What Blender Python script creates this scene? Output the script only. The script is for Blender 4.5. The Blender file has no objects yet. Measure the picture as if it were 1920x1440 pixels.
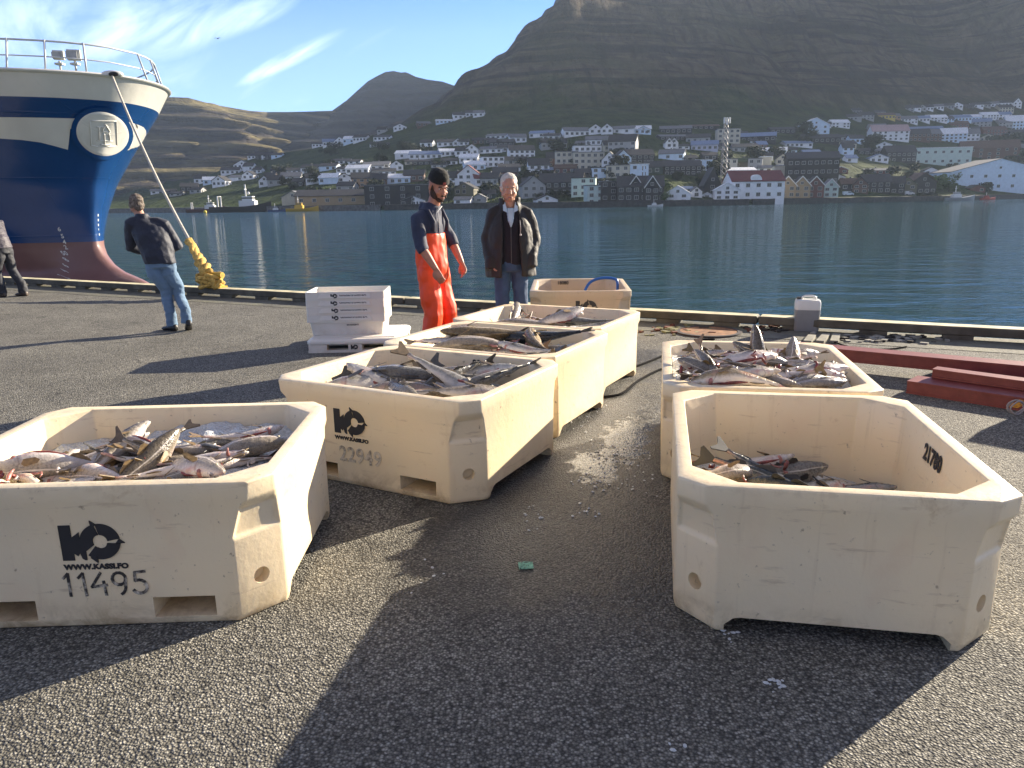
import time as _tm; _t0=_tm.time()
import bpy, bmesh, math, random
from math import sin, cos, pi, sqrt, exp, tanh, radians as R
from mathutils import Vector as V, Matrix, noise
random.seed(7)
sc = bpy.context.scene
COL = sc.collection
# ------------------------------------------------------------------ camera model (photo pixels 1920x1440)
FPX, PITCH, ROLL, CH = 1399.0, R(13.7887), R(-0.9017), 1.5988
def ray(px, py):
    x0, y0 = px-960, py-720
    cr, sr = cos(ROLL), sin(ROLL)
    x = x0*cr+y0*sr; y = -x0*sr+y0*cr
    u = -y/FPX; cp, sp = cos(PITCH), sin(PITCH)
    return V((x/FPX, cp+u*sp, -sp+u*cp))
def gp(px, py, z=0.0):
    d = ray(px, py); t = (z-CH)/d.z
    return V((0, 0, CH))+d*t
def at(px, py, Y):
    d = ray(px, py); return V((0, 0, CH))+d*(Y/d.y)
def proj(p):
    z = p[2]-CH; cp, sp = cos(PITCH), sin(PITCH)
    d = p[1]*cp-z*sp; v = p[1]*sp+z*cp
    X = p[0]/d*FPX; Y = -v/d*FPX; cr, sr = cos(ROLL), sin(ROLL)
    return 960+X*cr-Y*sr, 720+X*sr+Y*cr
cam = bpy.data.cameras.new('camera'); camo = bpy.data.objects.new('camera', cam); COL.objects.link(camo)
cam.sensor_width = 36; cam.lens = 36*FPX/1920; cam.clip_start = .05; cam.clip_end = 20000
rt = V((cos(ROLL), 0, 0))
fw = V((0, cos(PITCH), -sin(PITCH))); up = V((0, sin(PITCH), cos(PITCH))); rg = V((1, 0, 0))
# image x axis runs along rg*cos(roll) - up*sin(roll) in the scene
rx = rg*cos(ROLL)+up*sin(ROLL); ux = up*cos(ROLL)-rg*sin(ROLL)
M = Matrix((rx, ux, -fw)).transposed().to_4x4(); M.translation = V((0, 0, CH))
camo.matrix_world = M
sc.camera = camo
# ------------------------------------------------------------------ helpers
class MB:
    def __init__(s): s.v = []; s.f = []; s.m = []; s.uv = None
    def add(s, vs, fs, m=0, M=None):
        o = len(s.v)
        s.v += [(M @ V(v)) if M else V(v) for v in vs]
        s.f += [tuple(i+o for i in f) for f in fs]
        s.m += ([m]*len(fs)) if isinstance(m, int) else list(m)
    def box(s, c, d, m=0, M=None, rz=0):
        x, y, z = d[0]/2, d[1]/2, d[2]/2
        vs = [V((sx*x, sy*y, sz*z)) for sz in (-1, 1) for sx, sy in ((-1, -1), (1, -1), (1, 1), (-1, 1))]
        if rz: vs = [Matrix.Rotation(rz, 3, 'Z') @ v for v in vs]
        vs = [v+V(c) for v in vs]
        s.add(vs, [(3, 2, 1, 0), (4, 5, 6, 7), (0, 1, 5, 4), (1, 2, 6, 5), (2, 3, 7, 6), (3, 0, 4, 7)], m, M)
    def loft(s, rings, m=0, cap=True, M=None, close=True):
        n = len(rings[0]); vs = [p for r in rings for p in r]; fs = []
        for k in range(len(rings)-1):
            for i in range(n if close else n-1):
                j = (i+1) % n
                fs.append((k*n+i, k*n+j, (k+1)*n+j, (k+1)*n+i))
        if cap:
            fs.append(tuple(range(n-1, -1, -1))); fs.append(tuple((len(rings)-1)*n+i for i in range(n)))
        s.add(vs, fs, m, M)
    def tube(s, pts, rad, seg=8, m=0, cap=True, flat=None):
        pts = [V(p) for p in pts]; n = len(pts)
        rad = rad if isinstance(rad, (list, tuple)) else [rad]*n
        rings = []; pr = None
        for i, p in enumerate(pts):
            t = (pts[min(i+1, n-1)]-pts[max(i-1, 0)]).normalized()
            if pr is None:
                a = V((0, 0, 1)) if abs(t.z) < .9 else V((1, 0, 0))
                pr = t.cross(a).normalized()
            pr = (pr-t*pr.dot(t)).normalized(); q = t.cross(pr)
            r = rad[i]; ra, rb = (r if isinstance(r, (list, tuple)) else (r, r))
            rings.append([p+pr*cos(2*pi*k/seg)*ra+q*sin(2*pi*k/seg)*rb for k in range(seg)])
        s.loft(rings, m, cap)
    def ell(s, c, r, seg=12, rings=8, m=0, M=None):
        vs = [V((0, 0, -1))]; fs = []
        for i in range(1, rings):
            a = -pi/2+pi*i/rings
            vs += [V((cos(a)*cos(2*pi*k/seg), cos(a)*sin(2*pi*k/seg), sin(a))) for k in range(seg)]
        vs.append(V((0, 0, 1))); T = len(vs)-1
        for k in range(seg):
            fs.append((0, 1+(k+1) % seg, 1+k)); fs.append((T, 1+(rings-2)*seg+k, 1+(rings-2)*seg+(k+1) % seg))
            for i in range(rings-2):
                a = 1+i*seg
                fs.append((a+k, a+(k+1) % seg, a+seg+(k+1) % seg, a+seg+k))
        vs = [V((v.x*r[0], v.y*r[1], v.z*r[2])) for v in vs]
        if M: vs = [M @ v for v in vs]
        s.add([v+V(c) for v in vs], fs, m)
    def prism(s, pts, z0, z1, m=0, M=None):
        n = len(pts)
        s.loft([[V((p[0], p[1], z0)) for p in pts], [V((p[0], p[1], z1)) for p in pts]], m, True, M)
    def mesh(s, name):
        me = bpy.data.meshes.new(name); me.from_pydata([tuple(v) for v in s.v], [], s.f)
        me.polygons.foreach_set('material_index', s.m); me.update()
        return me
    def build(s, name, mats, parent=None, smooth=None, loc=None):
        me = s.mesh(name)
        for m in (mats if isinstance(mats, (list, tuple)) else [mats]): me.materials.append(m)
        if smooth is not None: shade(me, smooth)
        return link(name, me, parent, loc)
def shade(me, ang):
    me.polygons.foreach_set('use_smooth', [True]*len(me.polygons))
    if ang < 170: me.set_sharp_from_angle(angle=R(ang))
def link(name, me, parent=None, loc=None):
    o = bpy.data.objects.new(name, me); COL.objects.link(o)
    if parent: o.parent = parent
    if loc is not None: o.location = loc
    return o
def tag(o, label=None, cat=None, group=None, kind=None):
    if label: o['label'] = label
    if cat: o['category'] = cat
    if group: o['group'] = group
    if kind: o['kind'] = kind
    return o
def empty(name, loc=(0, 0, 0), rz=0):
    o = bpy.data.objects.new(name, None); COL.objects.link(o); o.location = loc; o.rotation_euler = (0, 0, rz)
    o.empty_display_size = .1
    return o
def copy_tree(o, parent=None):
    c = o.copy(); COL.objects.link(c)
    if parent: c.parent = parent
    for ch in list(o.children): copy_tree(ch, c)
    return c
def baked(o, name=None):
    """mesh of an object with its modifiers applied"""
    dg = bpy.context.evaluated_depsgraph_get(); dg.update()
    me = bpy.data.meshes.new_from_object(o.evaluated_get(dg), depsgraph=dg)
    return me
def drop(o):
    bpy.data.objects.remove(o, do_unlink=True)
def text_mesh(s, size, bold=0.0, thick=0.002, spacing=1.0, xs=1.0):
    cu = bpy.data.curves.new('t', 'FONT'); cu.body = s; cu.size = size; cu.offset = bold*size; cu.extrude = thick/2
    cu.align_x = 'CENTER'; cu.align_y = 'CENTER'; cu.space_character = spacing; cu.resolution_u = 4
    o = bpy.data.objects.new('t', cu); COL.objects.link(o)
    me = baked(o); drop(o)
    if xs != 1:
        for v in me.vertices: v.co.x *= xs
    return me
def mesh_to_mb(mb, me, M, m=0):
    mb.add([v.co.copy() for v in me.vertices], [tuple(p.vertices) for p in me.polygons], m, M)
# ------------------------------------------------------------------ node helper
class NT:
    def __init__(s, name):
        s.mat = bpy.data.materials.new(name); s.mat.use_nodes = True
        s.t = s.mat.node_tree; s.b = s.t.nodes['Principled BSDF']
        s.tc = s.n('ShaderNodeTexCoord')
    def n(s, typ, **kw):
        x = s.t.nodes.new(typ)
        for k, v in kw.items(): setattr(x, k, v)
        return x
    def l(s, a, b): s.t.links.new(a, b)
    def set(s, node, **kw):
        for k, v in kw.items():
            i = node.inputs[k.replace('_', ' ')]
            if hasattr(v, 'links') or isinstance(v, bpy.types.NodeSocket): s.l(v, i)
            else: i.default_value = v
        return node
    def mapping(s, scale=(1, 1, 1), rot=(0, 0, 0), loc=(0, 0, 0), src='Object'):
        m = s.n('ShaderNodeMapping'); s.l(s.tc.outputs[src] if isinstance(src, str) else src, m.inputs[0])
        m.inputs['Scale'].default_value = scale; m.inputs['Rotation'].default_value = rot; m.inputs['Location'].default_value = loc
        return m.outputs[0]
    def noise(s, scale, detail=4, rough=.55, vec=None, dist=0):
        x = s.n('ShaderNodeTexNoise'); x.inputs['Scale'].default_value = scale; x.inputs['Detail'].default_value = detail
        x.inputs['Roughness'].default_value = rough; x.inputs['Distortion'].default_value = dist
        s.l(vec if vec is not None else s.tc.outputs['Object'], x.inputs['Vector'])
        return x
    def ramp(s, fac, stops, interp='LINEAR'):
        r = s.n('ShaderNodeValToRGB'); r.color_ramp.interpolation = interp
        e = r.color_ramp.elements
        while len(e) < len(stops): e.new(.5)
        for i, (p, c) in enumerate(stops):
            e[i].position = p; e[i].color = (c if isinstance(c, tuple) else (c, c, c))+(1,) if not (isinstance(c, tuple) and len(c) == 4) else c
        s.l(fac, r.inputs[0]); return r.outputs[0]
    def mix(s, fac, a, b, typ='MIX'):
        x = s.n('ShaderNodeMix', data_type='RGBA', blend_type=typ)
        for i, v in ((0, fac), (6, a), (7, b)):
            if isinstance(v, bpy.types.NodeSocket): s.l(v, x.inputs[i])
            elif i == 0: x.inputs[0].default_value = v
            else: x.inputs[i].default_value = tuple(v)+(1,)
        return x.outputs[2]
    def math(s, op, a, b=0.0, c=0.0, clamp=False):
        x = s.n('ShaderNodeMath', operation=op, use_clamp=clamp)
        for i, v in enumerate((a, b, c)):
            if isinstance(v, bpy.types.NodeSocket): s.l(v, x.inputs[i])
            else: x.inputs[i].default_value = v
        return x.outputs[0]
    def bump(s, h, strength=.5, dist=.01, normal=None):
        x = s.n('ShaderNodeBump'); x.inputs['Strength'].default_value = strength; x.inputs['Distance'].default_value = dist
        s.l(h, x.inputs['Height'])
        if normal: s.l(normal, x.inputs['Normal'])
        return x.outputs[0]
    def out(s, color=None, rough=None, normal=None, **kw):
        for key, v in (('Base Color', color), ('Roughness', rough), ('Normal', normal)):
            if v is None: continue
            if isinstance(v, bpy.types.NodeSocket): s.l(v, s.b.inputs[key])
            elif key == 'Base Color': s.b.inputs[key].default_value = tuple(v)+(1,)
            else: s.b.inputs[key].default_value = v
        for k, v in kw.items():
            i = s.b.inputs[k.replace('_', ' ')]
            if isinstance(v, bpy.types.NodeSocket): s.l(v, i)
            else: i.default_value = v
        return s.mat
def simple(name, col, rough=.6, var=.15, scale=6, bump=0, bscale=30, **kw):
    t = NT(name)
    nz = t.noise(scale, 5)
    c = t.mix(t.ramp(nz.outputs[0], [(.3, 0.0), (.7, 1.0)]), [x*(1-var) for x in col], [min(1, x*(1+var)) for x in col])
    nm = t.bump(t.noise(bscale, 4).outputs[0], .5, bump) if bump else None
    return t.out(c, rough, nm, **kw)
MATS = {}
def SM(name, col, rough=.6, **kw):
    if name not in MATS: MATS[name] = simple(name, col, rough, **kw)
    return MATS[name]
# ------------------------------------------------------------------ light
SUN_EL, SUN_AZ = R(18.9), R(36.3)          # azimuth measured from +X towards +Y
sd = V((cos(SUN_EL)*cos(SUN_AZ), cos(SUN_EL)*sin(SUN_AZ), sin(SUN_EL)))
sl = bpy.data.lights.new('sun', 'SUN'); sl.energy = 5.0; sl.angle = R(.5); sl.color = (1, .87, .68)
so = bpy.data.objects.new('sun', sl); COL.objects.link(so)
so.rotation_euler = sd.to_track_quat('Z', 'Y').to_euler()
w = bpy.data.worlds.new('World'); sc.world = w; w.use_nodes = True
nt = w.node_tree; bg = nt.nodes['Background']
sky = nt.nodes.new('ShaderNodeTexSky'); sky.sky_type = 'NISHITA'; sky.sun_disc = False
sky.sun_elevation = SUN_EL; sky.sun_rotation = pi/2-SUN_AZ; sky.air_density = 1.0; sky.dust_density = .1; sky.ozone_density = 4.5; sky.altitude = 1500
def wn(t, **kw):
    x = nt.nodes.new(t)
    for k, v in kw.items(): setattr(x, k, v)
    return x
L = nt.links.new
tc = wn('ShaderNodeTexCoord'); sx = wn('ShaderNodeSeparateXYZ'); L(tc.outputs['Generated'], sx.inputs[0])
def wm(op, a, b=0.0, clamp=False):
    x = wn('ShaderNodeMath', operation=op, use_clamp=clamp)
    for i, v in enumerate((a, b)):
        if isinstance(v, bpy.types.NodeSocket): L(v, x.inputs[i])
        else: x.inputs[i].default_value = v
    return x.outputs[0]
zz = wm('ADD', wm('MAXIMUM', sx.outputs[2], 0.0), .18)
cx = wm('DIVIDE', sx.outputs[0], zz); cy = wm('DIVIDE', sx.outputs[1], zz)
cb = wn('ShaderNodeCombineXYZ'); L(cx, cb.inputs[0]); L(cy, cb.inputs[1])
def cloud(rot, scl, loc, sc_, det, lo, hi, dist=.6):
    m0 = wn('ShaderNodeMapping'); L(cb.outputs[0], m0.inputs[0]); m0.inputs['Rotation'].default_value = (0, 0, rot)
    m = wn('ShaderNodeMapping'); L(m0.outputs[0], m.inputs[0]); m.inputs['Scale'].default_value = scl
    m.inputs['Location'].default_value = loc
    n = wn('ShaderNodeTexNoise'); L(m.outputs[0], n.inputs['Vector']); n.inputs['Scale'].default_value = sc_
    n.inputs['Detail'].default_value = det; n.inputs['Distortion'].default_value = dist; n.inputs['Roughness'].default_value = .6
    r = wn('ShaderNodeMapRange'); L(n.outputs[0], r.inputs[0]); r.inputs[1].default_value = lo; r.inputs[2].default_value = hi
    r.interpolation_type = 'SMOOTHSTEP'
    return r.outputs[0]
# cirrus: a few drawn-out streaks and soft veils, each a fuzzy band broken up by fibrous noise
def fib(rot, sc_, lo, hi, st=.14):
    m0 = wn('ShaderNodeMapping', vector_type='POINT'); L(cb.outputs[0], m0.inputs[0]); m0.inputs['Rotation'].default_value = (0, 0, -rot)
    m = wn('ShaderNodeMapping'); L(m0.outputs[0], m.inputs[0]); m.inputs['Scale'].default_value = (st, 1, 1)
    n = wn('ShaderNodeTexNoise'); L(m.outputs[0], n.inputs['Vector']); n.inputs['Scale'].default_value = sc_
    n.inputs['Detail'].default_value = 8; n.inputs['Distortion'].default_value = .8; n.inputs['Roughness'].default_value = .62
    r = wn('ShaderNodeMapRange'); L(n.outputs[0], r.inputs[0]); r.inputs[1].default_value = lo; r.inputs[2].default_value = hi
    return r.outputs[0]
f1 = fib(R(-44), 9, .28, .74); f2 = fib(R(-46), 4.2, .30, .68, .35)
def band(cx_, cy_, ln, wd, rot, gain, f_):
    m = wn('ShaderNodeMapping', vector_type='TEXTURE'); L(cb.outputs[0], m.inputs[0])
    m.inputs['Location'].default_value = (cx_, cy_, 0); m.inputs['Rotation'].default_value = (0, 0, R(rot)); m.inputs['Scale'].default_value = (ln, wd, 1)
    v = wn('ShaderNodeVectorMath', operation='LENGTH'); L(m.outputs[0], v.inputs[0])
    r = wn('ShaderNodeMapRange'); L(v.outputs['Value'], r.inputs[0]); r.inputs[1].default_value = 1.0; r.inputs[2].default_value = 0.15
    r.interpolation_type = 'SMOOTHSTEP'
    return wm('MULTIPLY', wm('MULTIPLY', r.outputs[0], f_), gain)
cl = None
for q in ((-.77, 2.76, .46, .075, -42, 1.35, f1), (-.81, 2.42, .34, .10, -36, 1.2, f1), (-.49, 2.69, .34, .06, -48, .35, f1), (-1.36, 2.36, .42, .20, -52, 1.2, f2), (-1.17, 2.42, .40, .17, -44, 1.1, f2), (-1.0, 2.46, .42, .17, -48, 1.15, f2), (-.95, 3.0, .5, .10, -46, .35, f1), (-1.3, 2.9, .8, .35, -46, .45, f2), (-.85, 3.3, .7, .25, -35, .35, f2), (-2.6, 2.2, 1.3, .6, -46, .6, f2), (1.5, 2.2, 1.6, .5, -40, .4, f2)):
    o_ = band(*q); cl = o_ if cl is None else wm('MAXIMUM', cl, o_)
hz = wn('ShaderNodeMapRange'); L(sx.outputs[2], hz.inputs[0]); hz.inputs[1].default_value = .07; hz.inputs[2].default_value = .24
hz.inputs[3].default_value = .30; hz.inputs[4].default_value = .0
cl = wm('MAXIMUM', cl, hz.outputs[0], True)
mx = wn('ShaderNodeMix', data_type='RGBA'); L(cl, mx.inputs[0]); L(sky.outputs[0], mx.inputs[6])
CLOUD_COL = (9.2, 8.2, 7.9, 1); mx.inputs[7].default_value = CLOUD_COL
fill_veil = wn('ShaderNodeMapRange'); L(sx.outputs[2], fill_veil.inputs[0]); fill_veil.inputs[1].default_value = .27; fill_veil.inputs[2].default_value = .55  # unseen overhead cloud, added to make the sky fill less blue
fill_veil.inputs[3].default_value = 0; fill_veil.inputs[4].default_value = .8; fill_veil.interpolation_type = 'SMOOTHSTEP'
tint = wn('ShaderNodeMix', data_type='RGBA', blend_type='MULTIPLY'); tint.inputs[0].default_value = 1
L(mx.outputs[2], tint.inputs[6]); tint.inputs[7].default_value = (.60, .83, 1.22, 1)
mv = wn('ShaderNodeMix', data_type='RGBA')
vb_ = wn('ShaderNodeMapRange'); L(sx.outputs[1], vb_.inputs[0]); vb_.inputs[1].default_value = .05; vb_.inputs[2].default_value = -.45; vb_.inputs[3].default_value = 0; vb_.inputs[4].default_value = .8; vb_.interpolation_type = 'SMOOTHSTEP'  # unseen cloud behind the camera, added to warm the shade
L(wm('MULTIPLY', wm('MAXIMUM', fill_veil.outputs[0], vb_.outputs[0]), wm('ADD', wm('MULTIPLY', f2, .5), .5)), mv.inputs[0]); L(tint.outputs[2], mv.inputs[6]); mv.inputs[7].default_value = (1.95, 1.66, 1.32, 1)
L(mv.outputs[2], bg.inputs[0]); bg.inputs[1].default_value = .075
sc.view_settings.view_transform = 'Standard'; sc.view_settings.look = 'None'; sc.view_settings.exposure = 1.7; sc.view_settings.gamma = 1
sc.view_settings.use_curve_mapping = False
sc.cycles.use_denoising = True
try: sc.cycles.denoiser = 'OPENIMAGEDENOISE'
except Exception: pass
sc.cycles.max_bounces = 8; sc.cycles.volume_bounces = 0
sc.cycles.sample_clamp_indirect = 6
# ================================================================== quay, water
KD = V((.8935, -.449, 0)); KN = V((.449, .8935, 0)); K0 = V((2.0, 9.74, 0))      # kerb line (inner face)
WZ = -1.8
def asphalt():
    t = NT('asphalt')
    v = t.n('ShaderNodeTexVoronoi', feature='F1'); v.inputs['Scale'].default_value = 104; t.l(t.tc.outputs['Object'], v.inputs['Vector'])
    v2 = t.n('ShaderNodeTexVoronoi', feature='F1'); v2.inputs['Scale'].default_value = 150; t.l(t.tc.outputs['Object'], v2.inputs['Vector'])
    sep = t.n('ShaderNodeSeparateColor'); t.l(v.outputs['Color'], sep.inputs[0])
    stone = t.ramp(sep.outputs[0], [(0, (.105, .10, .086)), (.35, (.21, .20, .168)), (.7, (.305, .29, .242)), (1, (.52, .50, .43))])
    gap = t.ramp(v.outputs['Distance'], [(.22, 1.0), (.75, .26)])
    col = t.mix(1.0, stone, gap, 'MULTIPLY')
    big = t.ramp(t.noise(1.1, 5, .6).outputs[0], [(.3, .68), (.72, 1.1)])
    col = t.mix(1.0, col, big, 'MULTIPLY')
    # dark oil and brine stains
    st = t.ramp(t.noise(2.6, 6, .65, dist=.8).outputs[0], [(.6, 1.0), (.68, .5)])
    col = t.mix(1.0, col, st, 'MULTIPLY')
    ck = t.n('ShaderNodeTexVoronoi', feature='DISTANCE_TO_EDGE'); ck.inputs['Scale'].default_value = .42
    wv = t.n('ShaderNodeVectorMath', operation='ADD'); t.l(t.tc.outputs['Object'], wv.inputs[0])
    nv = t.noise(2.2, 4, .6); cs = t.n('ShaderNodeVectorMath', operation='SCALE'); t.l(nv.outputs['Color'], cs.inputs[0]); cs.inputs['Scale'].default_value = .5; t.l(cs.outputs[0], wv.inputs[1]); t.l(wv.outputs[0], ck.inputs['Vector'])
    crk = t.math('MULTIPLY', t.ramp(ck.outputs['Distance'], [(.0, 1.0), (.006, 0.0)]), t.ramp(t.noise(.5, 2).outputs[0], [(.48, 0.0), (.56, 1.0)]))
    col = t.mix(t.math('MULTIPLY', crk, .75), col, (.025, .024, .022))
    # wet run between the rows of tubs
    sp = t.n('ShaderNodeSeparateXYZ'); t.l(t.tc.outputs['Object'], sp.inputs[0])
    nz = t.noise(3.4, 5, .6)
    def blob(cx, cy, rx, ry, rot=0):
        m = t.n('ShaderNodeMapping', vector_type='TEXTURE'); t.l(t.tc.outputs['Object'], m.inputs[0])
        m.inputs['Location'].default_value = (cx, cy, 0); m.inputs['Rotation'].default_value = (0, 0, rot); m.inputs['Scale'].default_value = (rx, ry, 1)
        ln = t.n('ShaderNodeVectorMath', operation='LENGTH'); t.l(m.outputs[0], ln.inputs[0])
        return t.math('SUBTRACT', 1.0, ln.outputs['Value'])
    wet = t.math('MAXIMUM', blob(.60, 4.9, .70, 2.3, R(-14)), blob(.25, 3.5, 1.0, 1.2))
    wet = t.math('MAXIMUM', wet, blob(1.05, 7.6, 1.0, .8))
    wet = t.math('ADD', wet, t.math('MULTIPLY', t.math('SUBTRACT', nz.outputs[0], .5), 1.3))
    wetm = t.ramp(wet, [(.0, 0.0), (.45, 1.0)])
    core = t.math('MAXIMUM', blob(.78, 4.9, .26, .85, R(-16)), blob(.50, 4.35, .22, .4))
    core = t.math('ADD', core, t.math('MULTIPLY', t.math('SUBTRACT', t.noise(8, 6, .68).outputs[0], .5), 2.3))
    corem = t.ramp(core, [(.22, 0.0), (.5, 1.0)])
    dk = t.ramp(wetm, [(0, 1.0), (1, .45)])
    col = t.mix(1.0, col, dk, 'MULTIPLY')
    rough = t.math('SUBTRACT', .86, t.math('MULTIPLY', wetm, .42))
    rough = t.math('SUBTRACT', rough, t.math('MULTIPLY', corem, .34), clamp=True)
    h = t.math('SUBTRACT', 1.0, v.outputs['Distance'])
    h = t.math('ADD', h, t.math('MULTIPLY', v2.outputs['Distance'], -.3))
    hs = t.n('ShaderNodeBump'); hs.inputs['Distance'].default_value = .009
    t.l(h, hs.inputs['Height'])
    t.l(t.math('SUBTRACT', .85, t.math('MULTIPLY', corem, .66), clamp=True), hs.inputs['Strength'])
    nm = t.bump(t.noise(4, 3).outputs[0], .35, .03, hs.outputs[0])
    return t.out(col, rough, nm, Specular_IOR_Level=t.math('SUBTRACT', .5, t.math('MULTIPLY', corem, .3)))
M_ASPH = asphalt()
M_CONC = SM('concrete', (.16, .155, .13), .85, var=.35, scale=5, bump=.006)
g = MB()
edge = KN*.30
P = [K0-KD*60+edge, K0+KD*40+edge, V((60, -40, 0)), V((-70, -40, 0))]
g.add([(p.x, p.y, 0) for p in P]+[(p.x, p.y, -4) for p in P], [(3, 2, 1, 0), (0, 1, 5, 4), (4, 5, 6, 7), (1, 2, 6, 5), (2, 3, 7, 6), (3, 0, 4, 7)])
quay = g.build('quay_ground', [M_ASPH]); tag(quay, kind='structure')
# concrete strip along the quay edge
g = MB()
rn = random.Random(3)
s = -60.0
pts0 = []; pts1 = []
inn = [-0.62+.05*noise.noise(V((i*.37, 0, 0))) for i in range(201)]
for i in range(201):
    a = K0+KD*(-60+i*.5)
    pts0.append(a+KN*inn[i]); pts1.append(a+KN*.298)
g.add([(p.x, p.y, .004) for p in pts0+pts1], [(i, i+1, 202+i, 201+i) for i in range(200)])
def strip_mat():
    t = NT('edge_concrete')
    n1 = t.noise(2.0, 6, .65); n2 = t.noise(26, 4)
    c = t.ramp(n1.outputs[0], [(.3, (.075, .072, .06)), (.5, (.15, .145, .115)), (.7, (.20, .20, .13))])
    c = t.mix(.5, c, t.ramp(n2.outputs[0], [(.3, .35), (.7, 1.2)]), 'MULTIPLY')
    return t.out(c, .85, t.bump(n2.outputs[0], .8, .012))
edge_strip = g.build('quay_edge_strip', [strip_mat()]); tag(edge_strip, kind='structure')
# timber kerb on blocks: every beam length is a thing with its blocks as parts
M_TIMB = SM('old_timber', (.105, .095, .07), .8, var=.45, scale=4, bump=.006, bscale=40)
M_TIMBTOP = SM('timber_sunlit_top', (.62, .56, .36), .75, var=.35, scale=5, bump=.004)  # pale tone paints sunlight along the kerb's top
M_DARK = SM('black_rubber', (.02, .02, .02), .7)
ang = math.atan2(KD.y, KD.x)
def kerb_beam(i, a0, a1, label):
    mid = K0+KD*((a0+a1)/2)
    e = empty('kerb_beam', (mid.x, mid.y, 0), ang); tag(e, label, 'kerb', 'timber kerb beams along the quay edge')
    ln = a1-a0-.02
    b = MB(); b.box((0, .11, .105), (ln, .22, .10)); o = b.build('timber', [M_TIMB], e)
    o.modifiers.new('b', 'BEVEL').width = .012
    b = MB(); b.box((0, .109, .1535), (ln-.03, .196, .009)); b.build('sunlit_top', [M_TIMBTOP], e)  # thin strip carrying the painted sunlight
    n = max(2, int(ln/.75)); 
    for k in range(n):
        b = MB(); b.box((-ln/2+ln*(k+.5)/n, .11, .0275), (.30, .2, .055)); b.build('block', [M_TIMB], e)
    return e
KB = [(-30, -21.5, 'weathered timber kerb beam in front of the blue ship, farthest left of the kerb'), (-21.5, -15.5, 'weathered timber kerb beam in front of the red bow bulb of the ship'),
      (-15.5, -9.2, 'timber kerb beam behind the man in blue jeans, carrying the yellow bollard'), (-9.2, -4.1, 'timber kerb beam behind the stack of white fish boxes'),
      (-4.1, 1.2, 'timber kerb beam behind the two standing men'), (1.2, 6.4, 'timber kerb beam with pale sunlit top behind the plastic canister'),
      (6.4, 12.5, 'timber kerb beam with pale sunlit top at the right end of the quay edge')]
for i, (a, b_, l) in enumerate(KB): kerb_beam(i, a, b_, l)
# ---- water
def water():
    t = NT('water')
    m1 = t.mapping((.55, 1.1, 1), (0, 0, R(18)))
    n1 = t.noise(.55, 3, .5, m1, .4); n2 = t.noise(2.3, 4, .6, m1, .3); n3 = t.noise(.012, 3, .6)
    # wind: rougher to the left, calmer to the right
    sp = t.n('ShaderNodeSeparateXYZ'); t.l(t.tc.outputs['Object'], sp.inputs[0])
    q = t.math('DIVIDE', sp.outputs[0], t.math('MAXIMUM', t.math('ABSOLUTE', sp.outputs[1]), 4.0))
    q = t.math('ADD', q, t.math('MULTIPLY', t.math('SUBTRACT', n3.outputs[0], .5), .5))
    wind = t.n('ShaderNodeMapRange'); t.l(q, wind.inputs[0]); wind.inputs[1].default_value = .22; wind.inputs[2].default_value = -.16
    wind.inputs[3].default_value = .16; wind.inputs[4].default_value = .9; wind.interpolation_type = 'SMOOTHSTEP'
    h = t.math('ADD', n1.outputs[0], t.math('MULTIPLY', n2.outputs[0], .28))
    bp = t.n('ShaderNodeBump'); bp.inputs['Distance'].default_value = 1.7; t.l(h, bp.inputs['Height']); t.l(wind.outputs[0], bp.inputs['Strength'])
    return t.out((.007, .052, .062), .05, bp.outputs[0], IOR=1.333, Specular_IOR_Level=.55)
g = MB()
g.add([(-6000, -60, WZ), (6000, -60, WZ), (6000, 900, WZ), (-6000, 900, WZ)], [(0, 1, 2, 3)])
wat = g.build('water', [water()]); tag(wat, kind='structure')
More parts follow.
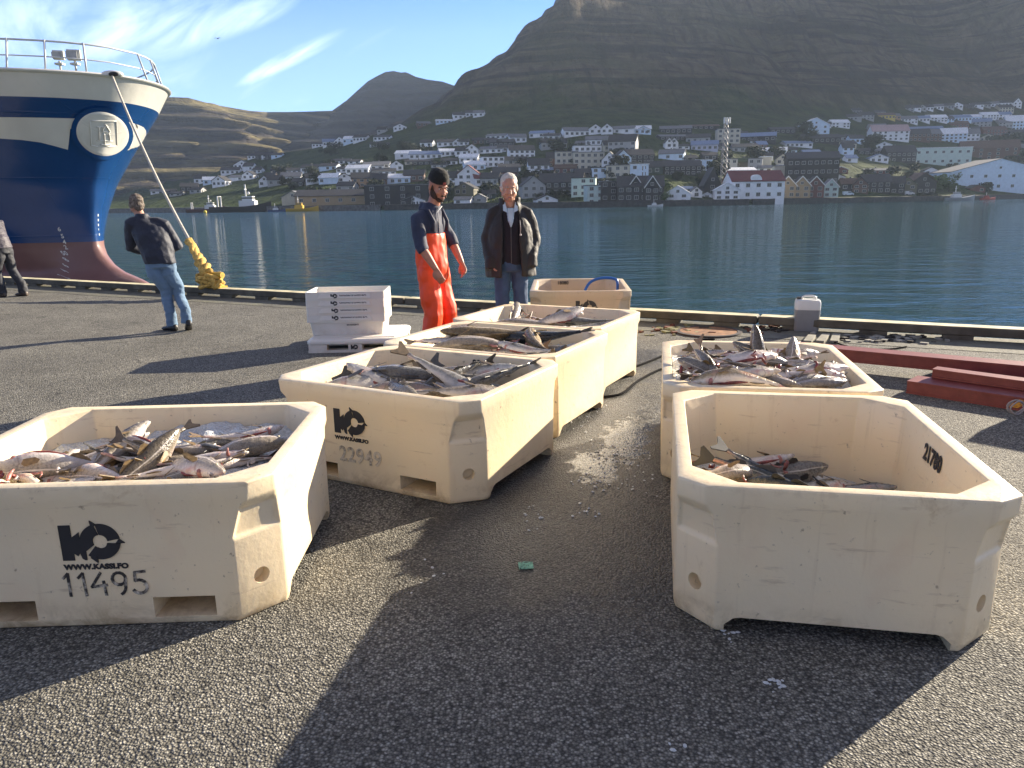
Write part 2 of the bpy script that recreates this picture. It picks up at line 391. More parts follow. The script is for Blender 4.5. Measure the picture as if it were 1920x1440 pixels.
# ================================================================== fish tubs
TL, TW, TH = 1.42, 1.165, .589
def octo(l, w, cu, cv, z):
    l /= 2; w /= 2
    return [V((-l+cu, -w, z)), V((l-cu, -w, z)), V((l, -w+cv, z)), V((l, w-cv, z)), V((l-cu, w, z)), V((-l+cu, w, z)), V((-l, w-cv, z)), V((-l, -w+cv, z))]
def plastic(name='tub_plastic', col=(.83, .705, .49), dirt=1.0):
    t = NT(name)
    oi = t.n('ShaderNodeObjectInfo')
    off = t.n('ShaderNodeVectorMath', operation='ADD'); t.l(t.tc.outputs['Object'], off.inputs[0])
    sc3 = t.n('ShaderNodeVectorMath', operation='SCALE'); t.l(oi.outputs['Random'], sc3.inputs['Scale']); sc3.inputs[0].default_value = (37, 19, 23); t.l(sc3.outputs[0], off.inputs[1])
    vec = off.outputs[0]
    n1 = t.noise(1.7, 4, .5, vec); n2 = t.noise(7, 6, .7, vec, .5); n3 = t.noise(28, 4, .6, vec)
    st = t.mapping((1.2, 1.2, 9), src=vec); n4 = t.noise(3.2, 5, .65, st, .3)
    c = t.mix(t.ramp(n1.outputs[0], [(.35, 0.0), (.65, 1.0)]), [x*.94 for x in col], (col[0]*1.03, col[1]*.99, col[2]*.93))
    c = t.mix(t.math('MULTIPLY', t.ramp(n2.outputs[0], [(.62, 0.0), (.76, 1.0)]), .55*dirt), c, (.50, .35, .19))
    c = t.mix(t.math('MULTIPLY', t.ramp(t.noise(2.6, 3, .5, vec, .4).outputs[0], [(.56, 0.0), (.70, 1.0)]), .4*dirt), c, (.74, .54, .36))
    c = t.mix(t.math('MULTIPLY', t.ramp(n4.outputs[0], [(.61, 0.0), (.70, 1.0)]), .45*dirt), c, (.46, .34, .22))
    c = t.mix(t.math('MULTIPLY', t.ramp(n3.outputs[0], [(.66, 0.0), (.72, 1.0)]), .6*dirt), c, (.20, .14, .10))
    # grime near the foot
    sp = t.n('ShaderNodeSeparateXYZ'); t.l(t.tc.outputs['Object'], sp.inputs[0])
    ft = t.math('MULTIPLY', t.ramp(sp.outputs[2], [(.0, 1.0), (.14, 0.0)]), t.ramp(n2.outputs[0], [(.42, 0.0), (.62, 1.0)]))
    c = t.mix(t.math('MULTIPLY', ft, .7*dirt), c, (.30, .19, .08))
    rm_ = t.math('MULTIPLY', t.ramp(sp.outputs[2], [(.555, 0.0), (.575, 1.0)]), t.ramp(t.noise(15, 5, .7, vec).outputs[0], [(.50, 0.0), (.62, 1.0)]))
    c = t.mix(t.math('MULTIPLY', rm_, .26*dirt), c, (.46, .35, .22))
    dr = t.noise(1.0, 5, .65, t.mapping((16, 16, 1.1), src=vec), .2)
    c = t.mix(t.math('MULTIPLY', t.ramp(dr.outputs[0], [(.60, 0.0), (.72, 1.0)]), .28*dirt), c, (.56, .42, .26))
    r = t.ramp(n2.outputs[0], [(.3, .34), (.7, .55)])
    return t.out(c, r, t.bump(t.math('ADD', n3.outputs[0], t.math('MULTIPLY', n1.outputs[0], 2.5)), .28, .006), Subsurface_Weight=.12, Subsurface_Radius=(.06, .035, .02))
M_TUB = plastic()
M_TUBOLD = plastic('tub_plastic_grimy', (.60, .48, .33), 1.6)
def make_tub_mesh():
    b = MB()
    lip = .515
    outer = [octo(TL-.03, TW-.03, .148, .145, .0), octo(TL-.012, TW-.012, .152, .15, .035), octo(TL-.012, TW-.012, .148, .145, .35),
             octo(TL-.012, TW-.012, .108, .118, lip-.03), octo(TL, TW, .085, .1, lip), octo(TL, TW, .075, .095, TH)]
    b.loft(outer, 0, False)
    n0 = len(b.v)
    wl = .058
    inner = [octo(TL-2*wl, TW-2*wl, .16, .165, TH), octo(TL-2*wl-.03, TW-2*wl-.03, .16, .165, .33), octo(TL-2*wl-.08, TW-2*wl-.08, .15, .15, .13)]
    o0 = n0
    b.v += [p for r_ in inner for p in r_]
    for k in range(2):
        for i in range(8):
            j = (i+1) % 8
            b.f.append((o0+k*8+j, o0+k*8+i, o0+(k+1)*8+i, o0+(k+1)*8+j)); b.m.append(0)
    for i in range(8):
        j = (i+1) % 8
        b.f.append((5*8+i, 5*8+j, o0+j, o0+i)); b.m.append(0)
    b.f.append(tuple(o0+16+i for i in range(8))); b.m.append(0)
    b.f.append(tuple(range(7, -1, -1))); b.m.append(0)
    me = b.mesh('tub_shell')
    # recessed niche under the rim at the four corners
    bm = bmesh.new(); bm.from_mesh(me); bmesh.ops.recalc_face_normals(bm, faces=bm.faces)
    bm.faces.ensure_lookup_table()
    cf = []
    for f in bm.faces:
        c = f.calc_center_median(); f.normal_update()
        if abs(f.normal.x) > .4 and abs(f.normal.y) > .4 and .37 < c.z < .5 and f.normal.x*c.x > 0 and f.normal.y*c.y > 0: cf.append(f)
    r_ = bmesh.ops.inset_individual(bm, faces=cf, thickness=.02, depth=-.014)
    bm.to_mesh(me); bm.free()
    o = link('tub_shell', me)
    bv = o.modifiers.new('b', 'BEVEL'); bv.width = .013; bv.segments = 3; bv.limit_method = 'ANGLE'; bv.angle_limit = R(28)
    me2 = baked(o); drop(o)
    o = link('tub_shell', me2)
    cuts = []
    def cutter(mb):
        c = mb.build('cut', [M_TUB]); cuts.append(c)
        m = o.modifiers.new('c', 'BOOLEAN'); m.operation = 'DIFFERENCE'; m.solver = 'EXACT'; m.object = c
    c = MB()   # wide arch under the short sides
    yw = TW/2-.19
    arch = [(-yw, -.2), (yw, -.2), (yw, .035), (yw-.03, .062), (yw-.055, .068), (-yw+.055, .068), (-yw+.03, .062), (-yw, .035)]
    c.loft([[V((x, p[0], p[1])) for p in arch] for x in (-1, 1)]); cutter(c)
    for sgn in (-1, 1):
        c = MB(); c.box((sgn*.345, 0, .078), (.24, 3, .085)); cutter(c)
    for sx_ in (-1, 1):
        for sy_ in (-1, 1):
            c = MB(); d = V((sx_, sy_, 0)).normalized()
            p = V((sx_*(TL/2-.085), sy_*(TW/2-.085), .165))
            c.tube([p-d*.045, p+d*.2], .034, 16); cutter(c)
            c = MB(); q = V((sx_*(TL/2-.090), sy_*(TW/2-.099), 0)); tt = V((-d.y, d.x, 0))
            c.loft([[q+tt*cos(2*pi*k/16)*.062+d*sin(2*pi*k/16)*.023+V((0, 0, z)) for k in range(16)] for z in (TH-.03, TH+.1)]); cutter(c)
    me3 = baked(o); drop(o)
    for c_ in cuts: drop(c_)
    me3.name = 'tub_shell'
    me3.materials.clear(); me3.materials.append(M_TUB)
    me3.polygons.foreach_set('material_index', [0]*len(me3.polygons))
    shade(me3, 32)
    return me3
TUBME = make_tub_mesh()
TUBOLD = TUBME.copy(); TUBOLD.materials.clear(); TUBOLD.materials.append(M_TUBOLD)
M_INK = SM('black_print', (.018, .018, .022), .55, var=.3)
def worn_ink(name, lo, hi, col=(.03, .027, .025), under=(.62, .55, .44)):
    t = NT(name)
    n = t.noise(34, 5, .7)
    n2 = t.noise(9, 3)
    fac = t.ramp(t.math('ADD', n.outputs[0], t.math('MULTIPLY', n2.outputs[0], .5)), [(lo, 0.0), (hi, 1.0)])
    return t.out(t.mix(fac, col, under), .6)
M_INKWORN = worn_ink('worn_black_stencil', .72, .95)
M_INKFADE = worn_ink('faded_grey_stencil', .6, .8, (.20, .18, .15))
M_CREAM = SM('cream_gap', (.66, .585, .47), .5, var=.05)
def logo_mb(S_, url=True):
    """block K running into a ring of arrows; lies in the local xz plane facing -y, S_ = height"""
    b = MB(); T = .0022; cnt = [0]
    def poly(pts, y0=-T, y1=0.0, m=0):
        n = len(pts); cnt[0] += 1; y0 -= .00006*cnt[0]
        b.loft([[V((p[0]*S_, y1, p[1]*S_)) for p in pts], [V((p[0]*S_, y0, p[1]*S_)) for p in pts]], m)
    poly([(-.93, -.5), (-.62, -.5), (-.62, .5), (-.93, .5)])
    poly([(-.62, -.16), (-.30, .24), (-.30, -.5), (-.35, -.5), (-.42, -.45), (-.46, -.30), (-.52, -.38), (-.62, -.3)])
    poly([(-.62, .16), (-.62, -.17), (-.42, -.1), (-.42, .3)])
    # ring
    c = (.1, 0.02); ro, ri = .5, .19
    for a0, a1 in ((8, 98), (104, 215), (228, 352)):
        n = 20
        ou = [(c[0]+ro*1.04*cos(R(a0+(a1-a0)*k/n)), c[1]+ro*sin(R(a0+(a1-a0)*k/n))) for k in range(n+1)]
        inn = [(c[0]+ri*cos(R(a0+(a1-a0)*k/n-6)), c[1]+ri*sin(R(a0+(a1-a0)*k/n-6))) for k in range(n+1)]
        for k in range(n):
            poly([inn[k], ou[k], ou[k+1], inn[k+1]])
    poly([(.60, .09), (.74, -.03), (.5, -.03)]); poly([(.06, .5), (-.1, .62), (-.06, .4)]); poly([(-.2, -.42), (-.02, -.58), (-.02, -.38)])
    if url:
        me = text_mesh('WWW.KASSI.FO', .2*S_, .055, .002, 1.02, 1.12)
        mesh_to_mb(b, me, Matrix.Translation((-.1*S_, -T/2, -.70*S_)) @ Matrix.Rotation(R(90), 4, 'X'))
    return b
def number_mb(s_, size, bold=.02, xs=.9, spacing=1.1):
    b = MB(); me = text_mesh(s_, size, bold, .002, spacing, xs)
    mesh_to_mb(b, me, Matrix.Translation((0, -.0012, 0)) @ Matrix.Rotation(R(90), 4, 'X'))
    return b
def tub(x, y, yaw, label, old=False):
    e = empty('fish_tub', (x, y, 0), yaw); tag(e, label, 'fish tub', 'large cream plastic fish tubs on the quay')
    o = link('shell', TUBOLD if old else TUBME, e)
    return e
def decal(mb, name, mat, par, loc, rz=0):
    o = mb.build(name, [mat], par); o.location = loc; o.rotation_euler = (0, 0, rz); return o
YA, YB, YD = R(1.76), R(-28.17), R(-11.2)
ub, vb = V((cos(YB), sin(YB), 0)), V((-sin(YB), cos(YB), 0))
PA = V((-1.655, 3.199, 0)); PB = V((-.56, 4.545, 0)); PB2 = PB+vb*1.172-ub*.11; PB3 = PB2+vb*1.172-ub*.13
PC = V((1.545, 4.60, 0)); PD = V((1.307, 3.13, 0)); PE = V((.845, 9.2, 0))
yf = -TW/2+.006
tA = tub(PA.x, PA.y, YA, 'cream tub stencilled 11495 in the front left corner, half full of fish under ice')
decal(logo_mb(.145), 'logo', M_INK, tA, (.045, yf-.001, .36))
def hand_number(strokes, S_, w_):
    b = MB()
    for st in strokes:
        for k in range(len(st)-1):
            p, q = V((st[k][0]*S_, 0, st[k][1]*S_)), V((st[k+1][0]*S_, 0, st[k+1][1]*S_))
            d = (q-p).normalized(); nn = V((-d.z, 0, d.x))*w_/2; ee = d*w_*.25
            b.loft([[p-ee-nn, q+ee-nn, q+ee+nn, p-ee+nn], [v+V((0, -.0018-.0002*k, 0)) for v in (p-ee-nn, q+ee-nn, q+ee+nn, p-ee+nn)]])
    return b
def arc(cx_, cz_, rx_, rz_, a0, a1, n=10): return [(cx_+rx_*cos(R(a0+(a1-a0)*k/n)), cz_+rz_*sin(R(a0+(a1-a0)*k/n))) for k in range(n+1)]
dig = [[(-1.62, .3), (-1.42, .5), (-1.42, -.5)], [(-1.02, .3), (-.82, .5), (-.78, -.5)], [(-.1, .5), (-.52, -.12), (.1, -.05)], [(-.02, .12), (.02, -.5)],
       arc(.62, .22, .27, .27, 0, 360, 14), [(.89, .25), (.85, -.1)]+arc(.55, -.1, .3, .4, 0, -70, 5), [(1.7, .52), (1.28, .48), (1.26, .1)]+arc(1.42, -.16, .3, .3, 110, -150, 12)]
decal(hand_number(dig, .094, .011), 'number_marking', M_INKWORN, tA, (.05, yf-.001, .185))
tB = tub(PB.x, PB.y, YB, 'cream tub stencilled 22949, nearest of the row of three, holding large whole cod')
decal(logo_mb(.145), 'logo', M_INK, tB, (-.09, yf-.001, .385))
decal(number_mb('22949', .125, .02, .95, 1.05), 'number_marking', M_INKFADE, tB, (-.05, yf-.001, .185))
decal(number_mb('23749', .075, .035, .9, 1.0), 'number_marking', M_INK, tB, (.14, TW/2-.062, TH-.065)).rotation_euler = (R(3), 0, 0)
tB2 = tub(PB2.x, PB2.y, YB, 'cream tub of fish and ice, middle one of the row of three')
tB3 = tub(PB3.x, PB3.y, YB, 'cream tub of fish, rearmost of the row of three by the two men')
tC = tub(PC.x, PC.y, YD+R(90), 'cream tub heaped above its rim with cod, beside the red steel beams')
tD = tub(PD.x, PD.y, YD+R(90), 'cream tub marked 21780 inside, at front right, with only a few dark fish')
decal(number_mb('21780', .10, .035, .85, 1.0), 'number_marking', M_INK, tD, (.03, -(TW/2-.067), TH-.105), pi).rotation_euler = (R(-3), 0, pi)
tE = tub(PE.x, PE.y, R(-4)+R(90), 'grimy tan tub numbered 18080 with a blue hose, standing last at the water', True)
decal(logo_mb(.155, False), 'logo', M_INK, tE, (-TL/2+.006, -.09, .40), R(-90))
decal(number_mb('18080', .06, .03, .95, 1.05), 'number_marking', M_INK, tE, (TL/2-.07, .2, TH-.05), R(-90)).rotation_euler = (R(3), 0, R(-90))
# ================================================================== fish
def fish_mat(name, back, side, belly, spot=.6, wet=.16):
    t = NT(name)
    uv = t.n('ShaderNodeSeparateXYZ'); t.l(t.tc.outputs['UV'], uv.inputs[0])
    n1 = t.noise(22, 4, .6); n2 = t.noise(55, 3, .6); n3 = t.noise(6, 3)
    oi = t.n('ShaderNodeObjectInfo')
    v = t.math('ADD', uv.outputs[1], t.math('MULTIPLY', t.math('SUBTRACT', n1.outputs[0], .5), .22))
    c = t.ramp(v, [(.0, tuple(back)), (.42, tuple(x*.6+y*.4 for x, y in zip(back, side))), (.62, tuple(side)), (.80, tuple(belly)), (1, tuple(belly))])
    sp = t.math('MULTIPLY', t.ramp(n2.outputs[0], [(.50, 0.0), (.62, 1.0)]), t.ramp(uv.outputs[1], [(.45, spot), (.75, 0.0)]))
    c = t.mix(sp, c, [x*.38 for x in back])
    # pale lateral line
    ll = t.math('ABSOLUTE', t.math('SUBTRACT', t.math('ADD', uv.outputs[1], t.math('MULTIPLY', uv.outputs[0], -.12)), .33))
    c = t.mix(t.ramp(ll, [(.0, .75), (.028, 0.0)]), c, [min(1, x*1.25) for x in belly])
    # blood and slime patches
    bl = t.math('MULTIPLY', t.ramp(n3.outputs[0], [(.54, 0.0), (.66, 1.0)]), t.ramp(uv.outputs[1], [(.35, 0.0), (.75, .75)]))
    c = t.mix(bl, c, (.52, .27, .22))
    gl = t.math('ABSOLUTE', t.math('SUBTRACT', t.math('ADD', uv.outputs[0], t.math('MULTIPLY', t.math('ABSOLUTE', t.math('SUBTRACT', uv.outputs[1], .55)), .10)), .235))
    c = t.mix(t.math('MULTIPLY', t.ramp(gl, [(.0, .4), (.010, 0.0)]), t.ramp(uv.outputs[1], [(.22, 0.0), (.32, 1.0)])), c, (.05, .025, .022))
    hs = t.n('ShaderNodeHueSaturation'); t.l(c, hs.inputs['Color'])
    t.l(t.math('ADD', .78, t.math('MULTIPLY', oi.outputs['Random'], .45)), hs.inputs['Value'])
    t.l(t.math('ADD', .7, t.math('MULTIPLY', oi.outputs['Random'], .6)), hs.inputs['Saturation'])
    return t.out(hs.outputs[0], t.ramp(n1.outputs[0], [(.3, wet), (.7, wet+.25)]), t.bump(t.math('ADD', n2.outputs[0], t.math('MULTIPLY', n1.outputs[0], 2.0)), .6, .004), Specular_IOR_Level=.6)
FM = [fish_mat('cod_brown', (.10, .075, .042), (.32, .26, .175), (.66, .59, .50)),
      fish_mat('cod_grey', (.13, .12, .10), (.38, .36, .31), (.66, .62, .56)),
      fish_mat('saithe_dark', (.012, .016, .018), (.06, .07, .075), (.30, .31, .31), .3),
      fish_mat('cod_pale', (.19, .165, .13), (.50, .44, .38), (.72, .64, .58), .45)]
FIN = [SM('fin_brown', (.085, .06, .034), .4, var=.4, scale=30), SM('fin_grey', (.07, .066, .058), .4, var=.4, scale=30), SM('fin_dark', (.02, .02, .02), .4, var=.3), SM('fin_tan', (.19, .125, .05), .4, var=.4, scale=30)]
M_EYE = SM('fish_eye', (.012, .012, .012), .08); M_EYER = SM('fish_eye_ring', (.55, .5, .36), .3)
M_FLESH = SM('red_flesh', (.20, .045, .035), .3, var=.6, scale=40); M_PINK = SM('pink_gill', (.40, .17, .14), .3, var=.4, scale=30)
PROF = [(0, .014, -.01), (.03, .036, -.008), (.08, .058, -.004), (.14, .078, 0), (.21, .096, 0), (.30, .106, -.004), (.40, .102, -.004), (.50, .088, 0), (.60, .068, .003), (.70, .047, .006), (.80, .029, .008), (.88, .020, .008), (.93, .024, .008)]
def bend_fn(by, bz, tw=0):
    def f(p):
        s = p.x-.4
        q = V((p.x, p.y+by*s*s, p.z+bz*s*s))
        if tw: q = V((q.x, q.y*cos(tw*s)-q.z*sin(tw*s), q.y*sin(tw*s)+q.z*cos(tw*s)))
        return q
    return f
def fish_meshes(idx, by, bz, tw, mouth, gutted, slim=1.0):
    """unit fish, snout at x=0, tail at x=1, back +z.  returns dict part -> (mesh, slot)"""
    bf = bend_fn(by, bz, tw); SEG = 14; out = {}
    b = MB(); uv = []
    rings = []
    for (x, r, zc) in PROF:
        ring = []
        for k in range(SEG):
            a = 2*pi*k/SEG            # 0 = dorsal
            hy = r*.74*sin(a)*slim; hz = r*cos(a)*slim
            if hz < 0 and .12 < x < .55: hz *= 1.06
            ring.append(bf(V((x, hy, zc+hz))))
            uv.append((x, 1-abs(1-2*k/SEG)))
        rings.append(ring)
    b.loft(rings, 0, True)
    # lower jaw, open or closed
    jr = []
    for x, r in ((.13, .03), (.06, .026), (.02+mouth*.1, .018), (.005+mouth*.22, .006)):
        zc = -.045-mouth*(.13-x)*.9
        for k in range(SEG):
            uv.append((x, .75))
        jr.append([bf(V((x, r*.95*sin(2*pi*k/SEG), zc+r*.6*cos(2*pi*k/SEG)))) for k in range(SEG)])
    b.loft(jr, 0, True)
    b.v = [v+V((noise.noise(v*9+V((idx, 0, 0))), noise.noise(v*9+V((0, idx, 3))), noise.noise(v*9+V((4, 0, idx)))))*.012*min(1, v.x*6) for v in b.v]
    me = b.mesh('fish_body'); ul = me.uv_layers.new(name='UVMap')
    for lp in me.loops: ul.data[lp.index].uv = uv[lp.vertex_index]
    shade(me, 180); out['body'] = (me, 'F')
    def plate(pts, th=.0035):
        m = MB()
        n = len(pts)
        P0 = [bf(V((p[0], -th+(p[2] if len(p) > 2 else 0), p[1]))) for p in pts]; P1 = [bf(V((p[0], th+(p[2] if len(p) > 2 else 0), p[1]))) for p in pts]
        m.loft([P0, P1], 0, True); return m
    tf = plate([(.905, .02), (.935, .03), (1.05, .105), (1.065, .085), (1.035, .02), (1.03, .0), (1.04, -.03), (1.065, -.075), (1.05, -.09), (.935, -.018), (.905, -.008)], .005).mesh('tail_fin')
    out['tail_fin'] = (tf, 'N')
    def top(x): 
        for (x0, r0, z0), (x1, r1, z1) in zip(PROF, PROF[1:]):
            if x0 <= x <= x1:
                k = (x-x0)/(x1-x0); return (r0+(r1-r0)*k)*slim, z0+(z1-z0)*k
        return .02, 0
    for nm, a, c, hgt, sg in (('dorsal_fin', .30, .44, .050, 1), ('dorsal_fin', .47, .65, .042, 1), ('dorsal_fin', .69, .84, .03, 1), ('anal_fin', .52, .68, .035, -1), ('anal_fin', .71, .84, .028, -1)):
        ra, za = top(a); rc, zc = top(c); mdx = a+(c-a)*.35; rm, zm = top(mdx)
        pts = [(a, za+sg*(ra-.012)), (mdx-.02, zm+sg*(rm+hgt*.85)), (mdx+.015, zm+sg*(rm+hgt)), (c-.01, zc+sg*(rc+.016)), (c, zc+sg*(rc-.008))]
        out.setdefault(nm, []) if False else None
        out[nm+'#%d' % len(out)] = (plate(pts, .0025).mesh(nm), 'N')
    for sg in (1, -1):
        y = sg*.07*slim
        m = MB(); P = [(.245, y, -.012), (.27, y+sg*.012, .01), (.36, y+sg*.055, -.005), (.375, y+sg*.06, -.03), (.34, y+sg*.04, -.05), (.26, y+sg*.01, -.045)]
        m.loft([[bf(V((p[0], p[1]-.002, p[2]))) for p in P], [bf(V((p[0], p[1]+.002, p[2]))) for p in P]], 0)
        out['pectoral_fin#%d' % len(out)] = (m.mesh('pectoral_fin'), 'N')
        m = MB(); c = bf(V((.088, sg*.038*slim, .018)))
        m.ell(c, (.0165, .010, .0165), 10, 6, 0); m.ell(c+V((0, sg*.0045, 0)), (.0095, .008, .0095), 8, 5, 1)
        me = m.mesh('eye'); shade(me, 180); out['eye#%d' % len(out)] = (me, 'E')
    if gutted:
        m = MB(); pts = [bf(V((.2+.32*k/8, 0, -(top(.2+.32*k/8)[0]+.004)))) for k in range(9)]
        m.tube(pts, [.004+.013*sin(pi*k/8) for k in range(9)], 8)
        me = m.mesh('gut_opening'); shade(me, 180); out['gut_opening'] = (me, 'R')
        m = MB(); m.ell(bf(V((.185, .0, -.07))), (.03, .045, .03), 10, 6); me = m.mesh('gill'); shade(me, 180); out['gill'] = (me, 'K')
    elif mouth > .3:
        m = MB(); m.ell(bf(V((.06, 0, -.042-mouth*.04))), (.05, .026, .02), 10, 6); me = m.mesh('mouth'); shade(me, 180); out['mouth'] = (me, 'K')
    return out
SHAPES = [fish_meshes(0, .12, -.06, 0, .0, False), fish_meshes(1, -.28, .10, .3, .5, True), fish_meshes(2, .35, -.18, -.5, .2, True), fish_meshes(3, -.1, .22, .6, .8, True, 1.1), fish_meshes(4, .02, -.28, 0, .1, False, .92)]
FCACHE = {}
def fish_proto(shape, colr, fin=None):
    key = (shape, colr, fin)
    if key not in FCACHE:
        d = {}
        fin_ = colr if fin is None else fin
        for k, (me, slot) in SHAPES[shape].items():
            m = me.copy(); m.materials.clear()
            for mm in {'F': [FM[colr]], 'N': [FIN[fin_]], 'E': [M_EYER, M_EYE], 'R': [M_FLESH], 'K': [M_PINK]}[slot]: m.materials.append(mm)
            d[k] = m
        FCACHE[key] = d
    return FCACHE[key]
FISH = []; FMAT = {}
def fish(loc, length, heading, pitch=0.0, roll=90.0, shape=0, colr=0, fin=None, group='', where='', note='', end=None):
    """heading: world direction the head points (degrees); pitch>0 lifts the head; roll 0 = upright, +-90 = on its side, 180 belly up"""
    if end:
        hd_ = V((cos(R(heading))*cos(R(pitch)), sin(R(heading))*cos(R(pitch)), sin(R(pitch))))
        loc = V(loc)+hd_*length*(.52 if end == 'tail' else -.48)
    e = empty('fish', loc)
    # local +x runs head -> tail, centre at x=.5
    Mx = Matrix.Rotation(R(heading+180), 4, 'Z') @ Matrix.Rotation(R(pitch), 4, 'Y') @ Matrix.Rotation(R(roll), 4, 'X')
    e.rotation_euler = Mx.to_euler()
    for k, me in fish_proto(shape, colr, fin).items():
        o = link(k.split('#')[0], me, e); o.scale = (length,)*3; o.location = (-.5*length, 0, 0)
    e['group'] = group; e['category'] = 'fish'
    e['_m'] = 0; del e['_m']
    FMAT[e.name] = (Mx, length, shape)
    FISH.append((e, colr, roll, heading, length, where, note, pitch))
    return e
def loc2w(T, yaw, x, y, z): return V((T.x+x*cos(yaw)-y*sin(yaw), T.y+x*sin(yaw)+y*cos(yaw), z))
def ice_mat():
    t = NT('crushed_ice')
    v = t.n('ShaderNodeTexVoronoi'); v.inputs['Scale'].default_value = 70; t.l(t.tc.outputs['Object'], v.inputs['Vector'])
    n = t.noise(40, 4, .7)
    c = t.mix(t.ramp(n.outputs[0], [(.35, 0.0), (.65, 1.0)]), (.62, .65, .66), (.84, .86, .86))
    c = t.mix(t.ramp(t.noise(5, 3).outputs[0], [(.55, 0.0), (.7, .45)]), c, (.33, .25, .22))
    return t.out(c, .18, t.bump(t.math('ADD', v.outputs['Distance'], n.outputs[0]), .9, .012), Subsurface_Weight=.3, Subsurface_Radius=(.03, .03, .03), Subsurface_Scale=1.0)
M_ICE = ice_mat()
def ice_bed(T, yaw, level, amp, seed, label_note):
    g = MB(); nx, ny = 56, 44
    lx, ly = TL-.135, TW-.135
    top = []
    for j in range(ny+1):
        for i in range(nx+1):
            x = -lx/2+lx*i/nx; y = -ly/2+ly*j/ny
            # keep inside the cut corners
            ex = max(0, abs(x)-(lx/2-.12)); ey = max(0, abs(y)-(ly/2-.12))
            if ex+ey > .12:
                k = (ex+ey-.12)/2; x -= math.copysign(k, x); y -= math.copysign(k, y)
            z = level(x, y)+amp*(noise.noise(V((x*3+seed, y*3, seed)))*.8+noise.noise(V((x*11, y*11, seed)))*.35+noise.noise(V((x*38, y*38, seed)))*.22)
            top.append(V((x, y, z)))
    n = len(top); W1 = nx+1
    fs = [(j*W1+i, j*W1+i+1, (j+1)*W1+i+1, (j+1)*W1+i) for j in range(ny) for i in range(nx)]
    g.add(top, fs)
    o = g.build('crushed_ice', [M_ICE], None, 180); o.location = (T.x, T.y, 0); o.rotation_euler = (0, 0, yaw)
    tag(o, 'crushed ice packed between the fish in the '+label_note, 'ice', kind='stuff')
    return o
rf = random.Random(11)
def heap(T, yaw, level, n, group, where, lens=(.5, .75), cols=(0, 1, 3), wild=18, sink=.0, seed=0, edge=.30, axis=None):
    rf.seed(seed)
    cells = []
    nx = max(1, int(round(sqrt(n*1.3)))); ny = max(1, int(round(n/nx)))
    for j in range(ny):
        for i in range(nx):
            cells.append((i, j))
    rf.shuffle(cells)
    for (i, j) in cells:
        x = (-.5+(i+.5)/nx)*(TL-2*edge)+rf.uniform(-.06, .06); y = (-.5+(j+.5)/ny)*(TW-2*edge)+rf.uniform(-.06, .06)
        ln = rf.uniform(*lens); hd = (rf.choice([0, 180])+rf.gauss(0, 32)) if axis is None else axis+rf.choice([0, 180])+rf.gauss(0, 22)
        # keep head and tail inside the walls
        h = R(hd)-0; hx, hy = cos(h), sin(h)
        for _ in range(6):
            ok = True
            for sgn in (-.5, .53):
                px_, py_ = x+sgn*ln*hx, y+sgn*ln*hy
                mx_, my_ = TL/2-.09, TW/2-.09
                if abs(px_) > mx_: x -= math.copysign(abs(px_)-mx_, px_)
                if abs(py_) > my_: y -= math.copysign(abs(py_)-my_, py_)
        rl = rf.choice([90, -90, 90, -90, 180, 20])+rf.gauss(0, wild)
        z = level(x, y)+rf.uniform(-.02, .045)-sink
        p = loc2w(T, yaw, x, y, z)
        fish(p, ln, hd+math.degrees(yaw), rf.gauss(0, 7), rl, rf.randrange(5), rf.choice(cols), None, group, where)
# ---- A: front left
lvA = lambda x, y: .425+.03*sin(3*x+1)+.02*y
ice_bed(PA, YA, lambda x, y: lvA(x, y)+.012, .055, 1, 'front left tub stencilled 11495')
gA, wA = 'fish in the front left tub', 'front left tub'
heap(PA, YA, lvA, 46, gA, wA, (.30, .50), (0, 3, 3, 1, 3), 28, .0, 5)
def atp(px, py, z): return gp(px, py, z)
fish(atp(262, 880, .49), .5, 60, 26, 10, 3, 0, 3, gA, wA, 'with head raised at the front rim')
fish(atp(345, 872, .50), .55, -35, 8, 75, 1, 3, None, gA, wA, 'with a round pale eye beside the front rim')
fish(atp(430, 852, .50), .6, 20, 12, -80, 2, 3, None, gA, wA, 'with a red gill opening near the right end')
fish(atp(100, 875, .49), .6, 200, 6, 150, 1, 3, None, gA, wA, 'with red gut at the left end')
fish(atp(210, 850, .50), .5, 75, 18, 90, 0, 0, 3, gA, wA, 'with a yellowish flank standing out of the ice')
# ---- B: large whole cod
lvB = lambda x, y: .40+.03*y
ice_bed(PB, YB, lambda x, y: .40, .03, 2, 'tub stencilled 22949')
gB, wB = 'cod in the tub stencilled 22949', 'tub 22949'
heap(PB, YB, lambda x, y: .45, 16, gB, wB, (.6, .8), (1, 0, 1), 12, .0, 21)
fish(atp(808, 708, .51), .88, 169, 2, 74, 0, 1, 0, gB, wB, 'the largest, lying across with its head to the left')
fish(atp(785, 732, .485), .72, 173, 0, -70, 4, 0, None, gB, wB, 'speckled, lying along the front rim')
fish(atp(845, 738, .50), .6, 10, 0, 85, 0, 0, None, gB, wB, 'dark, half hidden against the front right rim')
fish(atp(748, 660, .70), .72, -14, -26, 70, 0, 1, 0, gB, wB, 'with its broad tail standing up at the left wall', 'tail')
fish(atp(880, 698, .515), .66, -12, 3, 80, 2, 1, 0, gB, wB, 'with a red gill showing at the right end')
fish(atp(940, 700, .55), .62, 205, -14, 60, 4, 1, None, gB, wB, 'with its dark tail up by the right corner')
fish(atp(870, 694, .54), .62, 215, -16, 40, 4, 1, None, gB, wB, 'with its tail in front of the stencilled number')
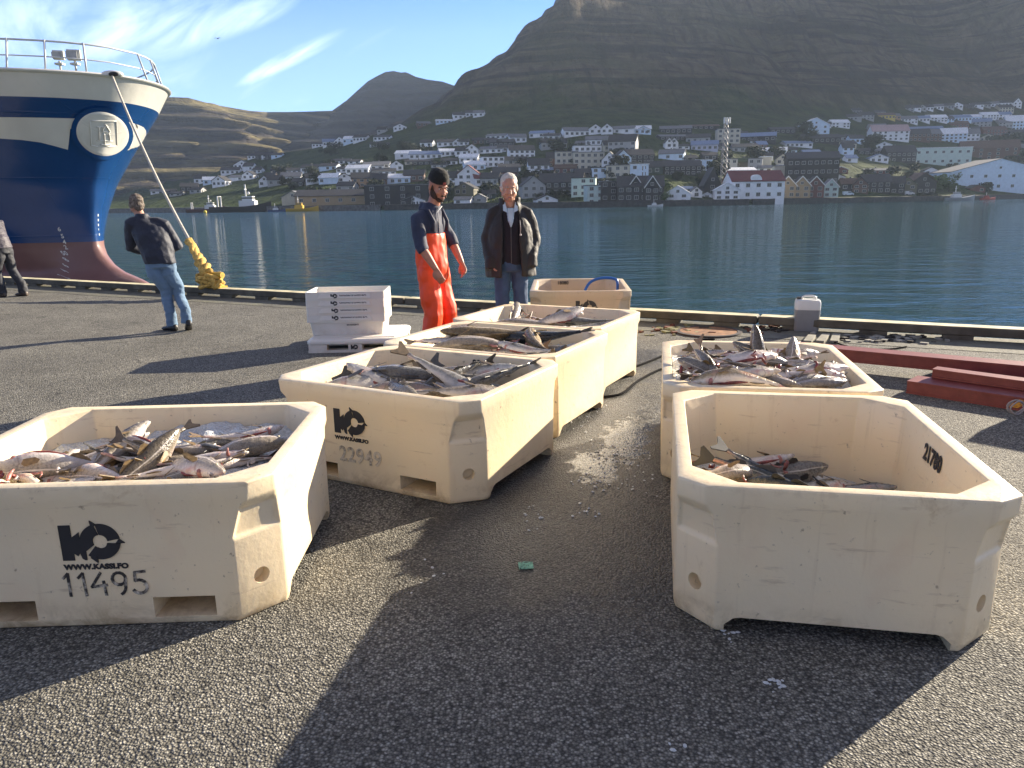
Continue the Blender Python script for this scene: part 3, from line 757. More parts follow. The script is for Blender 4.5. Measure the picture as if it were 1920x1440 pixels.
# ---- B2, B3
gB2, wB2 = 'fish in the middle tub of the row', 'middle row tub'
lv2 = lambda x, y: .44
ice_bed(PB2, YB, lambda x, y: .475, .06, 3, 'middle tub of the row of three')
heap(PB2, YB, lv2, 24, gB2, wB2, (.34, .54), (1, 3, 3), 20, .0, 33)
fish(atp(955, 615, .58), .80, 192, 4, 82, 0, 0, 3, gB2, wB2, 'long and golden tailed, resting across the back rim')
fish(atp(905, 643, .55), .78, 178, 0, 90, 1, 3, None, gB2, wB2, 'the one crusted with bright ice')
fish(atp(1010, 645, .56), .6, 100, 8, 60, 2, 0, 3, gB2, wB2, 'curled up with spotted brown skin')
fish(atp(1030, 634, .55), .75, 165, -6, 70, 0, 2, None, gB2, wB2, 'nearly black, along the right wall')
fish(atp(830, 640, .55), .55, 20, -8, 70, 4, 3, 0, gB2, wB2, 'pale, with its tail at the left wall')
fish(atp(1015, 660, .54), .5, 150, 5, -80, 1, 1, None, gB2, wB2, 'with white lines on its head at the front')
gB3, wB3 = 'fish in the rear tub of the row', 'rear row tub'
ice_bed(PB3, YB, lambda x, y: .465, .05, 4, 'rearmost tub of the row of three')
heap(PB3, YB, lambda x, y: .45, 22, gB3, wB3, (.34, .54), (1, 3, 3), 20, .0, 41)
fish(atp(1090, 603, .55), .6, 175, 3, 85, 0, 1, None, gB3, wB3, 'bluish grey and arched, at the right end')
fish(atp(1040, 598, .58), .6, 20, 14, 60, 3, 3, None, gB3, wB3, 'with its pinkish head raised in the middle')
fish(atp(945, 602, .57), .6, 80, 20, 20, 1, 3, None, gB3, wB3, 'with its head up at the left wall')
fish(atp(1000, 608, .54), .66, 172, 2, 90, 4, 3, 1, gB3, wB3, 'long and silvery, along the front rim')
# ---- C: heaped
lvC = lambda x, y: .49+.05*(1-(x/.7)**2)*(1-(y/.58)**2)
gC, wC = 'fish in the heaped tub', 'heaped tub'
ice_bed(PC, YD+R(90), lambda x, y: lvC(x, y)+.0, .06, 5, 'heaped tub on the right')
heap(PC, YD+R(90), lambda x, y: lvC(x, y)+.02, 44, gC, wC, (.30, .48), (3, 1, 3, 3, 0), 34, .0, 55, .26, 90)
fish(atp(1415, 612, .78), .55, 105, 70, 15, 3, 0, 3, gC, wC, 'with its speckled head pointing straight up', 'head')
fish(atp(1378, 640, .68), .45, 160, 35, 40, 1, 1, None, gC, wC, 'with a round eye behind the upright head', 'head')
fish(atp(1408, 658, .665), .62, 8, 10, 95, 1, 3, None, gC, wC, 'silvery, open pink mouth to the right', 'head')
fish(atp(1322, 630, .74), .55, 250, -48, 40, 4, 0, 3, gC, wC, 'with a yellow tail raised at the back left', 'tail')
fish(atp(1492, 634, .70), .42, 60, 50, 60, 3, 3, None, gC, wC, 'with its pale snout up at the back right', 'head')
fish(atp(1300, 712, .62), .60, 172, 2, -75, 2, 0, 3, gC, wC, 'brown, along the front left rim', 'head')
fish(atp(1430, 716, .62), .55, 4, 2, 100, 0, 0, None, gC, wC, 'brown, small eye above the front rim', 'head')
fish(atp(1580, 690, .60), .68, 12, 4, 85, 0, 3, 1, gC, wC, 'long and silvery, slanting to the right wall', 'head')
fish(atp(1590, 716, .57), .5, 5, 2, -95, 4, 3, None, gC, wC, 'pale, at the front right rim', 'head')
fish(atp(1262, 676, .66), .45, 170, 18, 30, 3, 3, None, gC, wC, 'with a gaping pink mouth at the left rim', 'head')
fish(atp(1312, 668, .70), .45, 110, 30, 20, 1, 3, None, gC, wC, 'with its wrinkled grey head up at the left', 'head')
fish(atp(1290, 655, .62), .45, -40, -20, 60, 0, 0, 3, gC, wC, 'with an orange brown fin over the left corner', 'tail')
# ---- D: nearly empty
gD, wD = 'fish in the front right tub', 'front right tub'
ice_bed(PD, YD+R(90), lambda x, y: .17+.10*y+.03*x, .03, 6, 'front right tub marked 21780')
heap(PD, YD+R(90), lambda x, y: .20+.12*y+.04*x, 20, gD, wD, (.32, .48), (1, 2, 3, 2), 25, .0, 63, .28, 80)
def atD(px, py, z): return gp(px, py, z)
fish(atD(1316, 836, .44), .62, -38, -20, 30, 4, 2, None, gD, wD, 'with its black forked tail at the left wall', 'tail')
fish(atD(1345, 838, .42), .55, -28, -24, 70, 0, 2, None, gD, wD, 'with its pointed dark tail upright', 'tail')
fish(atD(1325, 888, .37), .45, 195, 4, 110, 1, 3, None, gD, wD, 'with a pale belly close to the front wall', 'head')
fish(atD(1460, 866, .29), .52, 8, 0, 120, 2, 3, None, gD, wD, 'pale, stretched along the back wall', 'head')
fish(atD(1550, 880, .27), .5, 6, 4, 10, 3, 1, 2, gD, wD, 'with an upright black fin in the middle', 'head')
fish(atD(1600, 905, .22), .5, 12, 2, 100, 1, 1, None, gD, wD, 'grey, lying farthest to the right', 'head')
fish(atD(1390, 900, .34), .5, 140, -4, 20, 4, 2, None, gD, wD, 'with a dark back, crossing at the front', 'head')
CN = ['brown', 'grey', 'blackish', 'pale silvery']
def settle():
    """move every fish so that nothing of it below the rim passes through a tub wall"""
    TUBS = {gA: (PA, YA), gB: (PB, YB), gB2: (PB2, YB), gB3: (PB3, YB), gC: (PC, YD+R(90)), gD: (PD, YD+R(90))}
    for e, *_ in FISH:
        T, yw = TUBS[e['group']]; Mx, ln, shp = FMAT[e.name]
        vs = [v.co for v in SHAPES[shp]['body'][0].vertices][::3]+[v.co for v in SHAPES[shp]['tail_fin'][0].vertices]
        lo = Vector_inv(yw)
        P = [lo @ (Mx @ ((v-V((.5, 0, 0)))*ln)+e.location-T) for v in vs]
        P = [p for p in P if p.z < TH+.09]
        mx_, my_ = TL/2-.082, TW/2-.082; sx_ = sy_ = 0
        if P:
            a, b = max(p.x for p in P)-mx_, -mx_-min(p.x for p in P)
            sx_ = -a if a > 0 >= b else (b if b > 0 >= a else ((b-a)/2 if a > 0 else 0))
            a, b = max(p.y for p in P)-my_, -my_-min(p.y for p in P)
            sy_ = -a if a > 0 >= b else (b if b > 0 >= a else ((b-a)/2 if a > 0 else 0))
        e.location = e.location+lo.inverted() @ V((sx_, sy_, 0))
def Vector_inv(yw): return Matrix.Rotation(-yw, 3, 'Z')
settle()
def offal(T, yaw, spots, label, seed):
    r_ = random.Random(seed); b = MB()
    for px, py, z, n in spots:
        c = gp(px, py, z)
        for k in range(n):
            p = c+V((r_.gauss(0, .05), r_.gauss(0, .05), r_.uniform(-.02, .012))); pts = [p]
            d = V((r_.gauss(0, 1), r_.gauss(0, 1), r_.gauss(0, .4))).normalized()
            for q in range(4): d = (d+V((r_.gauss(0, .5), r_.gauss(0, .5), r_.gauss(0, .4)))).normalized(); pts.append(pts[-1]+d*.017)
            w_ = r_.uniform(.004, .010); b.tube([v-T for v in pts], [w_*.5, w_, w_*1.2, w_*.9, w_*.4], 7, r_.choice((0, 0, 1, 1, 2)))
    o = b.build('fish_offal', [M_FLESH, M_PINK, SM('white_flesh', (.66, .58, .52), .3)], None, 180); o.location = T; tag(o, label, 'offal', kind='stuff')
offal(PA, YA, ((25, 890, .50, 12), (60, 880, .50, 10), (320, 868, .49, 4), (455, 858, .49, 6), (390, 878, .49, 4)), 'red and pink guts among the fish in the front left tub', 1)
offal(PC, YD+R(90), ((1312, 700, .60, 7), (1330, 680, .63, 6), (1450, 690, .63, 6), (1520, 690, .62, 6), (1400, 668, .66, 5)), 'pink guts among the fish in the heaped tub', 2)
offal(PD, YD+R(90), ((1310, 870, .36, 5), (1450, 878, .30, 5), (1360, 893, .34, 5)), 'dark red guts among the fish in the front right tub', 3)
offal(PB2, YB, ((980, 640, .53, 6), (940, 655, .53, 4)), 'pink guts among the fish in the middle tub of the row', 4)
def fish_labels():
    rows = []
    for e, c, roll, hd, ln, where, note, pitch in FISH:
        if note: e['label'] = f'{CN[c]} fish {note}, {where}'[:200]
        else:
            r = abs((roll+180) % 360-180)
            pose = 'belly up' if r > 135 else ('on its belly' if r < 45 else 'on its side')
            hx = cos(R(hd)); 
            side = 'head right' if hx > .2 else ('head left' if hx < -.2 else 'head pointing away')
            rows.append((f'{CN[c]} fish {pose}, {side}, {where}', e))
    dedupe(rows)
ORD = ['leftmost', 'second from the left', 'third from the left', 'fourth from the left', 'fifth from the left', 'sixth from the left', 'seventh from the left', 'eighth from the left', 'ninth from the left', 'tenth from the left']
def ordn(k, n):
    if n == 2: return ('left one of two', 'right one of two')[k]
    if k == n-1: return 'rightmost of %s' % ({3: 'three', 4: 'four', 5: 'five', 6: 'six'}.get(n, 'them'))
    if k < len(ORD): return ORD[k]
    W_ = ['second', 'third', 'fourth', 'fifth', 'sixth', 'seventh', 'eighth', 'ninth', 'tenth', 'eleventh', 'twelfth', 'thirteenth']
    r = n-1-k
    if r-1 < len(W_): return W_[r-1]+' from the right'
    return 'number %d counted from the left' % (k+1)
def dedupe(rows):
    d = {}
    for l, e in rows: d.setdefault(l, []).append(e)
    for l, es in d.items():
        if len(es) == 1: es[0]['label'] = l; continue
        es.sort(key=lambda o: proj(o.location)[0])
        for k, o in enumerate(es): o['label'] = l+', '+ordn(k, len(es))
fish_labels()
# ================================================================== crates, pallet, canister, beams, bits
M_WHITE = plastic('crate_plastic', (.80, .77, .70), .35)
def crate_mesh():
    b = MB(); l, w_, h = .88, .56, .245
    def rr(l, w, z, r=.03):
        pts = []
        for sx_, sy_, a0 in ((1, 1, 0), (-1, 1, 90), (-1, -1, 180), (1, -1, 270)):
            for k in range(4):
                a = R(a0+30*k); pts.append(V((sx_*(l/2-r)+r*cos(a), sy_*(w/2-r)+r*sin(a), z)))
        return pts
    b.loft([rr(l-.09, w_-.08, 0), rr(l-.05, w_-.04, .145), rr(l, w_, .15), rr(l, w_, h), rr(l-.03, w_-.03, h), rr(l-.09, w_-.09, .15), rr(l-.15, w_-.13, .012)], 0, True)
    # raised band on both long sides
    for sy_ in (-1, 1):
        b.loft([[V((-.30, sy_*(w_/2-.001), .175)), V((.30, sy_*(w_/2-.001), .175)), V((.27, sy_*(w_/2-.001), .225)), V((-.27, sy_*(w_/2-.001), .225))],
                [V((-.30, sy_*(w_/2+.012), .177)), V((.30, sy_*(w_/2+.012), .177)), V((.27, sy_*(w_/2+.004), .225)), V((-.27, sy_*(w_/2+.004), .225))]], 0)
    return b
cr_yaw = R(1.0)
def small_logo(b, S_, url_size, x0):
    lb = logo_mb(S_, False); b.add(lb.v, lb.f, 0, Matrix.Translation((x0, 0, 0)))
    me = text_mesh('WWW.KASSI.FO', url_size, .03, .002, 1.05, 1.15)
    mesh_to_mb(b, me, Matrix.Translation((x0+.06+url_size*4.2, -.001, 0)) @ Matrix.Rotation(R(90), 4, 'X'))
PZ = .15
cq = gp(652, 628, .15); c0 = V((cq.x, cq.y+.22, PZ))
names = ['lowest', 'second lowest', 'second highest', 'topmost']
cmesh = None
for k in range(4):
    e = empty('fish_box', (c0.x, c0.y, PZ+.004+k*.082), cr_yaw+R((0, .6, -.4, .5)[k]))
    tag(e, 'nested white fish box, %s of the stack of four on the white pallet' % names[k], 'fish box', 'stack of nested white fish boxes')
    if cmesh is None:
        o = crate_mesh().build('box_shell', [M_WHITE], e, 35); cmesh = o.data
    else: o = link('box_shell', cmesh, e)
    b = MB(); small_logo(b, .048, .034, -.11); decal(b, 'logo', M_INK, e, (0, -.28-.0065, .200))
    if k == 0:
        me = text_mesh('BA-HUSGEYTI', .022, .02, .002, 1.0, 1.0); b = MB(); mesh_to_mb(b, me, Matrix.Rotation(R(90), 4, 'X')); decal(b, 'small_print', M_INK, e, (.07, -.2655, .118))
# pallet
pq = gp(660, 661); e = empty('plastic_pallet', (pq.x+.02, pq.y+.49, 0), R(2)); tag(e, 'white plastic pallet under the stack of fish boxes, with dark fork openings', 'pallet')
b = MB(); lx, ly = 1.06, .98
b.loft([[V((x*(lx/2-i), y*(ly/2-i), z)) for x, y in ((-1, -.9), (-.92, -1), (.92, -1), (1, -.9), (1, .9), (.92, 1), (-.92, 1), (-1, .9))] for z, i in ((.09, 0), (.13, .0), (.15, .03))]); dk_ = b.build('deck', [M_WHITE], e)
mm = dk_.modifiers.new('b', 'BEVEL'); mm.width = .012; mm.segments = 2
b = MB(); b.box((0, 0, .1535), (.86, .8, .006)); b.build('deck_panel', [M_WHITE], e)
for yy in (-ly/2+.07, 0, ly/2-.07):
    b = MB()
    b.box((0, yy, .014), (lx-.03, .12, .028))
    for xx in (-lx/2+.12, 0.0, lx/2-.12): b.box((xx, yy, .059), (.2 if xx else .15, .12, .062))
    b.build('runner', [M_WHITE], e)
decal(logo_mb(.05, False), 'logo', M_INK, e, (0, -ly/2+.0095, .06))
# canister
def rrect(l, w, z, r):
    pts = []
    for sx_, sy_, a0 in ((1, 1, 0), (-1, 1, 90), (-1, -1, 180), (1, -1, 270)):
        for k in range(4):
            a = R(a0+30*k); pts.append(V((sx_*(l/2-r)+r*cos(a), sy_*(w/2-r)+r*sin(a), z)))
    return pts
cp = gp(1514, 621)
e = empty('plastic_canister', (cp.x, cp.y+.06, .004), R(-16)); tag(e, 'translucent white plastic canister with grey liquid inside, standing by the kerb', 'canister')
M_CAN = simple('canister_wall', (.74, .73, .67), .35, .06, Subsurface_Weight=.2, Subsurface_Radius=(.05, .05, .05))
M_LIQ = simple('canister_liquid_part', (.25, .26, .27), .35, .08)
hgt = .40
b = MB(); b.loft([rrect(.27, .21, 0, .03), rrect(.285, .225, .02, .04), rrect(.29, .23, .26, .04)], 0, True); b.build('lower_body', [M_LIQ], e, 50)
b = MB(); b.loft([rrect(.29, .23, .2605, .04), rrect(.29, .23, .345, .04), rrect(.27, .21, .375, .05), rrect(.20, .15, .38, .04)], 0, True); b.build('upper_body', [M_CAN], e, 50)
b = MB(); b.tube([(-.07, 0, .37), (-.065, 0, .405), (-.03, 0, .418), (.05, 0, .418), (.085, 0, .405), (.09, 0, .37)], .014, 8); b.build('handle', [M_CAN], e, 60)
b = MB(); b.tube([(-.105, 0, .36), (-.105, 0, .405)], .026, 14); b.build('screw_cap', [SM('dark_cap', (.05, .05, .05), .5)], e, 40)
b = MB(); b.box((.1455, 0, .17), (.004, .05, .3)); b.build('seam_strip', [M_CAN], e)
# red steel beams
def steel():
    t = NT('red_steel')
    n = t.noise(9, 6, .7); n2 = t.noise(40, 4)
    c = t.mix(t.ramp(n.outputs[0], [(.35, 0.0), (.7, 1.0)]), (.165, .028, .026), (.24, .055, .045))
    c = t.mix(t.ramp(n2.outputs[0], [(.66, 0.0), (.75, .6)]), c, (.09, .045, .03))
    return t.out(c, .5, t.bump(n2.outputs[0], .3, .003))
M_STEEL = steel(); M_YEL = worn_ink('worn_yellow_paint', .72, .95, (.60, .28, .03), (.18, .04, .03))
def beam(p0, p1, wd, z0, z1, label, holes=False):
    d = (p1-p0); L_ = d.length; yaw = math.atan2(d.y, d.x); m_ = (p0+p1)/2
    e = empty('steel_beam', (m_.x, m_.y, 0), yaw); tag(e, label, 'steel beam', 'red painted steel beams lying on the quay')
    t_ = .014
    b = MB(); b.box((0, wd/2, z0+t_/2), (L_, wd, t_)); b.box((0, wd/2, z1-t_/2), (L_, wd, t_)); b.build('flange', [M_STEEL], e)
    b = MB(); b.box((0, .012+.006, (z0+z1)/2), (L_, .012, z1-z0-2*t_)); b.build('web', [M_STEEL], e)
    b = MB(); b.box((-L_/2+.008, wd/2+.014, (z0+z1)/2), (.014, wd-.03, z1-z0-2*t_-.002)); b.build('end_plate', [M_STEEL], e)
    return e, L_
D1 = (V((3.75, 6.42, 0))-V((2.98, 6.95, 0))).normalized()
lp0 = V((2.72, 7.12, 0))
b1, l1 = beam(lp0, lp0+D1*4.6, .2, .085, .20, 'long red steel beam resting across the others, its end behind the heaped tub')
D2 = (V((3.847, 5.385, 0))-V((3.265, 5.983, 0))).normalized()
q0 = V((3.265, 5.983, 0))
b2, l2 = beam(q0, q0+D2*2.6, .26, .0, .105, 'lowest red steel beam with worn yellow lettering on its side')
me = text_mesh('NECS', .06, .02, .002, 1.7, 1.25); bb = MB(); mesh_to_mb(bb, me, Matrix.Rotation(R(90), 4, 'X'))
decal(bb, 'lettering', worn_ink('faded_orange_lettering', .3, .62, (.30, .085, .03), (.19, .045, .035)), b2, (-l2/2+.50, .0105, .052))
bb = MB()
for k in range(4): 
    x0_ = .19*k
    bb.prism([(x0_, -.032), (x0_+.07, -.035), (x0_+.13, .032), (x0_+.07, .035)], 0, .002, 0, Matrix.Rotation(R(90), 4, 'X'))
decal(bb, 'warning_stripes', M_YEL, b2, (-l2/2+.72, .0105, .052))
b3, l3 = beam(q0+D2*.06+V((.20, .12, 0)), q0+D2*.06+V((.20, .12, 0))+D2*2.3, .13, .109, .185, 'short red steel beam lying on top of the lettered one')
b4, l4 = beam(V((3.86, 6.62, 0)), V((3.86, 6.62, 0))+D1*3.2, .16, .0, .16, 'red steel beam with a pinkish top behind the long one')
b5, l5 = beam(V((4.42, 5.75, 0)), V((4.42, 5.75, 0))+D2*1.6, .32, .19, .60, 'unseen red box beam added beyond the right edge to cast a shadow')  # out-of-view beam, added to throw a shadow across the quay
b = MB(); rp = gp(1908, 728, .25)
pts = []
for k in range(40):
    a = k*.42; pts.append((rp.x+.045*cos(a)*(1+.3*sin(k*.9)), rp.y-.02+.02*sin(a*.5), .115+.05*sin(a)))
b.tube(pts, .006, 6); o = b.build('rope_tangle', [SM('grey_rope', (.30, .27, .27), .8)], None, 180); tag(o, 'tangle of thin grey rope hanging on the red steel beams', 'rope')
# cables on the ground
def cable(pts, r, name, mat, label, cat):
    b = MB(); P = [V(p) for p in pts]; Q = []
    for i in range(len(P)-1):
        a = P[max(i-1, 0)]; p, q = P[i], P[i+1]; c = P[min(i+2, len(P)-1)]
        for k in range(8):
            u = k/8
            Q.append(.5*((2*p)+(-a+q)*u+(2*a-5*p+4*q-c)*u*u+(-a+3*p-3*q+c)*u**3))
    Q.append(P[-1]); b.tube(Q, r, 8); o = b.build(name, [mat], None, 180); return tag(o, label, cat)
M_CABLE = SM('black_cable', (.014, .014, .015), .95, Specular_IOR_Level=.05)
cable([tuple(gp(x, y, .012)) for x, y in ((1080, 696), (1130, 693), (1180, 690), (1240, 668), (1300, 640), (1340, 636))], .011, 'cable', M_CABLE, 'thin black cable snaking over the asphalt behind the heaped tub', 'cable')
cable([tuple(gp(x, y, .012)) for x, y in ((1120, 745), (1165, 738), (1200, 712), (1245, 690), (1300, 676))], .011, 'cable', M_CABLE, 'black cable curving between the rear tub of the row and the heaped tub', 'cable')
cable([tuple(gp(x, y, .012)) for x, y in ((1560, 640), (1600, 652), (1660, 655), (1700, 650))], .009, 'cable', M_CABLE, 'short black cable beside the end of the long red beam', 'cable')
# manhole, planks, debris
mp = gp(1328, 623); b = MB()
e = empty('manhole_cover', (mp.x, mp.y, .0)); tag(e, 'rusty round manhole cover near the kerb behind the heaped tub', 'manhole cover')
b.tube([(0, 0, .004), (0, 0, .016)], .34, 36); b.build('cover', [SM('rusty_iron', (.26, .13, .06), .8, var=.5, scale=10)], e, 30)
b = MB()
b.loft([[V((cos(2*pi*k/36)*r_, sin(2*pi*k/36)*r_, z)) for k in range(36)] for r_, z in ((.345, .003), (.345, .02), (.40, .02), (.40, .003))], 0, False); b.build('frame', [SM('dark_iron', (.06, .05, .045), .7)], e, 30)
M_PLANK = SM('grey_plank', (.26, .25, .2), .85, var=.4, scale=6)
for k, (x, y, a, ln) in enumerate(((1518, 638, 62, .42), (1543, 637, 60, .5), (1566, 637, 64, .48))):
    p = gp(x, y); b = MB(); b.box((0, 0, .018), (ln, .085, .028)); o = b.build('plank', [M_PLANK]); o.location = (p.x, p.y, 0); o.rotation_euler = (0, 0, R(a))
    tag(o, 'short grey plank on the ground by the canister, %s of three' % ('leftmost', 'middle', 'rightmost')[k], 'plank', 'short planks by the canister')
rb = random.Random(5)
def debris(px, py, n, spread, mats, name, label, sz=(.02, .06)):
    b = MB(); c = gp(px, py)
    for k in range(n):
        p = V((rb.gauss(0, spread*1.6), rb.gauss(0, spread), 0)); s_ = rb.uniform(*sz)
        b.box((p.x, p.y, s_*.22), (s_*rb.uniform(.7, 2.2), s_, s_*.44), rb.randrange(len(mats)), None, rb.uniform(0, 3))
    o = b.build(name, mats); o.location = (c.x, c.y, 0); return tag(o, label, 'debris', kind='stuff')
debris(1440, 618, 60, .13, [SM('rust_bits', (.14, .05, .025), .9), SM('dark_bits', (.04, .035, .03), .9)], 'rusty_debris', 'rusty scraps lying by the kerb behind the heaped tub')
debris(1665, 636, 90, .16, [SM('grey_bits', (.30, .29, .25), .9), SM('dark_bits', (.04, .035, .03), .9)], 'broken_concrete', 'broken concrete bits by the kerb right of the canister')
debris(1265, 620, 60, .16, [SM('rust_bits', (.14, .05, .025), .9), SM('dry_weed', (.22, .21, .1), .9)], 'debris', 'weedy debris by the kerb beside the rear tub')
# ice chips on the asphalt
b = MB()
for px, py, n, sp in ((1140, 850, 60, .10), (1110, 905, 26, .06), (1120, 765, 16, .05), (1000, 965, 14, .05), (1105, 965, 10, .06), (1452, 1282, 14, .016), (1365, 1190, 8, .02), (1270, 1395, 3, .02), (800, 1080, 6, .05), (1180, 890, 30, .15), (1060, 800, 20, .12)):
    c = gp(px, py)
    for k in range(n):
        s_ = rb.uniform(.003, .0085)
        m_ = Matrix.Rotation(rb.uniform(0, 3), 3, 'Z')
        b.ell((c.x+rb.gauss(0, sp), c.y+rb.gauss(0, sp*1.5), s_*.4), (s_*1.5, s_, s_*.5), 6, 4, 0, m_)
o = b.build('ice_chips', [M_ICE]); tag(o, 'scattered white ice chips on the wet asphalt between the tubs', 'ice', kind='stuff')
# green paper slip
p = gp(986, 1062); n = 14; b = MB()
vs = [V(((i/n-.5)*.066, (j/n-.5)*.066, .006+.004*noise.noise(V((i*.4, j*.4, 2))))) for j in range(n+1) for i in range(n+1)]
fs = [(j*(n+1)+i, j*(n+1)+i+1, (j+1)*(n+1)+i+1, (j+1)*(n+1)+i) for j in range(n) for i in range(n) if noise.noise(V((i*.55, j*.55, 9))) > -.30]
b.add(vs, fs); o = b.build('paper_slip', [SM('green_paper', (.20, .42, .28), .7, var=.4, scale=60)]); o.location = (p.x, p.y, 0); o.rotation_euler = (0, 0, R(4))
so_ = o.modifiers.new('s', 'SOLIDIFY'); so_.thickness = .0012
tag(o, 'small torn green paper slip stuck to the dark asphalt', 'paper')
# blue hose in tub E
hp = PE
cable([(hp.x+.08, hp.y+.10, .50), (hp.x+.15, hp.y+.12, .60), (hp.x+.28, hp.y+.14, .645), (hp.x+.43, hp.y+.14, .64), (hp.x+.485, hp.y+.12, .60), (hp.x+.48, hp.y+.10, .45), (hp.x+.44, hp.y+.1, .25)], .018, 'hose', SM('blue_hose', (.02, .12, .42), .35), 'blue hose hanging over the edge of the grimy tub', 'hose')
# yellow mooring bollards
M_BOL = SM('yellow_paint', (.55, .34, .03), .5, var=.3, scale=12)
def bollard(p, yaw, label):
    e = empty('mooring_bollard', (p.x, p.y, 0), yaw); tag(e, label, 'bollard', 'yellow bollards on the kerb')
    b = MB(); b.box((0, 0, .172), (.5, .24, .03)); o = b.build('base_plate', [M_BOL], e); o.modifiers.new('b', 'BEVEL').width = .008
    b = MB(); b.tube([(0, 0, .18), (0, 0, .28), (0, 0, .36)], [.11, .09, .10], 16); b.build('post', [M_BOL], e, 50)
    b = MB(); b.tube([(-.27, 0, .385), (.27, 0, .385)], .055, 12); b.build('head', [M_BOL], e, 50)
    return e
bp = at(388, 548, 13.45)
BOL = V((bp.x, bp.y, 0)); kk = K0+KD*((BOL-K0).dot(KD))+KN*.11
BOL = V((kk.x, kk.y, 0))
bollard(BOL, ang, 'yellow bollard on the kerb holding the yellow end of the mooring rope')
kk = gp(948, 560, .2); s_ = (V((kk.x, kk.y, 0))-K0).dot(KD); kk = K0+KD*s_+KN*.11
e = empty('mooring_post', (kk.x, kk.y, 0)); tag(e, 'small yellow post on the kerb glimpsed between the older man\'s legs', 'post')
b = MB(); b.tube([(0, 0, .15), (0, 0, .36)], .06, 14); b.build('post', [M_BOL], e, 50)
b = MB(); b.tube([(0, 0, .36), (0, 0, .385), (0, 0, .40)], [.085, .085, .05], 14); b.build('cap', [M_BOL], e, 50)
b = MB(); b.tube([(0, 0, .24), (0, 0, .27)], .0625, 14); b.build('blue_band', [SM('blue_hose', (.02, .12, .42), .35)], e, 50)
# ================================================================== people
def remesh(mb, vox, smooth_n=4, fold=None, name='m'):
    o = mb.build(name, [SM('skin', (.42, .22, .15), .5)])
    r = o.modifiers.new('r', 'REMESH'); r.mode = 'VOXEL'; r.voxel_size = vox; r.adaptivity = 0
    s = o.modifiers.new('s', 'SMOOTH'); s.iterations = smooth_n; s.factor = .5
    me = baked(o); drop(o)
    if fold:
        amp, scl, seed, stretch = fold
        N_ = [v.normal.copy() for v in me.vertices]
        for v, nn_ in zip(me.vertices, N_):
            p = v.co
            n = noise.noise(V((p.x*scl+seed, p.y*scl, p.z*scl*stretch)))+.5*noise.noise(V((p.x*scl*2.3, p.y*scl*2.3+seed, p.z*scl*stretch*2.3)))
            v.co = p+nn_*n*amp
    shade(me, 180)
    return me
def E3(c, rx, ry, yaw=0.0, n=16, tilt=0.0):
    """horizontal elliptical ring"""
    return [V((c[0]+cos(2*pi*k/n)*rx*cos(yaw)-sin(2*pi*k/n)*ry*sin(yaw), c[1]+cos(2*pi*k/n)*rx*sin(yaw)+sin(2*pi*k/n)*ry*cos(yaw), c[2]+tilt*sin(2*pi*k/n)*ry)) for k in range(n)]
M_SKIN = simple('skin_face', (.47, .25, .17), .5, .12, 18, Subsurface_Weight=.12, Subsurface_Radius=(.02, .008, .005))
M_SKINR = simple('skin_ruddy', (.42, .19, .125), .5, .2, 18, Subsurface_Weight=.12, Subsurface_Radius=(.02, .008, .005))
M_WHT = SM('eye_white', (.6, .57, .53), .3); M_IRIS = SM('iris', (.03, .03, .035), .2); M_LIP = SM('lips', (.30, .10, .085), .5)
def cloth(name, col, rough=.85, var=.2, scale=9, bump=.004):
    t = NT(name); n = t.noise(scale, 5, .6); n2 = t.noise(320, 2)
    c = t.mix(t.ramp(n.outputs[0], [(.3, 0.0), (.7, 1.0)]), [x*(1-var) for x in col], [min(1, x*(1+var)) for x in col])
    h = t.math('ADD', t.math('MULTIPLY', n.outputs[0], 3.0), t.math('MULTIPLY', n2.outputs[0], .2))
    return t.out(c, rough, t.bump(h, .6, bump), Sheen_Weight=.1)
def head_mb(mb, hc, yaw, pitch, s=1.0):
    """head centred at hc, facing local +y turned by yaw (z) and nodding by pitch; returns transform"""
    T = Matrix.Translation(hc) @ Matrix.Rotation(yaw, 4, 'Z') @ Matrix.Rotation(-pitch, 4, 'X') @ Matrix.Scale(s, 4)
    def el(c, r): 
        t = MB(); t.ell(c, r, 14, 10); mb.add(t.v, t.f, 0, T)
    el((0, -.012, .03), (.077, .098, .09)); el((0, .025, -.03), (.062, .072, .085)); el((0, .052, -.085), (.036, .04, .032))
    el((.045, .0, -.06), (.03, .05, .035)); el((-.045, .0, -.06), (.03, .05, .035))
    el((0, .092, -.02), (.012, .022, .028)); el((0, .105, -.035), (.016, .016, .012)); el((0, .082, .02), (.048, .018, .010))
    el((.038, .07, -.035), (.02, .02, .018)); el((-.038, .07, -.035), (.02, .02, .018))
    el((0, .088, -.068), (.024, .012, .007)); el((0, .086, -.08), (.021, .012, .007))
    for s_ in (1, -1): el((s_*.080, -.008, -.01), (.010, .02, .032))
    return T
def face_parts(T, par, skin, blink=False):
    for s_ in (1, -1):
        m = MB(); m.ell((s_*.031, .0775, .001), (.0115, .008, .0065 if not blink else .003), 10, 6, 0); m.ell((s_*.031, .0835, .001), (.0055, .004, .0055 if not blink else .002), 8, 5, 1)
        o = m.build('eye', [M_WHT, M_IRIS], par, 180); o.matrix_local = T
        m = MB(); m.tube([(s_*.014, .0965, .018), (s_*.032, .094, .0235), (s_*.052, .080, .017)], [.0035, .0045, .003], 6); o = m.build('eyebrow', [MATS['brow_'+par.name.split('.')[-1]] if 'brow_'+par.name.split('.')[-1] in MATS else M_IRIS], par, 180); o.matrix_local = T
    m = MB(); m.tube([(-.024, .091, -.0745), (-.01, .0985, -.0735), (.01, .0985, -.0735), (.024, .091, -.0745)], [.002, .0045, .0045, .002], 6); o = m.build('mouth', [M_LIP], par, 180); o.matrix_local = T
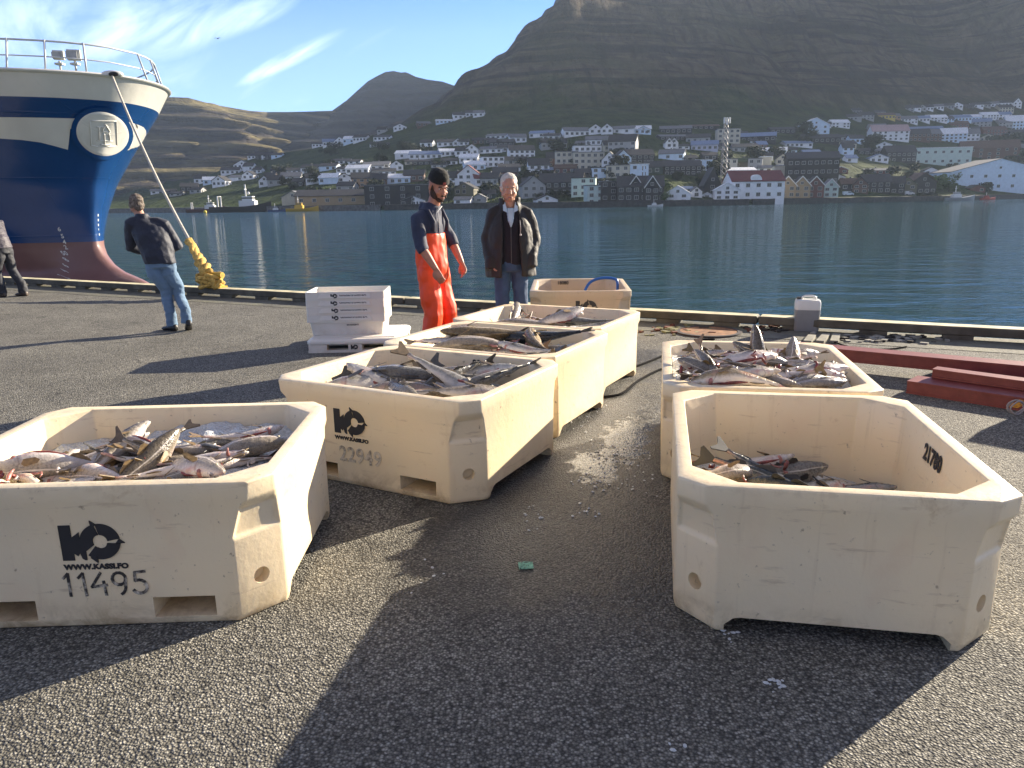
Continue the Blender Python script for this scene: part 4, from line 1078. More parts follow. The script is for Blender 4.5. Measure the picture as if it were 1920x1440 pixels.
def hand_mb(mb, wrist, d, palm_n, side, curl=.5, s=1.0):
    """wrist point, direction to the fingertips, palm normal, side = +1/-1 where the thumb leaves"""
    d = V(d).normalized(); n = V(palm_n); n = (n-d*n.dot(d)).normalized(); t = d.cross(n)*side
    w_ = V(wrist)
    rings = []
    for a, hw, ht in ((-.01, .026, .020), (.03, .034, .016), (.065, .040, .014), (.09, .039, .012)):
        c = w_+d*a*s
        rings.append([c+t*cos(2*pi*k/12)*hw*s+n*sin(2*pi*k/12)*ht*s for k in range(12)])
    mb.loft(rings)
    for i, (off, ln) in enumerate(((.030, .072), (.010, .080), (-.010, .075), (-.029, .060))):
        p = w_+(d*.085+t*off)*s; q = [p-d*.01*s, p]; dd = d.copy(); an = curl*(1+.12*i)
        for j, f_ in enumerate((.45, .32, .23)):
            dd = (dd*cos(an*.6)+n*sin(an*.6)).normalized(); nn = n
            p = p+dd*ln*f_*s; q.append(p)
        mb.tube(q, [.0098*s, .0098*s, .0092*s, .0085*s, .0068*s], 8)
    p = w_+(d*.022+t*.032)*s
    q = [p-t*.012*s, p, p+(d*.028+t*.018+n*.008)*s, p+(d*.055+t*.018+n*.018)*s, p+(d*.074+t*.010+n*.026)*s]
    mb.tube(q, [.012*s, .0125*s, .0115*s, .010*s, .0075*s], 8)
def limb(mb, pts, rads, seg=12): mb.tube(pts, rads, seg)
def part(me, name, mat, par):
    me.materials.clear(); me.materials.append(mat); me.polygons.foreach_set('material_index', [0]*len(me.polygons)); me.name = name
    return link(name, me, par)
def shoe(mb, ankle, d, s=1.0):
    d = V(d).normalized(); t = V((-d.y, d.x, 0)).normalized(); u = t.cross(d)*-1
    u = d.cross(t)
    rings = []
    for a, hw, z0, z1 in ((-.085, .020, .012, .06), (-.075, .034, 0, .085), (-.03, .038, 0, .10), (.03, .040, 0, .085), (.09, .046, 0, .062), (.15, .044, 0, .05), (.185, .028, .006, .036), (.195, .012, .012, .026)):
        c = V(ankle)+d*a*s
        rings.append([c+t*cos(2*pi*k/14)*hw*s+u*((z0+z1)/2+sin(2*pi*k/14)*(z1-z0)/2)*s for k in range(14)])
    mb.loft(rings)
# ---------- 1  man in orange waders
def man_waders():
    base = at(828, 700, 7.25); bx, by = base.x, 7.25
    e = empty('person', (bx, by, 0)); tag(e, 'man in orange bib waders and black knitted cap looking down into the tubs', 'person')
    MATS['brow_'+e.name.split('.')[-1]] = SM('dark_brown_hair', (.035, .02, .014), .7)
    fd = V((.88, -.475, 0)); sd_ = V((.475, .88, 0))        # facing, and his left hand side
    yw = math.atan2(fd.y, fd.x)-pi/2
    def P(f, s_, z): return fd*f+sd_*s_+V((0, 0, z))
    hip, chest, neck, hc = P(-.05, 0, 1.0), P(-.085, 0, 1.38), P(-.04, 0, 1.59), P(.045, -.0, 1.745)
    sh = [P(-.07, .16, 1.44), P(-.10, -.16, 1.44)]      # left, right
    el_ = [P(.02, .24, 1.22), P(-.02, -.235, 1.20)]
    wr = [P(.15, .20, 1.02), P(.115, -.20, .99)]
    kn = [P(.03, .11, .53), P(.01, -.11, .54)]; an = [P(.0, .13, .10), P(-.03, -.13, .10)]
    hp = [P(-.04, .095, .95), P(-.04, -.095, .95)]
    b = MB()
    T = head_mb(b, hc, yw-R(24), R(22), 1.07)
    limb(b, [neck-V((0, 0, .08)), hc+V((0, 0, -.05))-fd*.02], [.062, .056])
    b.loft([E3(hip, .13, .1, yw), E3((hip+chest)/2, .13, .095, yw), E3(chest, .155, .105, yw), E3(chest+V((0, 0, .12)), .14, .09, yw), E3(neck-V((0, 0, .03)), .07, .06, yw)])
    for i in (0, 1):
        sgn = 1 if i == 0 else -1
        limb(b, [sh[i], (sh[i]+el_[i])/2, el_[i], (el_[i]*.6+wr[i]*.4), wr[i]], [.05, .046, .041, .042, .028])
        dr = (wr[i]-el_[i]).normalized()*.8+V((0, 0, -.5))+fd*.06
        hand_mb(b, wr[i], dr, -sd_*sgn*.75+fd*-.2, 1 if i == 0 else -1, .75)
        limb(b, [hp[i], kn[i], an[i]], [.064, .040, .032])
        shoe(b, an[i]-V((0, 0, .10)), fd)
    part(remesh(b, .0065, 2), 'body', M_SKINR, e)
    face_parts(T, e, M_SKINR)
    # shirt
    b = MB()
    b.loft([E3(hip+V((0, 0, .06)), .150, .115, yw), E3((hip+chest)/2, .152, .118, yw), E3(chest, .185, .13, yw), E3(chest+V((0, 0, .10)), .178, .115, yw), E3(neck-V((0, 0, .035)), .098, .085, yw), E3(neck+V((0, 0, .01)), .072, .07, yw)])
    for i in (0, 1):
        limb(b, [neck+(sh[i]-neck)*.25-V((0, 0, .04)), neck+(sh[i]-neck)*.6-V((0, 0, .025)), sh[i], sh[i]+(el_[i]-sh[i])*.25, (sh[i]+el_[i])/2, el_[i], el_[i]*.78+wr[i]*.22], [.045, .058, .066, .070, .066, .060, .056])
    limb(b, [chest+V((0, 0, .14))-fd*.06, neck-fd*.075+V((0, 0, -.02)), neck-fd*.06+V((0, 0, .0))], [.05, .055, .035])
    part(remesh(b, .011, 3, (.010, 9, 3, .7)), 'shirt', cloth('navy_shirt', (.022, .03, .062), .75), e)
    m = MB()
    for k in (.02, .06): m.tube([neck+fd*(.085+k*.2)+sd_*(.03-k)*-1+V((0, 0, -.03)), chest+fd*.128+sd_*(k*-.8)+V((0, 0, .12)), chest+fd*.136+sd_*(-k)+V((0, 0, -.06))], .004, 6)
    m.build('drawstring', [SM('white_piping', (.55, .55, .55), .7)], e, 180)
    # waders: trousers with a bib
    b = MB()
    b.loft([E3(P(-.05, 0, .86), .172, .135, yw), E3(hip, .172, .145, yw), E3(P(-.06, 0, 1.12), .172, .145, yw), E3(P(-.075, 0, 1.22), .176, .145, yw), E3(P(-.085, 0, 1.30), .18, .142, yw, tilt=.15)])
    for i in (0, 1): limb(b, [hp[i]+V((0, 0, .04)), hp[i]-V((0, 0, .15)), kn[i], an[i]+V((0, 0, .12)), an[i]+V((0, 0, .0))], [.10, .108, .094, .092, .098])
    part(remesh(b, .011, 3, (.014, 8, 8, .8)), 'bib_waders', simple('orange_oilskin', (.95, .075, .006), .5, .10, 7, .006, 9), e)
    for i in (0, 1):
        sg = .12 if i == 0 else -.12
        m = MB(); m.tube([P(.045, sg, 1.33), P(.055, sg*.95, 1.42), P(.0, sg, 1.52), P(-.10, sg*.8, 1.53), P(-.185, sg*.45, 1.40), P(-.20, sg*.3, 1.27)], (.018), 8)
        m.build('shoulder_strap', [SM('navy_strap', (.02, .024, .05), .7)], e, 180)
    b = MB()
    for i in (0, 1): shoe(b, an[i]-V((0, 0, .10)), fd, 1.12)
    part(remesh(b, .008, 2), 'boots', SM('boot_rubber', (.03, .03, .03), .4), e)
    # cap, beard
    b = MB(); b.loft([E3((0, -.012, z), rx, ry, 0, 18) for z, rx, ry in ((.035, .086, .108), (.055, .090, .110), (.095, .084, .100), (.135, .062, .074), (.152, .03, .036))])
    me = remesh(b, .008, 2, (.003, 30, 1, 1)); o = part(me, 'knitted_cap', cloth('black_knit', (.013, .014, .013), .95, .3, 60), e); o.matrix_local = T
    b = MB(); b.box((.012, .106, .058), (.03, .006, .02)); o = b.build('cap_badge', [SM('badge_red', (.25, .05, .04), .6)], e); o.matrix_local = T
    b = MB()
    for c, r in (((0, .052, -.096), (.042, .046, .032)), ((.05, .034, -.074), (.02, .04, .03)), ((-.05, .034, -.074), (.02, .04, .03)), ((.052, .02, -.062), (.022, .048, .04)), ((-.052, .02, -.062), (.022, .048, .04)), ((.066, .012, -.03), (.012, .02, .05)), ((-.066, .012, -.03), (.012, .02, .05)), ((0, .095, -.057), (.026, .010, .007))):
        b.ell(c, r, 12, 8)
    o = part(remesh(b, .006, 2, (.003, 60, 2, 1)), 'beard', SM('beard_hair', (.05, .028, .018), .9, var=.4, scale=80), e); o.matrix_local = T
man_waders()
# ---------- 2  older man in the open jacket
def man_jacket():
    Y = 8.2; base = at(960, 640, Y); bx = base.x
    e = empty('person', (bx, Y, 0)); tag(e, 'older white haired man in an open dark jacket with hands in his pockets', 'person')
    MATS['brow_'+e.name.split('.')[-1]] = SM('grey_hair', (.30, .26, .22), .8)
    fd = V((.05, -1, 0)).normalized(); sd_ = V((1, .05, 0)).normalized()    # his left is image right
    yw = math.atan2(fd.y, fd.x)-pi/2
    def P(f, s_, z): return fd*f+sd_*s_+V((0, 0, z))
    hip, chest, neck, hc = P(0, 0, 1.0), P(-.01, 0, 1.38), P(.0, -.005, 1.575), P(.045, -.008, 1.735)
    sh = [P(-.01, .178, 1.465), P(-.01, -.178, 1.465)]
    el_ = [P(-.05, .262, 1.20), P(-.05, -.245, 1.19)]; wr = [P(.09, .215, .985), P(.09, -.22, .97)]
    hp = [P(0, .095, .95), P(0, -.095, .95)]; kn = [P(.03, .105, .52), P(.02, -.10, .52)]; an = [P(0, .12, .10), P(0, -.11, .10)]
    b = MB(); T = head_mb(b, hc, yw+R(4), R(14), 1.09)
    limb(b, [neck-V((0, 0, .08)), hc+V((0, 0, -.05))-fd*.02], [.064, .060])
    b.loft([E3(hip, .135, .11, yw), E3((hip+chest)/2, .14, .12, yw), E3(chest, .155, .11, yw), E3(chest+V((0, 0, .12)), .14, .09, yw), E3(neck-V((0, 0, .03)), .07, .06, yw)])
    for i in (0, 1):
        sgn = 1 if i == 0 else -1
        limb(b, [sh[i], el_[i], wr[i]], [.05, .042, .03]); hand_mb(b, wr[i], V((0, 0, -1))+fd*.5-sd_*sgn*.3, -sd_*sgn, sgn, .5)
        limb(b, [hp[i], kn[i], an[i]], [.064, .040, .032]); shoe(b, an[i]-V((0, 0, .10)), fd)
    part(remesh(b, .007, 2), 'body', M_SKIN, e); face_parts(T, e, M_SKIN, True)
    b = MB()   # dark sweater
    b.loft([E3(P(0, 0, .93), .165, .135, yw), E3(P(0, 0, 1.15), .165, .15, yw), E3(chest, .175, .14, yw), E3(chest+V((0, 0, .1)), .16, .11, yw), E3(neck-V((0, 0, .05)), .09, .08, yw)])
    part(remesh(b, .012, 3, (.006, 8, 2, .6)), 'sweater', cloth('dark_sweater', (.012, .012, .02), .95), e)
    b = MB()   # shirt front and collar
    for z0, z1, w0, w1 in ((1.525, 1.48, .05, .046), (1.48, 1.40, .046, .036), (1.40, 1.325, .036, .006)):
        f0 = .085+ (1.57-z0)*.30; f1 = .085+(1.57-z1)*.30
        f0 = min(f0, .146); f1 = min(f1, .149)
        b.loft([[P(f0-.02, -w0, z0), P(f0-.02, w0, z0), P(f0+.006, w0*.6, z0), P(f0+.006, -w0*.6, z0)], [P(f1-.02, -w1, z1), P(f1-.02, w1, z1), P(f1+.006, w1*.6, z1), P(f1+.006, -w1*.6, z1)]])
    b.loft([E3(neck+V((0, 0, -.075))-fd*.03, .088, .085, yw), E3(neck+V((0, 0, -.02))-fd*.03, .080, .068, yw)])
    part(remesh(b, .008, 1), 'shirt', cloth('light_blue_shirt', (.40, .52, .60), .8, .1), e)
    for sgn in (1, -1):
        b = MB(); b.loft([[P(.052, sgn*.055, 1.585), P(.045, sgn*.074, 1.59), P(.095, sgn*.075, 1.50), P(.115, sgn*.030, 1.475)], [P(.062, sgn*.052, 1.585), P(.055, sgn*.078, 1.59), P(.112, sgn*.078, 1.50), P(.130, sgn*.030, 1.475)]])
        b.build('collar', [cloth('blue_collar', (.46, .57, .64), .8, .08)], e)
    b = MB(); b.tube([P(.152, 0, 1.32), P(.152, 0, 1.1), P(.14, 0, .95)], .004, 6); b.build('zip', [SM('zip_metal', (.1, .1, .1), .4)], e)
    # jacket: two front halves and the back as one open shell
    b = MB()
    n = 26; rings = []
    def ring(c, rx, ry, gap, th):
        out = []; inn = []
        for k in range(n+1):
            a = yw+pi/2+gap+(2*pi-2*gap)*k/n
            q = V((cos(a-yw)*rx, sin(a-yw)*ry, 0)); 
            q = V((q.x*cos(yw)-q.y*sin(yw), q.x*sin(yw)+q.y*cos(yw), 0))
            out.append(c+q*(1+th)); inn.append(c+q*(1-th))
        return out+inn[::-1]
    for c, rx, ry, gap in ((P(.0, 0, .80), .262, .205, .42), (P(0, 0, .95), .255, .195, .42), (P(0, 0, 1.15), .238, .185, .38), (P(-.005, 0, 1.34), .215, .172, .42), (P(-.01, 0, 1.44), .185, .145, .5), (P(-.01, 0, 1.52), .125, .115, .6), (P(-.01, 0, 1.58), .105, .105, .6), (P(-.015, 0, 1.635), .112, .115, .75)):
        rings.append(ring(c, rx, ry, gap, .07))
    b.loft(rings)
    for i in (0, 1):
        limb(b, [neck+(sh[i]-neck)*.3-V((0, 0, .03)), neck+(sh[i]-neck)*.65-V((0, 0, .005)), sh[i], sh[i]+(el_[i]-sh[i])*.25, (sh[i]+el_[i])/2, el_[i], (el_[i]+wr[i])/2, wr[i]], [.05, .066, .078, .080, .078, .075, .068, .062])
        sgn = 1 if i == 0 else -1
        limb(b, [wr[i]+V((0, 0, .05)), wr[i]-sd_*sgn*.0+V((0, 0, -.08))+fd*.02], [.06, .07])
    jm = cloth('dark_olive_jacket', (.0125, .0105, .008), .62, .35, 6, .010)
    part(remesh(b, .012, 2, (.011, 9, 5, .75)), 'jacket', jm, e)
    m = MB(); m.tube([P(.16, .095, 1.40), P(.185, .10, 1.33), P(.19, .098, 1.26)], .0035, 6); m.ell(P(.192, .098, 1.25), (.011, .011, .013), 8, 6); m.build('drawcord', [SM('pale_cord', (.45, .42, .38), .6)], e, 180)
    b = MB()
    b.loft([E3(P(0, 0, .86), .165, .13, yw), E3(P(0, 0, 1.02), .165, .13, yw)])
    for i in (0, 1): limb(b, [hp[i]+V((0, 0, .02)), hp[i]-V((0, 0, .15)), kn[i], an[i]+V((0, 0, .2)), an[i]-V((0, 0, .04))], [.088, .092, .078, .070, .074])
    part(remesh(b, .012, 3, (.008, 12, 4, 1.3)), 'jeans', cloth('blue_jeans', (.035, .07, .14), .85, .3, 7), e)
    b = MB()
    for i in (0, 1): shoe(b, an[i]-V((0, 0, .10)), fd, 1.08)
    part(remesh(b, .009, 2), 'shoes', SM('dark_shoes', (.02, .018, .016), .5), e)
    b = MB()
    for c, r in (((0, -.03, .055), (.083, .095, .082)), ((.066, -.02, .0), (.022, .06, .045)), ((-.066, -.02, .0), (.022, .06, .045)), ((0, -.075, .0), (.062, .04, .06))): b.ell(c, r, 14, 10)
    o = part(remesh(b, .007, 2, (.004, 45, 2, 1)), 'hair', SM('white_hair', (.50, .47, .42), .85, var=.25, scale=60), e); o.matrix_local = T
man_jacket()
# ---------- 3  man seen from behind in jeans
def man_jeans():
    g1 = gp(325, 621); bx, by = g1.x, g1.y
    e = empty('person', (bx, by, 0)); tag(e, 'man in a navy jacket and light jeans seen from behind, near the ship', 'person')
    MATS['brow_'+e.name.split('.')[-1]] = SM('dark_brown_hair', (.035, .02, .014), .7)
    fd = V((-.42, .90, 0)).normalized(); sd_ = V((-fd.y, fd.x, 0))     # left hand side
    yw = math.atan2(fd.y, fd.x)-pi/2
    X = lambda dx, dy, z: V((dx, dy, z))
    hip, chest, neck, hc = X(-.075, .05, .93), X(-.17, .09, 1.27), X(-.265, .12, 1.49), X(-.345, .15, 1.63)
    rt = V((.93, .30, 0)).normalized()
    sh = [chest+V((-.03, 0, .12))-rt*.19, chest+V((-.03, 0, .095))+rt*.20]
    el_ = [X(-.47, .14, 1.09), X(.095, .20, 1.09)]; wr = [X(-.33, .30, 1.02), X(-.08, .33, 1.05)]
    hp = [hip-rt*.09-V((0, 0, .04)), hip+rt*.09-V((0, 0, .04))]
    kn = [X(-.075, .10, .50), X(.075, .14, .51)]; an = [X(-.02, .03, .10), X(.20, -.02, .145)]
    b = MB(); T = head_mb(b, hc, yw+R(22), R(6))
    limb(b, [neck-V((0, 0, .08)), hc+V((0, 0, -.05))], [.064, .058])
    yb = math.atan2(rt.y, rt.x)
    b.loft([E3(hip, .10, .07, yb), E3((hip+chest)/2, .11, .09, yb), E3(chest, .12, .08, yb), E3(chest+V((-.03, .01, .10)), .10, .06, yb), E3(neck-V((0, 0, .03)), .062, .055, yb)])
    for i in (0, 1):
        limb(b, [sh[i], el_[i], wr[i]], [.042, .036, .028]); hand_mb(b, wr[i], fd*.6+rt*(.5 if i == 0 else -.5)-V((0, 0, .3)), rt*(1 if i == 0 else -1), 1 if i == 1 else -1, .6)
        limb(b, [hp[i], kn[i], an[i]], [.05, .026, .024])
    fdir = [V((-.9, .42, 0)), V((-.55, .55, -.35))]
    shoe(b, an[0]-V((0, 0, .10)), V((-.85, .5, 0)), .95); shoe(b, an[1]-V((-.03, .02, .095)), V((-.40, .80, -.42)), .95)
    part(remesh(b, .008, 2), 'body', M_SKIN, e); face_parts(T, e, M_SKIN)
    b = MB()
    b.loft([E3(hip+V((0, 0, -.05)), .195, .15, yb), E3(hip+V((-.02, 0, .05)), .20, .158, yb), E3((hip+chest)/2, .215, .165, yb), E3(chest, .228, .16, yb), E3(chest+V((-.025, .01, .10)), .205, .13, yb), E3(neck-V((0, 0, .04)), .10, .09, yb), E3(neck+V((-.01, 0, .025)), .072, .072, yb)])
    for i in (0, 1):
        limb(b, [neck+(sh[i]-neck)*.3-V((0, 0, .03)), neck+(sh[i]-neck)*.65-V((0, 0, .01)), sh[i], sh[i]+(el_[i]-sh[i])*.25, (sh[i]+el_[i])/2, el_[i], (el_[i]+wr[i])/2, wr[i]*.93+el_[i]*.07], [.05, .07, .083, .085, .082, .077, .07, .058])
    part(remesh(b, .011, 3, (.011, 8, 6, .9)), 'jacket', cloth('navy_jacket', (.012, .017, .034), .62, .25, 6, .008), e)
    b = MB()
    b.loft([E3(hip-V((0, 0, .10)), .172, .135, yb), E3(hip+V((0, 0, .03)), .168, .135, yb)])
    for i in (0, 1): limb(b, [hp[i]+V((0, 0, .02)), hp[i]-V((0, 0, .14)), kn[i]+V((0, 0, .05)), kn[i]-V((0, 0, .08)), an[i]+V((0, 0, .14)), an[i]-V((0, 0, .035))], [.098, .098, .076, .070, .066, .070])
    part(remesh(b, .011, 3, (.008, 13, 4, 1.6)), 'jeans', cloth('light_jeans', (.13, .21, .31), .85, .16, 5), e)
    b = MB(); shoe(b, an[0]-V((0, 0, .10)), V((-.85, .5, 0)), 1.05)
    part(remesh(b, .008, 2), 'shoe', SM('black_shoe', (.014, .014, .014), .45), e)
    b = MB(); shoe(b, an[1]-V((-.03, .02, .097)), V((-.40, .80, -.42)), 1.05)
    part(remesh(b, .008, 2), 'shoe', SM('black_shoe', (.014, .014, .014), .45), e)
    b = MB()
    for c, r in (((0, -.028, .045), (.086, .10, .088)), ((.068, -.02, -.005), (.022, .05, .05)), ((-.068, -.02, -.005), (.022, .05, .05)), ((0, -.075, -.02), (.068, .045, .075))): b.ell(c, r, 14, 10)
    def hairm():
        t = NT('grey_brown_hair'); n = t.noise(38, 4, .6)
        return t.out(t.ramp(n.outputs[0], [(.35, (.05, .035, .025)), (.65, (.25, .21, .17))]), .85, t.bump(n.outputs[0], .5, .004))
    o = part(remesh(b, .007, 2, (.006, 40, 2, 1)), 'hair', hairm(), e); o.matrix_local = T
man_jeans()
# ---------- 4  man cut by the left edge
def man_edge():
    g1 = gp(22, 556); bx, by = g1.x, g1.y
    e = empty('person', (bx, by, 0)); tag(e, 'stooping man in a grey purple jacket at the left edge by the ship', 'person')
    MATS['brow_'+e.name.split('.')[-1]] = SM('dark_brown_hair', (.035, .02, .014), .7)
    fd = V((-.95, .30, 0)).normalized(); sd_ = V((-fd.y, fd.x, 0)); yw = math.atan2(fd.y, fd.x)-pi/2
    def P(f, s_, z): return fd*f+sd_*s_+V((0, 0, z))
    hip, chest, neck, hc = P(.04, 0, .92), P(.20, 0, 1.24), P(.36, 0, 1.42), P(.47, 0, 1.54)
    sh = [P(.26, .2, 1.36), P(.26, -.2, 1.36)]; el_ = [P(.30, .26, 1.08), P(.28, -.26, 1.08)]; wr = [P(.46, .18, .98), P(.44, -.2, .96)]
    hp = [P(.03, .09, .88), P(.03, -.09, .88)]; kn = [P(.12, .11, .48), P(.02, -.11, .48)]; an = [P(.08, .12, .1), P(-.16, -.12, .1)]
    b = MB(); T = head_mb(b, hc, yw, R(20)); limb(b, [neck-fd*.08-V((0, 0, .05)), hc-V((0, 0, .05))], [.064, .058])
    b.loft([E3(hip, .13, .11, yw), E3((hip+chest)/2, .14, .12, yw), E3(chest, .155, .12, yw), E3(P(.30, 0, 1.36), .13, .10, yw), E3(neck, .06, .06, yw)])
    for i in (0, 1):
        limb(b, [sh[i], el_[i], wr[i]], [.05, .042, .03]); hand_mb(b, wr[i], fd-V((0, 0, .5)), sd_*(-1 if i == 0 else 1), 1 if i == 0 else -1, .5)
        limb(b, [hp[i], kn[i], an[i]], [.064, .040, .032]); shoe(b, an[i]-V((0, 0, .1)), fd)
    part(remesh(b, .009, 2), 'body', M_SKIN, e); face_parts(T, e, M_SKIN)
    b = MB(); b.loft([E3(hip-V((0, 0, .03)), .19, .16, yw), E3((hip+chest)/2, .20, .17, yw), E3(chest, .205, .16, yw), E3(P(.30, 0, 1.37), .18, .13, yw), E3(neck, .085, .085, yw)])
    for i in (0, 1): limb(b, [sh[i]+(chest-sh[i])*.3, sh[i], el_[i], wr[i]], [.07, .088, .078, .062])
    part(remesh(b, .012, 3, (.009, 9, 6, 2.2)), 'jacket', cloth('purple_grey_jacket', (.055, .047, .06), .6, .2, 8, .008), e)
    b = MB(); b.loft([E3(hip-V((0, 0, .12)), .165, .14, yw), E3(hip, .165, .14, yw)])
    for i in (0, 1): limb(b, [hp[i], hp[i]-V((0, 0, .14)), kn[i], an[i]+V((0, 0, .1)), an[i]-V((0, 0, .04))], [.096, .10, .084, .078, .085])
    part(remesh(b, .012, 3, (.010, 9, 6, 1)), 'trousers', cloth('dark_trousers', (.02, .022, .028), .7, .3, 7), e)
    for i in (0, 1):
        b = MB(); shoe(b, an[i]-V((0, 0, .1)), fd, 1.06); part(remesh(b, .008, 2), 'shoe', SM('brown_shoe', (.07, .05, .035), .5), e)
    b = MB(); b.ell((0, -.025, .04), (.086, .1, .088), 14, 10); b.ell((0, -.07, -.01), (.07, .045, .07), 14, 10)
    o = part(remesh(b, .008, 2, (.005, 40, 2, 1)), 'hair', SM('dark_hair', (.05, .04, .03), .85, var=.4, scale=50), e); o.matrix_local = T
man_edge()
# ================================================================== big ship
SF = V((.8935, -.449, 0)); SN = V((-.449, -.8935, 0)); SC0 = 14.6
def lerp_tab(tab, z):
    if z <= tab[0][0]: return tab[0][1]
    for (a, b), (c, d) in zip(tab, tab[1:]):
        if z <= c: return b+(d-b)*(z-a)/(c-a)
    return tab[-1][1]
STEM = []
for px, py in ((283, 535), (262, 523), (238, 514), (214, 498), (197, 480), (188, 462), (185, 440), (185, 400), (191, 345), (209, 285), (234, 215), (258, 152)):
    r_ = ray(px, py); Y = SC0/(.449*r_.x+.8935); p = at(px, py, Y); STEM.append((p.z, p.x*SF.x+p.y*SF.y))
STEM[0] = (STEM[0][0], STEM[0][1])
STEM.insert(0, (STEM[0][0]-.35, STEM[0][1]-.10)); STEM.insert(0, (-2.4, STEM[0][1]-.5))
ZR = STEM[-1][0]
def stem(z): return lerp_tab(STEM, z)
KT = [(-2.4, .5), (-.6, .55), (-.2, .6), (.3, .85), (.9, 1.05), (2.2, 1.42), (3.3, 1.75), (4.3, 2.1), (5.2, 2.25)]
PT = [(-.6, .6), (.9, .66), (2.4, .66), (5.2, .56)]
BT = [(-2.4, 3.2), (-.6, 3.8), (.9, 4.6), (3, 5.0), (5.2, 5.15)]
def hb(t, z):
    k = lerp_tab(KT, z); B = lerp_tab(BT, z)
    return B*tanh(k*max(t, 0)**lerp_tab(PT, z)/B)
def hull(t, z, side=1, off=0.0):
    """t metres aft of the stem at height z; side +1 = quay side"""
    a = stem(z)-t; b_ = hb(t, z)
    p = SF*a+SN*(b_*side-SC0); p = V((p.x, p.y, z))
    if off:
        e_ = .02
        dt = hull(t+e_, z, side)-p; dz = hull(t, z+e_, side)-p
        n = dt.cross(dz).normalized()*(-side)
        if n.dot(SN*side) < 0: n = -n
        p = p+n*off
    return p
ship = empty('ship', (0, 0, 0)); tag(ship, 'large blue and white ship with a red bulbous bow moored at the quay', 'ship')
# world origin at stem foot for the empty
so0 = SF*stem(0)+SN*(-SC0); ship.location = (so0.x, so0.y, 0)
SHM = Matrix.Translation((-so0.x, -so0.y, 0))
def gloss(name, col, rough=.25, var=.08):
    t = NT(name); n = t.noise(.9, 4); n2 = t.noise(2.2, 3)
    c = t.mix(t.ramp(n.outputs[0], [(.3, 0.0), (.7, 1.0)]), [x*(1-var) for x in col], [x*(1+var) for x in col])
    st = t.noise(3, 5, .7, t.mapping((1, 1, .08)))
    c = t.mix(t.math('MULTIPLY', t.ramp(st.outputs[0], [(.62, 0.0), (.75, 1.0)]), .25), c, [x*.5+.06 for x in col])
    rs = t.noise(1.0, 5, .7, t.mapping((2.2, 2.2, .22)), .2)
    c = t.mix(t.math('MULTIPLY', t.ramp(rs.outputs[0], [(.68, 0.0), (.76, 1.0)]), .5), c, (.16, .075, .03))
    sp_ = t.n('ShaderNodeSeparateXYZ'); t.l(t.tc.outputs['Object'], sp_.inputs[0])
    sm = t.math('ABSOLUTE', t.math('SUBTRACT', t.math('FRACT', t.math('MULTIPLY', t.math('ADD', sp_.outputs[0], t.math('MULTIPLY', sp_.outputs[1], -.5)), .55)), .5))
    sz = t.math('ABSOLUTE', t.math('SUBTRACT', t.math('FRACT', t.math('MULTIPLY', sp_.outputs[2], .62)), .5))
    seam = t.math('MAXIMUM', t.ramp(sm, [(.0, 1.0), (.012, 0.0)]), t.ramp(sz, [(.0, 1.0), (.014, 0.0)]))
    hh = t.math('ADD', n2.outputs[0], t.math('MULTIPLY', seam, .35))
    return t.out(c, rough, t.bump(hh, .3, .04), Coat_Weight=.2, Coat_Roughness=.1)
M_HB = gloss('hull_blue', (.008, .050, .175)); M_HW = gloss('hull_white', (.66, .65, .59), .3); M_HR = gloss('hull_antifouling', (.19, .095, .086), .55, .15)
ZB = 4.38; ZA = lerp_tab([(0, 0), (1, 1)], 0)+.62
TS = [0, .004, .012, .025, .045, .07, .11, .16, .23, .32, .42, .55, .7, .88, 1.1, 1.35, 1.65, 2, 2.4, 2.9, 3.5, 4.3, 5.4, 7, 9, 12, 16, 21, 28]
def band(z0, z1, nz, mat, name, sh=180):
    b = MB(); n = len(TS)
    zs = [z0+(z1-z0)*k/nz for k in range(nz+1)]
    vs = []
    for z in zs:
        row = [hull(t, z, -1) for t in TS[::-1]]+[hull(t, z, 1) for t in TS[1:]]
        vs += row
    W_ = 2*n-1
    fs = [(k*W_+i, k*W_+i+1, (k+1)*W_+i+1, (k+1)*W_+i) for k in range(nz) for i in range(W_-1)]
    b.add(vs, fs, 0, SHM)
    return b.build(name, [mat], ship, sh)
band(-2.4, ZA, 30, M_HR, 'bottom_paint'); band(ZA, ZB, 26, M_HB, 'hull'); band(ZB, ZR, 8, M_HW, 'bulwark')
# transom closing the after end, deck
b = MB(); col1 = [hull(28, -2.4+(ZR+2.4)*k/10, 1) for k in range(11)]; col2 = [hull(28, -2.4+(ZR+2.4)*k/10, -1) for k in range(11)]
b.loft([col1, col2], 0, False, SHM, False); b.build('transom', [M_HB], ship)
b = MB(); row1 = [hull(t, ZR-.35, 1) for t in TS[3:]]; row2 = [hull(t, ZR-.35, -1) for t in TS[3:]]
b.loft([row1, row2], 0, False, SHM, False); b.build('deck', [SM('deck_green', (.08, .12, .10), .7)], ship)
# rim cap
b = MB(); pts = [hull(t, ZR, -1) for t in TS[:2:-1]]+[hull(0.01, ZR, 1)]+[hull(t, ZR, 1) for t in TS[3:]]
b.tube([p+V((0, 0, .04)) for p in pts], [(.10, .05)]*len(pts), 8); o = b.build('rim_cap', [M_HW], ship, 60); o.matrix_parent_inverse = SHM
